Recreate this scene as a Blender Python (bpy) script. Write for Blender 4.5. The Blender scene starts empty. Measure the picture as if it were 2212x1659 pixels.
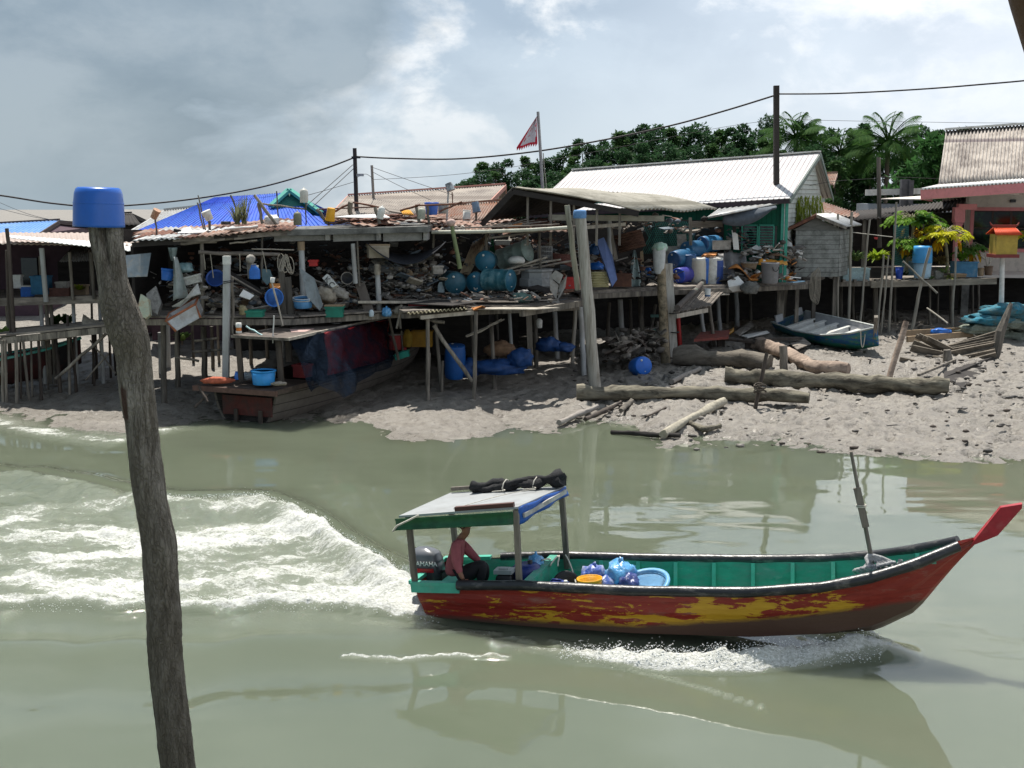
import bpy, math, random
import numpy as np
from mathutils import Vector, Matrix, noise as mnoise
random.seed(7); RNG = np.random.default_rng(7)
SC = bpy.context.scene
COL = SC.collection
F, CX, CY, HZ, CAMZ = 2700.0, 1106.0, 829.5, 420.0, 5.8
PITCH = math.atan((CY - HZ) / F)
CP, SP = math.cos(PITCH), math.sin(PITCH)
def ray(u, v):
    xc, yc = (u - CX) / F, (CY - v) / F
    return Vector((xc, CP + yc * SP, yc * CP - SP))
def P(a, b, c=None):
    """world point seen at photo position (u, v) that stands Y metres away: P((u, v), Y) or P(u, v, Y)"""
    (u, v), Y = (a, b) if c is None else ((a, b), c)
    d = ray(u, v)
    return Vector((0, 0, CAMZ)) + d * (Y / d.y)
def PZ(uv, z):
    d = ray(*uv)
    return Vector((0, 0, CAMZ)) + d * ((z - CAMZ) / d.z)
def px(n, Y):
    return n * Y / F
def crop(ox, oy, q):
    return lambda x, y: ((ox + q * x) * .5486, (oy + q * y) * .5486)
c1 = crop(0, 700, .6631); c2 = crop(900, 700, .6028); c3 = crop(1600, 600, .6028); c4 = crop(2300, 600, .6028)
c5 = crop(3032, 300, .6028); c6 = crop(3032, 1100, .4822); c7 = crop(1500, 1800, .6329); c8 = crop(2600, 1700, .6474)
d1 = crop(600, 700, .3617); d2 = crop(1150, 700, .3617); d3 = crop(2350, 850, .3617); d4 = crop(2700, 750, .3617)
d5 = crop(1600, 400, .3617); d6 = crop(0, 1200, .4219); d7 = crop(0, 1700, .7233); d8 = crop(3500, 400, .4823)
d9 = crop(2000, 1250, .5425)
def vnoise(x, y, seed=0):
    xi, yi = np.floor(x).astype(np.int64), np.floor(y).astype(np.int64)
    fx, fy = x - xi, y - yi
    fx, fy = fx * fx * (3 - 2 * fx), fy * fy * (3 - 2 * fy)
    def h(a, b):
        n = (a * 374761393 + b * 668265263 + seed * 974634777) & 0x7fffffff
        n = ((n ^ (n >> 13)) * 1274126177) & 0x7fffffff
        return ((n ^ (n >> 16)) & 0xffff) / 65535.0
    return (h(xi, yi) * (1 - fx) + h(xi + 1, yi) * fx) * (1 - fy) + (h(xi, yi + 1) * (1 - fx) + h(xi + 1, yi + 1) * fx) * fy
def fbm(x, y, oct=4, seed=0, gain=.5):
    s, a, t = 0, 1.0, 0
    for i in range(oct):
        s = s + a * vnoise(x * 2 ** i + 17.3 * i, y * 2 ** i - 9.1 * i, seed + i); t += a; a *= gain
    return s / t
MATS = {}
def lin(c):
    if isinstance(c, str):
        c = c.lstrip('#'); c = [int(c[i:i + 2], 16) / 255 for i in (0, 2, 4)]
        return tuple(x / 12.92 if x <= .04045 else ((x + .055) / 1.055) ** 2.4 for x in c)
    return tuple(c)
class NT:
    def __init__(s, name):
        s.m = bpy.data.materials.new(name); s.m.use_nodes = True
        s.t = s.m.node_tree; s.t.nodes.clear()
        s.out = s.t.nodes.new('ShaderNodeOutputMaterial')
    def n(s, typ, **kw):
        nd = s.t.nodes.new(typ)
        for k, v in kw.items(): setattr(nd, k, v)
        return nd
    def l(s, a, b): s.t.links.new(a, b)
    def mix(s, fac, a, b, mode='MIX'):
        nd = s.n('ShaderNodeMix', data_type='RGBA', blend_type=mode)
        for sock, val in ((0, fac), (6, a), (7, b)):
            if hasattr(val, 'links') or hasattr(val, 'is_linked'): s.l(val, nd.inputs[sock])
            else: nd.inputs[sock].default_value = val if sock == 0 else (*val, 1)
        return nd.outputs[2]
    def noise(s, vec, scale, detail=4, rough=.6, dist=0):
        nd = s.n('ShaderNodeTexNoise'); nd.inputs['Scale'].default_value = scale
        nd.inputs['Detail'].default_value = detail; nd.inputs['Roughness'].default_value = rough
        nd.inputs['Distortion'].default_value = dist
        s.l(vec, nd.inputs['Vector']); return nd.outputs['Fac']
    def mapr(s, val, a, b, c=0, d=1):
        nd = s.n('ShaderNodeMapRange'); s.l(val, nd.inputs[0])
        for i, x in enumerate((a, b, c, d)): nd.inputs[i + 1].default_value = x
        return nd.outputs[0]
    def math(s, op, a, b=0):
        nd = s.n('ShaderNodeMath', operation=op)
        for i, x in enumerate((a, b)):
            if isinstance(x, (int, float)): nd.inputs[i].default_value = x
            else: s.l(x, nd.inputs[i])
        return nd.outputs[0]
    def coord(s, scale=(1, 1, 1), loc=(0, 0, 0), which='Object', rot=(0, 0, 0)):
        tc = s.n('ShaderNodeTexCoord'); mp = s.n('ShaderNodeMapping')
        mp.inputs['Scale'].default_value = scale; mp.inputs['Location'].default_value = loc; mp.inputs['Rotation'].default_value = rot
        s.l(tc.outputs[which], mp.inputs[0]); return mp.outputs[0]
    def bsdf(s, col, rough=.6, metal=0, bump=None, bstr=.3, bdist=.02, spec=.5, alpha=None):
        b = s.n('ShaderNodeBsdfPrincipled')
        if isinstance(col, tuple): b.inputs['Base Color'].default_value = (*col[:3], 1)
        else: s.l(col, b.inputs['Base Color'])
        if isinstance(rough, (int, float)): b.inputs['Roughness'].default_value = rough
        else: s.l(rough, b.inputs['Roughness'])
        b.inputs['Metallic'].default_value = metal
        b.inputs['Specular IOR Level'].default_value = spec
        if bump is not None:
            bn = s.n('ShaderNodeBump'); bn.inputs['Strength'].default_value = bstr; bn.inputs['Distance'].default_value = bdist
            s.l(bump, bn.inputs['Height']); s.l(bn.outputs[0], b.inputs['Normal'])
        if alpha is not None: s.l(alpha, b.inputs['Alpha'])
        s.l(b.outputs[0], s.out.inputs[0]); s.b = b
        return s.m
def mat(name, col, rough=.6, var=.25, sc=6, metal=0, dirt=None, da=.5, dsc=2.5, dsoft=.12, dirt2=None, da2=.35, dsc2=6, stretch=(1, 1, 1), bump=.25, bsc=30, spec=.4, obj_var=0):
    """weathered surface: base colour with mottling, up to two kinds of stains, fine relief"""
    if name in MATS: return MATS[name]
    c = lin(col); t = NT(name); v = t.coord(stretch)
    n1 = t.noise(v, sc, 5, .65)
    f = t.mapr(n1, .3, .7)
    base = t.mix(f, tuple(x * (1 - var) for x in c), tuple(min(1, x * (1 + var)) for x in c))
    if obj_var:
        oi = t.n('ShaderNodeObjectInfo'); r = t.mapr(oi.outputs['Random'], 0, 1, 1 - obj_var, 1 + obj_var)
        cc = t.n('ShaderNodeCombineColor'); [t.l(r, cc.inputs[i]) for i in range(3)]
        base = t.mix(1.0, base, cc.outputs[0], 'MULTIPLY')
    if dirt is not None:
        d = t.mapr(t.noise(v, dsc, 6, .7, .3), 1 - da - dsoft, 1 - da + dsoft)
        base = t.mix(d, base, lin(dirt))
    if dirt2 is not None:
        d = t.mapr(t.noise(t.coord(stretch, (5.2, 1.3, 7.7)), dsc2, 6, .7, .3), 1 - da2 - .08, 1 - da2 + .08)
        base = t.mix(d, base, lin(dirt2))
    MATS[name] = t.bsdf(base, rough, metal, t.noise(v, bsc, 4), bump, .02, spec)
    return MATS[name]
class MB:
    def __init__(s): s.v = []; s.f = []; s.sm = []; s.mi = []; s.cur = 0
    def add(s, vs, fs, smooth=False):
        o = len(s.v); s.v += [tuple(x) for x in vs]
        for f in fs: s.f.append([i + o for i in f]); s.sm.append(smooth); s.mi.append(s.cur)
        return s
    def hexa(s, a):
        return s.add(a, [(3, 2, 1, 0), (4, 5, 6, 7), (0, 1, 5, 4), (1, 2, 6, 5), (2, 3, 7, 6), (3, 0, 4, 7)])
    def box(s, c, size, R=None, b=0):
        x, y, z = (k / 2 for k in size); c = Vector(c)
        pts = [Vector(q) for q in ((-x, -y, -z), (x, -y, -z), (x, y, -z), (-x, y, -z), (-x, -y, z), (x, -y, z), (x, y, z), (-x, y, z))]
        if R is not None: pts = [R @ q for q in pts]
        return s.hexa([c + q for q in pts])
    def beam(s, p, q, w, h, up=(0, 0, 1)):
        p, q = Vector(p), Vector(q); d = (q - p).normalized(); up = Vector(up)
        if abs(d.dot(up)) > .95: up = Vector((0, 1, 0))
        sx = d.cross(up).normalized() * w / 2; sz = sx.cross(d).normalized() * h / 2
        return s.hexa([p - sx - sz, p + sx - sz, p + sx + sz, p - sx + sz, q - sx - sz, q + sx - sz, q + sx + sz, q - sx + sz])
    def tube(s, pts, rad, n=8, smooth=True, cap=True, wob=0):
        pts = [Vector(p) for p in pts]
        if isinstance(rad, (int, float)): rad = [rad] * len(pts)
        rings = []; prev = None
        for i, p in enumerate(pts):
            d = (pts[min(i + 1, len(pts) - 1)] - pts[max(i - 1, 0)]).normalized()
            a = prev if prev is not None else (Vector((1, 0, 0)) if abs(d.x) < .9 else Vector((0, 1, 0)))
            a = (a - d * a.dot(d)).normalized(); b = d.cross(a); prev = a
            ring = []
            for k in range(n):
                t = 2 * math.pi * k / n
                r = rad[i] * (1 + wob * (mnoise.noise(Vector((math.cos(t) * 1.7, math.sin(t) * 1.7, i * .55)) + p * .35)))
                ring.append(p + a * math.cos(t) * r + b * math.sin(t) * r)
            rings.append(ring)
        vs = [x for r in rings for x in r]; fs = []
        for i in range(len(pts) - 1):
            for k in range(n):
                fs.append((i * n + k, i * n + (k + 1) % n, (i + 1) * n + (k + 1) % n, (i + 1) * n + k))
        s.add(vs, fs, smooth)
        if cap:
            s.add(rings[0], [tuple(range(n))[::-1]]); s.add(rings[-1], [tuple(range(n))])
        return s
    def lathe(s, prof, n=20, M=None, smooth=True, c=(0, 0, 0)):
        M = M or Matrix.Identity(4); c = Vector(c); vs = []; fs = []
        for r, z in prof:
            for k in range(n):
                t = 2 * math.pi * k / n; vs.append(M @ (c + Vector((r * math.cos(t), r * math.sin(t), z))))
        for i in range(len(prof) - 1):
            for k in range(n):
                fs.append((i * n + k, i * n + (k + 1) % n, (i + 1) * n + (k + 1) % n, (i + 1) * n + k))
        s.add(vs, fs, smooth)
        for i, rev in ((0, True), (len(prof) - 1, False)):
            if prof[i][0] > .001:
                idx = list(range(n)); s.add(vs[i * n:(i + 1) * n], [tuple(idx[::-1] if rev else idx)])
        return s
    def sheet(s, A, B, C, D, nu, nv, th=.012, fn=None, smooth=False):
        """A->B along u, A->D along v; fn(u, v) = offset along the normal (or a vector); gets a second side th below"""
        A, B, C, D = map(Vector, (A, B, C, D)); N = (B - A).cross(D - A).normalized()
        top = []
        for j in range(nv + 1):
            for i in range(nu + 1):
                u, v = i / nu, j / nv
                p = A * (1 - u) * (1 - v) + B * u * (1 - v) + C * u * v + D * (1 - u) * v
                if fn:
                    q = fn(u, v); p = p + (q if isinstance(q, Vector) else N * q)
                top.append(p)
        w = nu + 1; n = len(top)
        bot = [p - N * th for p in top]; fs = []; fb = []
        for j in range(nv):
            for i in range(nu):
                q = (j * w + i, j * w + i + 1, (j + 1) * w + i + 1, (j + 1) * w + i)
                fs.append(q); fb.append(tuple(k + n for k in q[::-1]))
        edge = []
        for i in range(nu): edge += [(i + 1, i, i + n, i + 1 + n), (nv * w + i, nv * w + i + 1, nv * w + i + 1 + n, nv * w + i + n)]
        for j in range(nv): edge += [(j * w, (j + 1) * w, (j + 1) * w + n, j * w + n), ((j + 1) * w + nu, j * w + nu, j * w + nu + n, (j + 1) * w + nu + n)]
        s.add(top + bot, fs + fb + edge, smooth); return s
    def slab(s, pts, th, N=None):
        pts = [Vector(p) for p in pts]
        N = Vector(N) if N else (pts[1] - pts[0]).cross(pts[2] - pts[0]).normalized()
        n = len(pts); lo = [p - N * th for p in pts]
        return s.add(pts + lo, [tuple(range(n)), tuple(range(2 * n - 1, n - 1, -1))] + [(i, i + n, (i + 1) % n + n, (i + 1) % n) for i in range(n)])
    def blob(s, c, r, amp=.25, fr=1.6, sub=2, flat=None, seed=0, R=None):
        r = (r, r, r) if isinstance(r, (int, float)) else r
        vs, fs = ICO[sub]; c = Vector(c); out = []
        for q in vs:
            k = 1 + amp * mnoise.noise(q * fr + Vector((seed * 3.1, seed * 1.7, -seed * 2.3))) + amp * .5 * mnoise.noise(q * fr * 2.7 + Vector((seed, -seed, 5)))
            p = Vector((q.x * r[0], q.y * r[1], q.z * r[2])) * k
            if flat is not None: p.z = max(p.z, -r[2] * flat)
            if R is not None: p = R @ p
            out.append(c + p)
        return s.add(out, fs, True)
    def build(s, name, m, parent=None, origin=None):
        vs = [Vector(v) for v in s.v]
        if parent is not None and origin is None: origin = WORLD.get(parent.name, Matrix.Identity(4))
        if origin is None:
            zs = min(v.z for v in vs); xs = [v.x for v in vs]; ys = [v.y for v in vs]
            origin = Vector(((min(xs) + max(xs)) / 2, (min(ys) + max(ys)) / 2, zs))
        Mw = Matrix.Translation(origin) if isinstance(origin, Vector) else origin
        inv = Mw.inverted(); co = np.array([inv @ v for v in vs], dtype=np.float32)
        me = bpy.data.meshes.new(name); me.vertices.add(len(co)); me.vertices.foreach_set('co', co.ravel())
        tot = np.array([len(f) for f in s.f], dtype=np.int32); st = np.concatenate(([0], np.cumsum(tot)[:-1])).astype(np.int32)
        me.loops.add(int(tot.sum())); me.loops.foreach_set('vertex_index', np.array([i for f in s.f for i in f], dtype=np.int32))
        me.polygons.add(len(tot)); me.polygons.foreach_set('loop_start', st)
        me.polygons.foreach_set('use_smooth', np.array(s.sm, dtype=bool))
        ms = m if isinstance(m, (list, tuple)) else [m]
        for k in ms: me.materials.append(k)
        if len(ms) > 1: me.polygons.foreach_set('material_index', np.array(s.mi, dtype=np.int32))
        me.update(calc_edges=True); me.validate()
        o = bpy.data.objects.new(name, me); COL.objects.link(o)
        if parent is not None: o.parent = parent; WORLD[o.name] = Mw
        else: o.matrix_world = Mw; WORLD[o.name] = Mw
        return o
WORLD = {}
def _ico(sub):
    import bmesh
    bm = bmesh.new(); bmesh.ops.create_icosphere(bm, subdivisions=sub, radius=1)
    vs = [v.co.copy() for v in bm.verts]; fs = [tuple(v.index for v in f.verts) for f in bm.faces]; bm.free(); return vs, fs
ICO = {k: _ico(k) for k in (1, 2, 3, 4)}
def tag(o, label, cat, group=None, kind=None):
    if label: o['label'] = label
    if cat: o['category'] = cat
    if group: o['group'] = group
    if kind: o['kind'] = kind
    return o
def thing(name, label, cat, loc=(0, 0, 0), R=None, group=None):
    o = bpy.data.objects.new(name, None); COL.objects.link(o); o.empty_display_size = .2
    M = Matrix.Translation(Vector(loc)) @ (R.to_4x4() if R is not None else Matrix.Identity(4))
    o.matrix_world = M; WORLD[o.name] = M
    return tag(o, label, cat, group)
def local(o, mb):      # mb given in the thing's own coordinates -> world
    M = WORLD[o.name]; mb.v = [tuple(M @ Vector(v)) for v in mb.v]; return mb
def solo(name, label, cat, mb, m, group=None):
    return tag(mb.build(name, m), label, cat, group)
def struct(name, mb, m, kind='structure'):
    o = mb.build(name, m, origin=Vector((0, 0, 0))); o['kind'] = kind; return o
def copy_tree(o, M=None, label=None, parent=None):
    c = o.copy(); COL.objects.link(c)
    if parent is not None: c.parent = parent
    if M is not None: c.matrix_world = M; WORLD[c.name] = M
    if label: c['label'] = label
    for ch in o.children: copy_tree(ch, parent=c)
    return c
def axes(zdir, xhint=(1, 0, 0)):
    z = Vector(zdir).normalized(); x = Vector(xhint); x = x - z * x.dot(z)
    if x.length < 1e-3: x = Vector((0, 1, 0)) - z * z.y
    x.normalize(); y = z.cross(x)
    return Matrix((x, y, z)).transposed()
def rotz(a): return Matrix.Rotation(a, 3, 'Z')
def rnd(a, b): return random.uniform(a, b)
cam = bpy.data.cameras.new('camera'); co_ = bpy.data.objects.new('camera', cam); COL.objects.link(co_)
cam.sensor_width = 36; cam.lens = 36 * F / 2212; cam.clip_end = 3000; cam.clip_start = .1
co_.location = (0, 0, CAMZ); co_.rotation_euler = (math.pi / 2 - PITCH, 0, 0); SC.camera = co_
SC.view_settings.view_transform = 'Standard'; SC.view_settings.look = 'None'; SC.view_settings.exposure = .42; SC.view_settings.gamma = 1
SUN_EL, SUN_AZ = math.radians(67), math.radians(-14)
sd = Vector((math.sin(SUN_AZ) * math.cos(SUN_EL), math.cos(SUN_AZ) * math.cos(SUN_EL), math.sin(SUN_EL)))
sl = bpy.data.lights.new('sun', 'SUN'); sl.energy = 5.0; sl.angle = math.radians(.6); sl.color = (1, .95, .87)
so = bpy.data.objects.new('sun', sl); COL.objects.link(so); so.rotation_euler = sd.to_track_quat('Z', 'Y').to_euler(); so.location = (0, 0, 60)
W = bpy.data.worlds.new('World'); SC.world = W; W.use_nodes = True
t = NT.__new__(NT); t.t = W.node_tree; t.t.nodes.clear()
out = t.n('ShaderNodeOutputWorld'); bg = t.n('ShaderNodeBackground'); t.l(bg.outputs[0], out.inputs[0])
sky = t.n('ShaderNodeTexSky', sky_type='NISHITA'); sky.sun_disc = False; sky.sun_elevation = SUN_EL; sky.sun_rotation = SUN_AZ
sky.air_density = 1.2; sky.dust_density = 2.0
tc = t.n('ShaderNodeTexCoord'); sep = t.n('ShaderNodeSeparateXYZ'); t.l(tc.outputs['Generated'], sep.inputs[0])
X, Y_, Z_ = sep.outputs
cv = t.n('ShaderNodeCombineXYZ'); t.l(X, cv.inputs[0]); t.l(Y_, cv.inputs[1]); t.l(t.math('MULTIPLY', Z_, 1.75), cv.inputs[2]); cl = cv.outputs[0]
n1 = t.noise(cl, 4.0, 9, .56, .25); n2 = t.noise(cl, 10, 8, .6, .2); n0 = t.noise(cl, 1.7, 4, .5, .4)
west = t.math('ADD', t.math('MULTIPLY', X, -1.35), t.math('MULTIPLY', t.math('SUBTRACT', Z_, .13), 1.15))
m1 = t.mapr(t.math('ADD', west, t.math('MULTIPLY', t.math('SUBTRACT', n1, .5), .9)), .07, .19)
puff = t.mapr(t.math('ADD', n1, t.math('MULTIPLY', t.math('SUBTRACT', n2, .5), .45)), .47, .565)
base = t.mix(t.mapr(Z_, .0, .17), (.54, .635, .70), (.65, .75, .87))
white = t.mix(t.mapr(n2, .45, .58), (.66, .72, .79), (1.0, 1.0, 1.0))
grey = t.mix(t.mapr(n2, .42, .60), (.35, .445, .56), (.46, .56, .67))
sky1 = t.mix(t.math('MULTIPLY', t.mapr(n0, .45, .55), t.mapr(Z_, .02, .12, .25, .9)), base, grey)
sky1 = t.mix(t.math('MULTIPLY', puff, t.mapr(Z_, .03, .15, .30, 1)), sky1, white)
sky1 = t.mix(t.mapr(X, .0, .42, 0, .70), sky1, (.86, .92, 1.02))
bank = t.mix(t.mapr(t.math('ADD', n1, t.math('MULTIPLY', n2, .4)), .58, .80), (.185, .255, .325), (.30, .375, .445))
cloud = t.mix(t.math('MULTIPLY', m1, .93), sky1, bank)
lowW = t.math('MULTIPLY', t.mapr(X, -.05, -.42), t.mapr(Z_, .10, .01)); cloud = t.mix(t.math('MULTIPLY', lowW, .6), cloud, (.38, .47, .52))
south = t.mapr(Y_, -.55, .45, .95, 1.0); cs = t.n('ShaderNodeCombineColor'); [t.l(south, cs.inputs[i]) for i in range(3)]
cloud = t.mix(1.0, cloud, cs.outputs[0], 'MULTIPLY')
skyc = t.mix(1.0, sky.outputs[0], (.10, .10, .10), 'MULTIPLY')
t.l(t.mix(.90, skyc, cloud), bg.inputs[0]); bg.inputs[1].default_value = .87
SC.cycles.max_bounces = 6; SC.cycles.transparent_max_bounces = 12; SC.cycles.caustics_reflective = False; SC.cycles.caustics_refractive = False
SC.cycles.use_denoising = True
_sh = [(-900, 868), (-300, 880), (0, 900), (81, 922), (208, 940), (268, 945), (342, 926), (420, 915), (560, 918), (700, 930), (800, 948), (900, 960), (1000, 962),
       (1100, 946), (1300, 938), (1385, 946), (1420, 972), (1500, 976), (1600, 966), (1700, 969), (1900, 990), (2212, 1006), (2600, 1030), (3100, 1040)]
SHX = np.array([PZ(q, 0).x for q in _sh]); SHY = np.array([PZ(q, 0).y for q in _sh])
def shoreY(x): return np.interp(x, SHX, SHY)
def mud_base(x, y):
    d = y - shoreY(x)
    z = np.where(d < 0, .11 * d, np.where(d < 1, .05 * d + .03 * d, .08 + .042 * (d - 1)))
    return np.minimum(z, 1.1)
def mudz(x, y): return float(mud_base(np.array([x]), np.array([y]))[0])
def G(uv, v=None, lift=0):
    """point on the mud bank seen at photo position uv"""
    if v is not None: uv = (uv, v)
    d = ray(*uv); o = Vector((0, 0, CAMZ)); s = 20.0
    for _ in range(60):
        p = o + d * s; s += (p.z - mudz(p.x, p.y) - lift) / max(.02, -d.z + .045) * .8
    return o + d * s
def grid_mesh(name, xs, ys, zf, m, kind, attrs=None):
    Xg, Yg = np.meshgrid(xs, ys); Zg = zf(Xg, Yg); nx, ny = len(xs), len(ys)
    co = np.stack([Xg, Yg, Zg], -1).reshape(-1, 3).astype(np.float32)
    i = np.arange(nx - 1)[None, :] + nx * np.arange(ny - 1)[:, None]
    q = np.stack([i, i + 1, i + 1 + nx, i + nx], -1).reshape(-1, 4).astype(np.int32)
    me = bpy.data.meshes.new(name); me.vertices.add(len(co)); me.vertices.foreach_set('co', co.ravel())
    me.loops.add(q.size); me.loops.foreach_set('vertex_index', q.ravel())
    me.polygons.add(len(q)); me.polygons.foreach_set('loop_start', np.arange(len(q), dtype=np.int32) * 4)
    me.polygons.foreach_set('use_smooth', np.ones(len(q), dtype=bool)); me.materials.append(m); me.update(calc_edges=True)
    for k, fn in (attrs or {}).items():
        a = me.attributes.new(k, 'FLOAT', 'POINT'); a.data.foreach_set('value', fn(Xg, Yg).ravel().astype(np.float32))
    o = bpy.data.objects.new(name, me); COL.objects.link(o); o['kind'] = kind; return o
def steps(*seg):
    r = [seg[0][0]]
    for a, b, s in seg:
        k = max(1, int(round((b - a) / s))); r += list(a + (b - a) * (np.arange(k) + 1) / k)
    return np.array(r)
def mud_h(x, y):
    d = y - shoreY(x); z = mud_base(x, y)
    k = np.clip((d + .3) / 1.2, 0, 1)
    rough = np.clip((x - 0) / 4, .35, 1)
    slow = (fbm(x * .45, y * .45, 3, 21) - .5) * .26
    mid = (fbm(x * 1.7, y * 1.7, 3, 3) - .5) * .16 * rough
    lump = np.maximum(fbm(x * 5.6, y * 4.6, 4, 31, .6) - .47, 0) * .22 * rough
    pits = -np.maximum(.43 - fbm(x * 5.2, y * 4.4, 3, 11), 0) * .85 * rough
    run = -np.maximum(.10 - np.abs(fbm(x * .9 + y * .25, y * .35, 3, 51) - .5), 0) * .5
    fine = (fbm(x * 11, y * 9, 3, 41) - .5) * .055
    return z + k * (slow + mid + lump + pits + run + fine - .05)
def mud_mat():
    t = NT('wet_mud'); v = t.coord()
    a = t.noise(v, .55, 5, .6); b = t.noise(v, 4.5, 8, .75, .6); c = t.noise(v, 16, 6, .7); dd = t.noise(t.coord((1, .7, 1)), 2.2, 7, .75, .5)
    tc_ = t.n('ShaderNodeTexCoord'); sp_ = t.n('ShaderNodeSeparateXYZ'); t.l(tc_.outputs['Object'], sp_.inputs[0])
    col = t.mix(t.mapr(a, .35, .65), (.215, .197, .171), (.272, .250, .216))
    col = t.mix(t.mapr(b, .40, .62), (.165, .146, .126), col)
    col = t.mix(t.mapr(c, .56, .68, 0, .8), col, (.35, .315, .27))
    spots = t.mapr(t.noise(t.coord((.7, 1, 1)), 6.5, 6, .72, .4), .575, .62)  # dark spots paint the shade of small pits into the mud colour
    col = t.mix(t.math('MULTIPLY', spots, .75), col, (.050, .043, .036))
    wet = t.mapr(t.math('ADD', sp_.outputs[2], t.math('MULTIPLY', t.math('SUBTRACT', a, .5), .25)), .0, .13, 1, 0)
    col = t.mix(t.math('MULTIPLY', wet, .38), col, (.125, .112, .092))
    rg = t.math('SUBTRACT', t.mapr(b, .35, .65, .34, .66), t.math('MULTIPLY', wet, .16))
    h = t.math('ADD', t.math('MULTIPLY', b, 1.0), t.math('MULTIPLY', c, .6))
    return t.bsdf(col, rg, 0, h, .75, .07, .5)
grid_mesh('mud_bank', steps((-160, -20, 10), (-20, -16, .4), (-16, 16, .075), (16, 22, .4), (22, 200, 12)),
          steps((24, 26, .5), (26, 37, .07), (37, 52, .14), (52, 70, 2), (70, 400, 30)), mud_h, mud_mat(), 'structure')
B_O = Vector((-1.045, 17.206, .01)); B_TH = math.radians(18); B_TR = math.radians(4)
BX = Vector((math.cos(B_TH), -math.sin(B_TH))); BY = Vector((math.sin(B_TH), math.cos(B_TH)))
_far = [(930, 1262), (880, 1246), (840, 1225), (800, 1206), (740, 1172), (690, 1136), (640, 1108), (560, 1090), (380, 1083), (250, 1062), (120, 1040), (0, 1022), (-200, 1000)]
_near = [(930, 1345), (860, 1342), (760, 1338), (640, 1338), (520, 1341), (400, 1338), (200, 1336), (0, 1334), (-300, 1330)]
_pf = sorted((PZ(q, 0).x, PZ(q, 0).y) for q in _far); _pn = sorted((PZ(q, 0).x, PZ(q, 0).y) for q in _near)
FX, FY = np.array(_pf).T; NX, NY = np.array(_pn).T
def wake(x, y):
    yf, yn = np.interp(x, FX, FY), np.interp(x, NX, NY)
    yf = yf + (vnoise(x * 1.5, y * 0, 77) - .5) * .35; yn = yn + (vnoise(x * 1.8, y * 0, 78) - .5) * .28
    x0 = B_O.x + .15
    ins = np.clip((x0 - x) / .35, 0, 1)
    t = np.clip((y - yn) / np.maximum(yf - yn, .3), -1, 2)
    return yf, yn, ins, t
def smooth(a): a = np.clip(a, 0, 1); return a * a * (3 - 2 * a)
def boat_xy(x, y):
    dx, dy = x - B_O.x, y - B_O.y
    return dx * BX.x + dy * BX.y, dx * BY.x + dy * BY.y
def half_beam(lx):
    return np.interp(lx, [-.2, 0, 1.5, 3, 4.5, 5.3, 5.9, 6.3], [.6, .6, .72, .75, .66, .45, .12, .0])
def foam_f(x, y):
    yf, yn, ins, t = wake(x, y)
    inside = ins * smooth((y - yn) / .25) * smooth((yf - y) / .3)
    age = np.clip((B_O.x - x) / 6, 0, 1)
    df, dn = yf - y, y - yn
    st = fbm(x * .7 + .25 * y, y * 2.2, 4, 5); pt = fbm(x * 1.1, y * 1.1, 3, 15)
    rimf = np.exp(-np.clip(df, 0, 9) / (1.5 + .2 * age)) * (1.12 - .85 * smooth((age - .38) / .35))
    rimn = np.exp(-np.clip(dn, 0, 9) / 1.3) * (1.12 - .10 * age)
    plume = 1.15 * np.exp(-np.clip(B_O.x - x, 0, 20) / 2.4)
    mid = .50 + 1.0 * (st - .5) + .6 * (pt - .5) + .22 * np.exp(-((t - .42) / .2) ** 2) - .10 * smooth((t - .6) / .3) * age
    f = inside * np.clip(np.maximum(mid, np.maximum.reduce([rimf, rimn, plume])) * (.86 + .5 * (st - .4)), 0, 1)
    near = ins * smooth((yn - y) / .06) * np.exp(-np.clip(yn - y, 0, 9) / .5)
    f = np.maximum(f, np.clip((.35 - .2 * age) * near * (.5 + 1.2 * (st - .3)), 0, 1))
    lx, ly = boat_xy(x, y); hb = half_beam(lx); s = -(ly + hb)
    start = np.interp(lx, [-1.6, -.5, 1, 2.5, 4, 5, 5.6, 6.1, 6.25], [.62, .55, .52, .46, .28, .10, .02, -.05, -.1])
    wid = np.interp(lx, [-2, 0, 1, 2.5, 3.6, 4.6, 5.5, 6.1, 6.3], [.05, .10, .16, .36, .58, .52, .40, .28, .02])
    amp = np.interp(lx, [-2.2, -1, 0, 1.2, 2.4, 3.2, 4.5, 5.8, 6.2, 6.3], [0, .08, .18, .34, .62, .95, 1.0, .95, .8, 0])
    w = smooth((s - start + .08) / .12) * smooth((start + wid - s) / .16) * amp
    spk = np.interp(lx, [-3, -1, 0, 2.5, 3.5], [0, .35, .46, .40, 0]) * smooth((s - .02) / .1) * smooth((.75 - s) / .2)
    w = np.maximum(w, spk * (fbm(x * 5, y * 7, 3, 8) > .52))
    ws = smooth((ly - hb + .02) / .1) * smooth((hb + .35 - ly) / .2) * np.interp(lx, [-1, 0, 3, 6, 6.3], [0, .25, .35, .6, 0])
    def line(pts, wd):
        q = [PZ(p, 0) for p in pts]; xs = np.array([k.x for k in q]); ys = np.array([k.y for k in q]); o = np.argsort(xs)
        yy = np.interp(x, xs[o], ys[o]); wdv = wd * (.5 + vnoise(x * 3, y * 0, 91))
        return np.exp(-((y - yy) / wdv) ** 2) * (x > xs.min()) * (x < xs.max())
    l1 = line([(735, 1415), (800, 1419), (860, 1421), (960, 1412), (1100, 1418)], .05) * .85
    l2 = line([(1245, 1421), (1300, 1434), (1420, 1460), (1530, 1490), (1660, 1532)], .035) * .42
    wash = smooth((-7.0 - x) / 2.5) * np.exp(-((y - shoreY(x) + .45) / .55) ** 2) * (.25 + .75 * fbm(x * 1.3, y * 3.5, 3, 95))
    return np.clip(np.maximum.reduce([f, w, ws, l1, l2, wash]), 0, 1)
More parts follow.
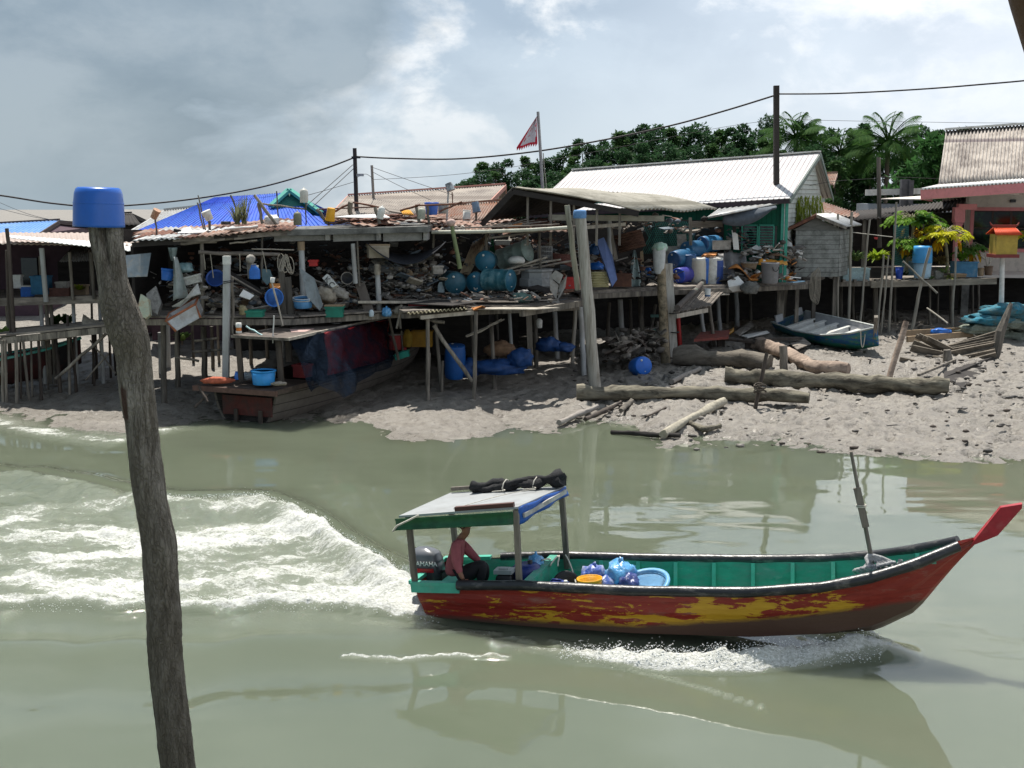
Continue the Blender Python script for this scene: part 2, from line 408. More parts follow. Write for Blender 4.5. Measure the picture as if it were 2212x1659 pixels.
def water_h(x, y):
    yf, yn, ins, t = wake(x, y)
    age = np.clip((B_O.x - x) / 6, 0, 1); insS = smooth((B_O.x + .4 - x) / 1.6)
    df, dn = yf - y, y - yn
    z = insS * .30 * np.exp(-((df - .55) / .60) ** 2) * (1 - .35 * age)
    z += insS * .20 * np.exp(-((dn - .30) / .36) ** 2)
    inside = insS * smooth((dn + .1) / .4) * smooth((df + .1) / .4)
    z += inside * ((fbm(x * 1.6, y * 2.6, 4, 51) - .5) * .20 + (fbm(x * 6, y * 8, 3, 52) - .5) * .07)
    k = smooth((3.2 - x) / 6) * .085
    z += k * np.exp(-((yn - .75 - y + .10 * (x + 1)) / .42) ** 2) - k * .8 * np.exp(-((yn - 1.7 - y + .16 * (x + 1)) / .7) ** 2)
    z += .10 * smooth((1 - x) / 4) * np.exp(-((y - yf - .55) / .38) ** 2) - .06 * smooth((1 - x) / 4) * np.exp(-((y - yf - 1.5) / .8) ** 2)
    z += .035 * smooth((0 - x) / 5) * np.sin((y - yf) * 2.1 + x * .25) * np.exp(-np.clip(y - yf - 1, 0, 9) / 2.6) * (y > yf)
    lx, ly = boat_xy(x, y); hb = half_beam(lx); s = np.abs(ly) - hb
    bow = np.interp(lx, [-2, 0, 1.5, 3.2, 4.6, 5.8, 6.15, 6.6], [.02, .03, .05, .11, .17, .22, .14, 0])
    off = np.interp(lx, [-2, 0, 2.5, 4, 5, 6], [.7, .68, .62, .42, .2, .05])
    z += bow * np.exp(-((s - off) / .22) ** 2) * (s > -.6)
    z -= .06 * np.exp(-((s - .1) / .35) ** 2) * np.interp(lx, [-1, 0, 2, 3.5, 4.5], [0, 1, 1, .4, 0]) * (s > -.7)
    f = foam_f(x, y)
    z += f * ((fbm(x * 5, y * 6, 4, 61, .6) - .35) * .20)
    z += (fbm(x * .5, y * .9, 3, 71) - .5) * .018
    edge = smooth((13 - np.abs(x)) / 2) * smooth((y - 8.5) / 1) * smooth((34 - y) / 1)
    return z * edge
def water_mat():
    t = NT('silty_river'); v = t.coord()
    at = t.n('ShaderNodeAttribute', attribute_name='foam')
    a = t.noise(v, .22, 4, .55); col = t.mix(t.mapr(a, .3, .7), (.104, .121, .084), (.128, .146, .104))
    fn = t.noise(t.coord((1, 1.7, 1)), 4.2, 10, .74, .35); fn2 = t.noise(t.coord((1, 1.8, 1)), 21, 6, .7)
    pat = t.math('ADD', t.math('MULTIPLY', fn, .72), t.math('MULTIPLY', fn2, .36))
    thr = t.math('SUBTRACT', .86, t.math('MULTIPLY', at.outputs['Fac'], .62))
    fm = t.mapr(t.math('SUBTRACT', pat, thr), -.02, .16)
    foamc = t.mix(t.mapr(fn2, .35, .65), (.36, .37, .32), (.76, .77, .75))
    col2 = t.mix(fm, t.mix(t.math('MULTIPLY', at.outputs['Fac'], .55), col, (.36, .38, .31)), foamc)
    rg = t.mapr(fm, 0, 1, .016, .75)
    rip = t.noise(t.coord((1, 2.4, 1)), 1.3, 3, .5); rip2 = t.noise(t.coord((1, 2.2, 1)), 5.5, 3, .5)
    h = t.math('ADD', t.math('ADD', t.math('MULTIPLY', rip, .011), t.math('MULTIPLY', rip2, .0045)), t.math('MULTIPLY', t.math('MULTIPLY', t.math('ADD', fn2, fn), at.outputs['Fac']), .9))
    m = t.bsdf(col2, rg, 0, h, .55, .12, .5); t.b.inputs['IOR'].default_value = 1.50; t.b.subsurface_method = 'BURLEY'; t.l(t.mapr(fm, 0, .5, .9, 0), t.b.inputs['Subsurface Weight']); t.b.inputs['Subsurface Radius'].default_value = (1, 1, 1); t.b.inputs['Subsurface Scale'].default_value = .9
    return m
grid_mesh('river_water', steps((-200, -14, 15), (-14, -12, .5), (-12, 7, .05), (7, 14, .35), (14, 200, 15)),
          steps((-60, 8, 6), (8, 12, .4), (12, 14, .1), (14, 25, .045), (25, 34, .12), (34, 40, 2)), water_h, water_mat(), 'structure', {'foam': foam_f})
mb = MB(); cnt = 0
while cnt < 4200:
    if rnd(0, 1) < .5:
        lx = rnd(2.2, 6.1); s = float(np.interp(lx, [2, 3, 4, 5, 6], [.5, .45, .32, .16, .06])) + rnd(-.08, .34)
        q = B_O.to_2d() + BX * lx - BY * (float(half_beam(lx)) + s); x, y = q; h = abs(random.gauss(0, .055))
    else:
        x = rnd(-7, -1.0); yf = float(np.interp(x, FX, FY)); yn = float(np.interp(x, NX, NY))
        y = yf - abs(random.gauss(0, .30)) if rnd(0, 1) < .6 else yn + abs(random.gauss(0, .25)); h = abs(random.gauss(0, .045)) * (1 if x > -5 else .6)
    z = float(water_h(np.array([x]), np.array([y]))[0]) + h
    r = rnd(.002, .0055) * (1.6 if cnt % 9 == 0 else 1); mb.blob((x, y, z), (r * rnd(.8, 2.4), r, r * rnd(.7, 1.3)), .5, sub=1, seed=cnt); cnt += 1
tag(mb.build('water_spray', mat('spray_white', (.85, .86, .85), .4, .05, bump=0), origin=Vector((0, 0, 0))), 'white droplets thrown up along the bow wave and wake', None, None, 'stuff')
_ax = Vector((math.cos(B_TH) * math.cos(B_TR), -math.sin(B_TH) * math.cos(B_TR), math.sin(B_TR)))
_ay = Vector((math.sin(B_TH), math.cos(B_TH), 0)); _az = _ax.cross(_ay)
B_R = Matrix((_ax, _ay, _az)).transposed(); B_M = Matrix.Translation(B_O) @ B_R.to_4x4()
def L(uv, y, v=None):
    if v is not None: uv = (uv, v)
    d = ray(*uv); o = Vector((0, 0, CAMZ)); s = (y - (o - B_O).dot(_ay)) / d.dot(_ay); q = o + d * s - B_O
    return Vector((q.dot(_ax), y, q.dot(_az)))
def bw(mb): mb.v = [tuple(B_M @ Vector(v)) for v in mb.v]; return mb
HX = [-.1, .6, 1.5, 3.0, 4.5, 5.4, 6.0, 6.5, 6.9, 7.2]
HB = [.64, .68, .73, .76, .74, .64, .50, .33, .16, .05]
HG = [.48, .50, .54, .52, .54, .60, .70, .83, .97, 1.08]
HC = [.50, .55, .60, .62, .55, .40, .24, .12, .05, .02]
HCZ = [-.02, -.04, -.07, -.10, -.11, -.08, .00, .22, .70, 1.0]
HK = [-.08, -.11, -.16, -.20, -.23, -.21, -.15, .12, .64, 1.0]
def hull_at(x): return [float(np.interp(x, HX, a)) for a in (HB, HG, HC, HCZ, HK)]
XS = list(np.linspace(-.1, 7.2, 60))
def boat_paint():
    t = NT('worn_red_over_yellow_paint'); v = t.coord((.55, 1, 2.3)); tc = t.n('ShaderNodeTexCoord'); sp = t.n('ShaderNodeSeparateXYZ'); t.l(tc.outputs['Object'], sp.inputs[0])
    n = t.noise(v, 2.9, 10, .70, .35); n2 = t.noise(t.coord((.4, 1, 3)), 7, 6, .7)
    gx = t.mapr(sp.outputs[0], .3, 4.4, -.075, .082); gz = t.mapr(sp.outputs[2], .0, .4, .045, -.04)
    bow = t.mapr(sp.outputs[0], 5.5, 6.3, 0, -.26)
    k = t.math('ADD', t.math('ADD', t.math('ADD', n, gx), gz), bow)
    red = t.mix(t.mapr(n2, .35, .65), (.215, .018, .014), (.30, .032, .022))
    faded = t.mix(t.mapr(t.noise(v, 3.7, 8, .7), .56, .70), red, (.26, .11, .085))
    yel = t.mix(t.mapr(n2, .35, .7), (.50, .27, .018), (.62, .36, .03))
    col = t.mix(t.mapr(k, .525, .545), faded, yel)
    line = t.mapr(sp.outputs[0], 3.0, 6.4, .0, .30)
    b = t.mapr(t.math('SUBTRACT', t.math('ADD', sp.outputs[2], t.math('MULTIPLY', n2, .10)), line), .02, .10)
    col = t.mix(b, (.105, .058, .042), col)
    return t.bsdf(col, .42, 0, t.noise(t.coord((.3, 1, 3)), 9, 6), .25, .02, .4)
M_teal = mat('teal_boat_paint', (.030, .30, .205), .5, .22, 5, dirt=(.10, .25, .20), da=.42, dsc=4, dirt2=(.22, .33, .29), da2=.33, stretch=(.6, 1, 1.5))
M_tealL = mat('light_teal_paint', (.075, .42, .31), .45, .15, 5, dirt=(.20, .36, .30), da=.35)
M_rubber = mat('black_rubber', (.018, .019, .022), .33, .4, 10, dirt=(.16, .15, .14), da=.36, dsc=7, stretch=(.5, 1, 1), spec=.5)
M_postw = mat('weathered_grey_wood', (.20, .175, .145), .8, .35, 9, dirt=(.07, .06, .05), da=.45, dsc=5, stretch=(1, 1, .12), bump=.5)
M_darkw = mat('dark_wet_wood', (.075, .058, .046), .75, .4, 9, dirt=(.025, .02, .018), da=.45, dsc=4, stretch=(1, 1, .15), bump=.5)
boat = thing('motor_boat', 'long open wooden boat with worn red and yellow hull speeding past the mud bank', 'boat', B_O, B_R)
def station(x, inset=0, nz=7):
    hb, hg, hc, cz, kz = hull_at(x); pts = []
    for i in range(nz):
        k = i / (nz - 1); z = hg + (cz - hg) * k; w = hb + (hc - hb) * (k ** .85)
        w += .020 * (1 if .30 < k < .62 else 0)
        pts.append((w, z))
    pts.append((hc * .5, (cz + kz) / 2 - .01)); pts.append((0, kz))
    return [(max(w - inset, 0), z) for w, z in pts]
def rake(x, z): return x - (.10 * (z - .0) / .48 if x < .01 else 0) + (.10 if x < .01 else 0)
mb = MB(); rows = []
for x in XS:
    st = station(x, 0, 9); row = [(rake(x, z), -w, z) for w, z in st] + [(rake(x, z), w, z) for w, z in st[-2::-1]]
    rows.append(row)
n = len(rows[0]); vs = [p for r in rows for p in r]
mb.add(vs, [(i * n + k, i * n + k + 1, (i + 1) * n + k + 1, (i + 1) * n + k) for i in range(len(rows) - 1) for k in range(n - 1)], False)
mb.add(rows[0], [tuple(range(n))]); mb.add(rows[-1], [tuple(range(n))[::-1]])
bw(mb).build('hull', boat_paint(), boat)
mb = MB(); rows = []
for x in np.linspace(.0, 7.0, 40):
    hb, hg, hc, cz, kz = hull_at(x); fl = max(.07, cz + .14); kk = ((hg - fl) / max(hg - cz, .02)) ** .85
    row = []
    for k in (0, .5, 1): z = hg + .0 + (fl - hg) * k; row.append((max(.004, hb - .05 + (hc - hb) * ((k * kk) if k else 0)), z))
    rows.append([(x, -w, z) for w, z in row] + [(x, w, z) for w, z in row[::-1]])
vs = [p for r in rows for p in r]; n = 6
mb.add(vs, [((i + 1) * n + k, (i + 1) * n + k + 1, i * n + k + 1, i * n + k) for i in range(len(rows) - 1) for k in range(n - 1)])
bw(mb).build('inner_lining', M_teal, boat)
for sgn in (-1, 1):
    mb = MB(); q = [(x, sgn * (hull_at(x)[0] + .005), hull_at(x)[1] + .0) for x in np.linspace(.58 if sgn < 0 else .75, 7.02, 44)]
    mb.tube(q, [.070 * (1 + .04 * math.sin(i * 1.3)) for i in range(len(q))], 12)
    bw(mb).build('rubber_gunwale', M_rubber, boat)
    mb = MB()
    for a, b in ((-.1, .25), (.25, .6)):
        pa, pb = hull_at(a), hull_at(b)
        mb.beam((a - .02 * (a < 0), sgn * (pa[0] - .015), pa[1] + .012), (b, sgn * (pb[0] - .015), pb[1] + .012), .10, .05)
        mb.beam((a - .02 * (a < 0), sgn * (pa[0] + .012), pa[1] - .06), (b, sgn * (pb[0] + .012), pb[1] - .06), .03, .10)
    bw(mb).build('gunwale_cap', M_tealL, boat)
    for x in np.arange(2.25, 6.7, .535):
        hb, hg, hc, cz, kz = hull_at(x); fl = max(.12, cz + .16)
        mb = MB(); kk = ((hg - fl) / (hg - cz)) ** .85; y0, y1 = hb - .075, hb - .085 + (hc - hb) * kk
        mb.beam((x, sgn * y0, hg - .03), (x, sgn * y1, fl), .055, .05, (1, 0, 0)); bw(mb).build('rib', M_tealL, boat)
mb = MB(); mb.beam((-.13, -.60, .49), (-.13, .60, .49), .10, .05); bw(mb).build('transom_rail', M_tealL, boat)
for x, z, w in ((.28, .40, .22), (1.05, .36, .30)):
    mb = MB(); hb = hull_at(x)[0] - .07; mb.box((x, 0, z), (w, 2 * hb, .04)); bw(mb).build('thwart', M_tealL, boat)
w0, w1 = hull_at(1.6)[2] - .03, hull_at(1.6)[0] - .07
mb = MB(); mb.hexa([(1.575, -w0, .1), (1.625, -w0, .1), (1.625, w0, .1), (1.575, w0, .1), (1.575, -w1, .53), (1.625, -w1, .53), (1.625, w1, .53), (1.575, w1, .53)]); mb.box((1.56, 0, .55), (.12, 2 * w1, .035)); bw(mb).build('bulkhead', M_teal, boat)
mb = MB(); mb.box((6.72, 0, .83), (.07, .40, .06)); bw(mb).build('bow_beam', M_tealL, boat)
mb = MB()
a = [L(c8(1880, 690), 0), L(c8(2050, 622), 0), L(c8(2198, 460), 0), L(c8(2200, 435), 0), L(c8(2068, 456), 0), L(c8(1925, 632), 0)]
for s_, w in ((0, .075),):
    lo = [Vector((p.x, -w if i < 2 or i == 5 else -.05, p.z)) for i, p in enumerate(a)]; hi = [Vector((p.x, -p.y, p.z)) for p in lo]
    n = 6; mb.add(lo + hi, [tuple(range(n)), tuple(range(2 * n - 1, n - 1, -1))] + [(i, i + n, (i + 1) % n + n, (i + 1) % n) for i in range(n)])
bw(mb).build('stem_post', mat('red_stem_paint', (.36, .022, .032), .4, .2, 6, dirt=(.45, .10, .10), da=.35), boat)
def cz_(x): return 1.465 + .075 * (x + .17)
mb = MB(); mb.hexa([(-.20, -.70, cz_(-.2) - .03), (1.52, -.70, cz_(1.52) - .02), (1.78, .70, cz_(1.52) - .06), (.02, .70, cz_(-.2) - .03),
                    (-.20, -.70, cz_(-.2)), (1.52, -.70, cz_(1.52) + .01), (1.78, .70, cz_(1.52) - .02), (.02, .70, cz_(-.2))])
canopy = bw(mb).build('canopy', mat('white_painted_board', (.34, .355, .36), .45, .08, 4, dirt=(.27, .275, .27), da=.40, dsc=2.2, dirt2=(.25, .15, .10), da2=.20), boat)
mb = MB(); mb.sheet((-.24, -.73, cz_(-.24) - .035), (1.46, -.73, cz_(1.46) - .04), (1.45, -.74, cz_(1.46) - .22), (-.26, -.76, cz_(-.24) - .19), 14, 6, .03,
                    lambda u, v: .05 * math.sin(v * 3.1) + .012 * math.sin(u * 23 + v * 4), True)
bw(mb).build('green_tarp', mat('green_tarpaulin', (.016, .098, .040), .5, .3, 8, bump=.3), canopy)
mb = MB(); mb.sheet((1.54, -.70, cz_(1.5) + .0), (1.80, .70, cz_(1.5) - .03), (1.80, .70, cz_(1.5) - .15), (1.50, -.70, cz_(1.5) - .24), 12, 5, .012,
                    lambda u, v: .02 * math.sin(u * 14 + v * 3), True)
bw(mb).build('blue_tarp', mat('blue_tarpaulin', (.012, .085, .36), .45, .25, 8, bump=.3), canopy)
mb = MB(); mb.beam((1.565, -.60, cz_(1.5) - .13), (1.815, .60, cz_(1.5) - .075), .03, .06); bw(mb).build('tarp_batten', mat('grey_white_wood', (.42, .41, .38), .7, .25, 8, dirt=(.2, .18, .15), da=.4), canopy)
mb = MB(); mb.beam((.62, -.66, cz_(.6) + .035), (1.46, -.67, cz_(1.46) + .04), .07, .055); bw(mb).build('plank', mat('dark_red_wood', (.085, .035, .028), .6, .3, 9, stretch=(.1, 1, 1)), canopy)
mb = MB(); mb.beam((.05, .68, cz_(0) + .05), (.8, .70, cz_(.6) + .05), .05, .05); bw(mb).build('rear_batten', M_postw, canopy)
mb = MB()
for j in range(3):
    q = [(.42 + 1.36 * k / 22, .60 + .05 * math.sin(k * .7 + j * 2), cz_(.42 + 1.36 * k / 22) + .035 + .05 * (j == 2) + .05 * (k / 22) ** 3 + .016 * math.sin(k * 1.1 + j)) for k in range(23)]
    mb.tube(q, [.055 + .02 * math.sin(k * .9 + j) + .02 * (k > 18) for k in range(23)], 9, wob=.5)
roll = bw(mb).build('rolled_net', mat('black_shade_net', (.016, .016, .018), .85, .5, 30, bump=.8, bsc=80), canopy)
for x in (.92, 1.38):
    mb = MB(); mb.tube([(x + .02 * math.sin(k), .60 + .11 * math.cos(k * .8), cz_(x) + .04 + .10 * math.sin(k * .8)) for k in range(9)], .009, 6)
    mb.tube([(x + .12 * math.sin(k * .6) * (k / 8), .5 - .02 * k, cz_(x) + .02) for k in range(9)], .006, 5); bw(mb).build('tie_cord', mat('pale_cord', (.55, .52, .45), .8, .2, 20), roll)
mb = MB(); mb.tube([(.55 + .9 * k / 12, -.55 + .9 * math.sin(k / 12 * 1.6), cz_(.55 + .9 * k / 12) + .012) for k in range(13)], .006, 5); bw(mb).build('cord', MATS['pale_cord'], canopy)
mb = MB(); mb.tube([(-.27, -.78, cz_(-.2) - .2), (-.2, -.79, cz_(-.2) - .12), (.0, -.80, cz_(-.2) - .03), (.12, -.76, cz_(0) + .01)], .014, 6); bw(mb).build('tarp_rope', MATS['pale_cord'], canopy)
for a, b, r in ((L(c7(212, 770), -.60), L(c7(178, 470), -.62), .036), (L(c7(860, 790), -.68), L(c7(845, 380), -.68), .036), (L(c7(1158, 668), .62), L(c7(1125, 255), .66), .036), (Vector((.12, .56, .45)), Vector((.04, .6, 1.45)), .036)):
    mb = MB(); b = Vector((b.x, b.y, cz_(b.x) - .035)); mb.beam(a - Vector((0, 0, .06)), b, 2 * r, 2 * r, (1, 0, 0)); bw(mb).build('canopy_post', M_postw, boat)
ob = thing('outboard_engine', 'dark grey outboard engine with a red stripe hung on the boat transom', 'engine', B_O + B_R @ Vector((-.2, 0, .35)), B_R)
def rsolid(mb, c, size, tap=.8, n=20, m=7, p=.5, tilt=0):
    rows = []
    for j in range(m):
        f = j / (m - 1); z = c[2] + (f - .5) * size[2]; k = (1 - (1 - tap) * f) * (math.cos(max(0, f - .55) / .45 * 1.25) ** .7 if f > .55 else 1) * (.93 if j == 0 else 1)
        ring = []
        for i in range(n):
            a = 2 * math.pi * i / n; cx, cy = math.cos(a), math.sin(a)
            ring.append((c[0] + size[0] / 2 * k * abs(cx) ** p * (1 if cx > 0 else -1) + tilt * (f - .5), c[1] + size[1] / 2 * k * abs(cy) ** p * (1 if cy > 0 else -1), z))
        rows.append(ring)
    vs = [q for r in rows for q in r]
    mb.add(vs, [(j * n + i, j * n + (i + 1) % n, (j + 1) * n + (i + 1) % n, (j + 1) * n + i) for j in range(m - 1) for i in range(n)], True)
    mb.add(rows[0], [tuple(range(n))[::-1]]); mb.add(rows[-1], [tuple(range(n))]); return mb
M_cowl = mat('charcoal_cowl', (.050, .055, .066), .28, .12, 4, spec=.6, bump=0)
e0 = L(c7(285, 660), 0)
mb = MB(); rsolid(mb, (e0.x, 0, e0.z - .02), (.50, .36, .36), .92, 24, 9, .55, -.03); bw(mb).build('lower_cowl', M_cowl, ob)
mb = MB(); rsolid(mb, (e0.x - .02, 0, e0.z + .13), (.49, .34, .20), .86, 24, 9, .6, -.04); cowl = bw(mb).build('cowl', mat('silver_grey_cowl', (.13, .14, .16), .3, .1, 4, spec=.6, bump=0), ob)
mb = MB(); mb.box((e0.x, -.182, e0.z - .055), (.34, .012, .055)); bw(mb).build('stripe', mat('red_decal', (.42, .012, .02), .35, .05, bump=0), ob)
LETTER = (ob, Matrix.Translation(Vector((e0.x + .045, -.184, e0.z + .012))) @ Matrix.Rotation(math.pi / 2, 4, 'X'))
mb = MB(); mb.box((e0.x + .03, 0, e0.z - .5), (.16, .10, .70)); mb.box((e0.x, 0, e0.z - .80), (.36, .30, .02)); bw(mb).build('drive_leg', M_cowl, ob)
mb = MB(); mb.box((e0.x + .20, 0, e0.z - .22), (.14, .24, .22)); mb.tube([(e0.x + .2, -.05, e0.z - .1), (e0.x + .45, -.15, e0.z - .06), (e0.x + .65, -.22, e0.z - .04)], .02, 8); bw(mb).build('clamp_and_tiller', mat('black_metal', (.02, .02, .022), .5, .2), ob)
M_bluep = mat('blue_plastic', (.016, .13, .48), .38, .22, 6, dirt=(.05, .12, .28), da=.35, bump=.08, spec=.5)
M_navy = mat('navy_plastic', (.012, .028, .16), .38, .25, 6, dirt=(.03, .04, .1), da=.35, bump=.08)
M_skyp = mat('sky_blue_plastic', (.15, .38, .64), .4, .15, 5, dirt=(.32, .45, .55), da=.35, bump=.08)
M_yel = mat('yellow_plastic', (.68, .33, .012), .4, .15, 6, dirt=(.45, .22, .03), da=.3, bump=.08)
M_blackp = mat('black_plastic', (.014, .014, .016), .45, .3, 6)
M_whitep = mat('white_plastic', (.60, .60, .57), .4, .12, 5, dirt=(.35, .32, .26), da=.35, bump=.08)
def bucket(name, label, cat, base, M, r=.15, h=.28, m=None, group=None, tap=.8, handle=True, lip=True):
    """open pail: wall with inside, rim, wire handle; M = 3x3 rotation"""
    o = thing(name, label, cat, base, M, group)
    mb = MB(); mb.lathe([(r * tap, 0), (r * (tap + .02), .01), (r, h), (r * .955, h), (r * tap * .95, .015), (.001, .015)], 24); local(o, mb).build('pail', m, o)
    if lip:
        mb = MB(); mb.lathe([(r * 1.0, h - .035), (r * 1.05, h - .03), (r * 1.06, h + .004), (r * .95, h + .004), (r * .95, h - .035)], 24); local(o, mb).build('rim', m, o)
    if handle:
        mb = MB(); mb.tube([(r * 1.04 * math.cos(a), .9 * r * math.sin(a) * .35 + r * .15, h - .03 - r * 1.05 * math.sin(a) * .85) for a in np.linspace(0, math.pi, 13)], .006, 5); local(o, mb).build('handle', MATS.get('pale_wire') or mat('pale_wire', (.4, .4, .4), .4, .1, metal=.6), o)
    return o
def bl(v): return B_M @ Vector(v)
q = L(c7(1300, 800), -.30)
bucket('bucket', 'yellow plastic bucket standing in the passing boat', 'bucket', bl((q.x, -.30, .24)), B_R, .165, .29, M_yel)
q = L(c7(1660, 790), -.02)
o = thing('basin', 'wide shallow light blue basin tipped up in the passing boat', 'basin', bl((q.x, -.12, .16)), B_R @ axes((-.18, -.30, 1)))
mb = MB(); mb.lathe([(.22, 0), (.30, .02), (.36, .26), (.375, .27), (.375, .285), (.345, .285), (.29, .035), (.001, .03)], 30); local(o, mb).build('bowl', M_skyp, o)
mb = MB(); mb.lathe([(.372, .25), (.395, .255), (.395, .292), (.34, .292), (.34, .25)], 30); local(o, mb).build('rim', M_skyp, o)
q = L(c7(1150, 740), -.05)
o = thing('tub', 'black tub lying on its side in the passing boat', 'tub', bl((q.x - .02, -.02, .34)), B_R @ axes((.45, -.86, .25)))
mb = MB(); mb.lathe([(.14, -.28), (.185, .06), (.175, .06), (.13, -.26), (.001, -.26)], 26); local(o, mb).build('shell', M_blackp, o)
mb = MB(); mb.lathe([(.18, .045), (.198, .045), (.198, .066), (.172, .066)], 26); local(o, mb).build('rim', M_blackp, o)
def jerrycan(name, label, base, M, size, m, group=None, capm=None):
    o = thing(name, label, 'jerrycan', base, M, group); a, b, c = size
    mb = MB(); rsolid(mb, (0, 0, c / 2), (a, b, c), .97, 20, 9, .35); local(o, mb).build('can', m, o)
    mb = MB(); mb.lathe([(.025, c * .9), (.025, c * 1.07), (.001, c * 1.07)], 12, c=(a * .28, 0, 0)); local(o, mb).build('cap', capm or M_whitep, o)
    mb = MB(); mb.tube([(-a * .3, 0, c * .9), (-a * .26, 0, c * 1.08), (a * .08, 0, c * 1.08), (a * .12, 0, c * .9)], .014, 7); local(o, mb).build('handle', m, o)
    return o
q = L(c7(1105, 785), -.5); jerrycan('jerrycan', 'blue jerrycan with white cap lying behind the yellow bucket', bl((q.x, -.50, .38)), B_R @ axes((.06, -.1, 1)), (.34, .20, .17), M_navy)
q = L(c7(765, 720), -.25)
o = thing('tool_box', 'black tool box with a clear grey lid behind the boat canopy post', 'box', bl((q.x, -.22, .38)), B_R)
mb = MB(); rsolid(mb, (0, 0, .09), (.24, .17, .18), 1.0, 16, 5, .25); local(o, mb).build('case', M_blackp, o)
mb = MB(); mb.box((0, 0, .20), (.26, .19, .055)); mb.box((0, 0, .235), (.14, .09, .02)); local(o, mb).build('lid', mat('grey_clear_plastic', (.33, .36, .36), .3, .1), o)
q = L(c7(905, 705), .0)
o = thing('fuel_drum', 'round navy blue fuel drum strapped beside the boat bulkhead', 'drum', bl((q.x, 0, .34)), B_R)
mb = MB(); mb.lathe([(.17, 0), (.20, .03), (.205, .14), (.20, .24), (.15, .28), (.001, .28)], 24); local(o, mb).build('shell', M_navy, o)
mb = MB(); mb.lathe([(.035, .27), (.035, .32), (.001, .32)], 12, c=(.05, .03, 0)); local(o, mb).build('cap', M_blackp, o)
def bag(name, label, cat, c, r, m, seed, R=None, group=None, amp=.38, knot=True):
    o = thing(name, label, cat, Vector(c) - Vector((0, 0, r[2] * .7)), R, group); M = WORLD[o.name]
    mb = MB(); mb.blob(c, r, amp, 2.6, 3, .7, seed, R); mb.build('sack', m, o)
    if knot: mb = MB(); mb.blob(Vector(c) + Vector((0, 0, r[2] * .95)), (r[0] * .18, r[1] * .18, r[2] * .35), .5, 3, 2, None, seed + 3); mb.build('knot', m, o)
    return o
M_bagb = mat('light_blue_plastic_film', (.10, .33, .62), .25, .35, 7, dirt=(.35, .5, .62), da=.38, dsc=6, bump=1.0, bsc=14, spec=.7)
M_bagn = mat('dark_blue_plastic_film', (.03, .05, .20), .25, .4, 7, dirt=(.28, .30, .45), da=.36, dsc=7, bump=1.0, bsc=14, spec=.7)
M_bagp = mat('printed_plastic_film', (.06, .11, .36), .28, .4, 7, dirt=(.62, .62, .66), da=.42, dsc=5, dirt2=(.50, .05, .09), da2=.30, dsc2=5, bump=.9, bsc=14, spec=.7)
q = L(c7(1490, 680), .1); bag('plastic_bag', 'crumpled light blue plastic bag on top of the boat cargo', 'bag', bl((q.x, .1, .46)), (.21, .19, .20), M_bagb, 3)
q = L(c7(1545, 700), .0); bag('plastic_bag', 'smaller navy plastic bag slumped beside the light blue one', 'bag', bl((q.x, -.05, .38)), (.15, .16, .15), M_bagn, 5, knot=False)
q = L(c7(1320, 690), .1); bag('plastic_bag', 'printed blue white and red plastic bag behind the yellow bucket', 'bag', bl((q.x, .12, .42)), (.19, .17, .17), M_bagp, 8)
q = L(c7(1390, 730), -.1); bag('plastic_bag', 'printed red and blue bag lying between bucket and light blue bag', 'bag', bl((q.x, -.10, .34)), (.17, .15, .16), M_bagp, 12, knot=False)
q = L(c7(960, 660), .2); bag('plastic_bag', 'bright blue bag stuffed against the boat bulkhead', 'bag', bl((q.x, .22, .55)), (.12, .12, .15), M_bagb, 15)
q = L(c7(1000, 630), .3); mb = MB()
mb.tube([bl((q.x - .15 + .42 * k / 26, .30 + .13 * math.sin(k * .9), .58 + .05 * math.sin(k * .63))) for k in range(27)], .011, 6)
mb.tube([bl((q.x + .28 + .05 * k, .55 - .10 * k, .60 - .03 * k * k * .2)) for k in range(7)], .011, 6)
solo('rope', 'pale rope coiled over the boat bulkhead beside the blue bag', 'rope', mb, MATS['pale_cord'])
q = L(c8(1290, 840), -.15); mb = MB()
for j in range(9):
    ph = j * .7; mb.tube([bl((q.x + .03 * j - .1 + (.10 + .014 * j) * math.cos(a + ph) + .03 * math.sin(3 * a + j), -.20 + (.10 + .008 * j) * math.sin(a + ph), .66 + .018 * j + .06 * math.sin(2 * a + j))) for a in np.linspace(0, 5.2, 16)], .024, 7)
solo('mooring_rope', 'thick grey white mooring rope heaped in the bow of the passing boat', 'rope', mb, mat('grey_rope', (.36, .36, .36), .85, .3, 14, dirt=(.10, .11, .14), da=.42, dsc=9, bump=.8, bsc=60))
p0, p1 = L(c8(1290, 800), -.05), L(c8(1160, 122), -.05); pole = thing('mooring_pole', 'thin grey pole with a lashed board standing up in the boat bow', 'pole', bl(p0), None)
mb = MB(); mb.tube([bl(p0 - (p1 - p0) * .12), bl(p0.lerp(p1, .5)), bl(p1)], [.03, .027, .02], 8); mb.build('shaft', M_postw, pole)
k0, k1 = L(c8(1250, 580), -.10), L(c8(1195, 340), -.10); mb = MB(); mb.beam(bl(k0), bl(k1), .085, .035, (0, 1, 0)); mb.build('lashed_board', M_postw, pole)
mb = MB(); km = k0.lerp(k1, .52)
for dz in (0, .02): mb.tube([bl(km + Vector((.06 * math.cos(a), .05 * math.sin(a), dz))) for a in np.linspace(0, 6.3, 12)], .007, 5)
mb.build('lashing', MATS['pale_cord'], pole)
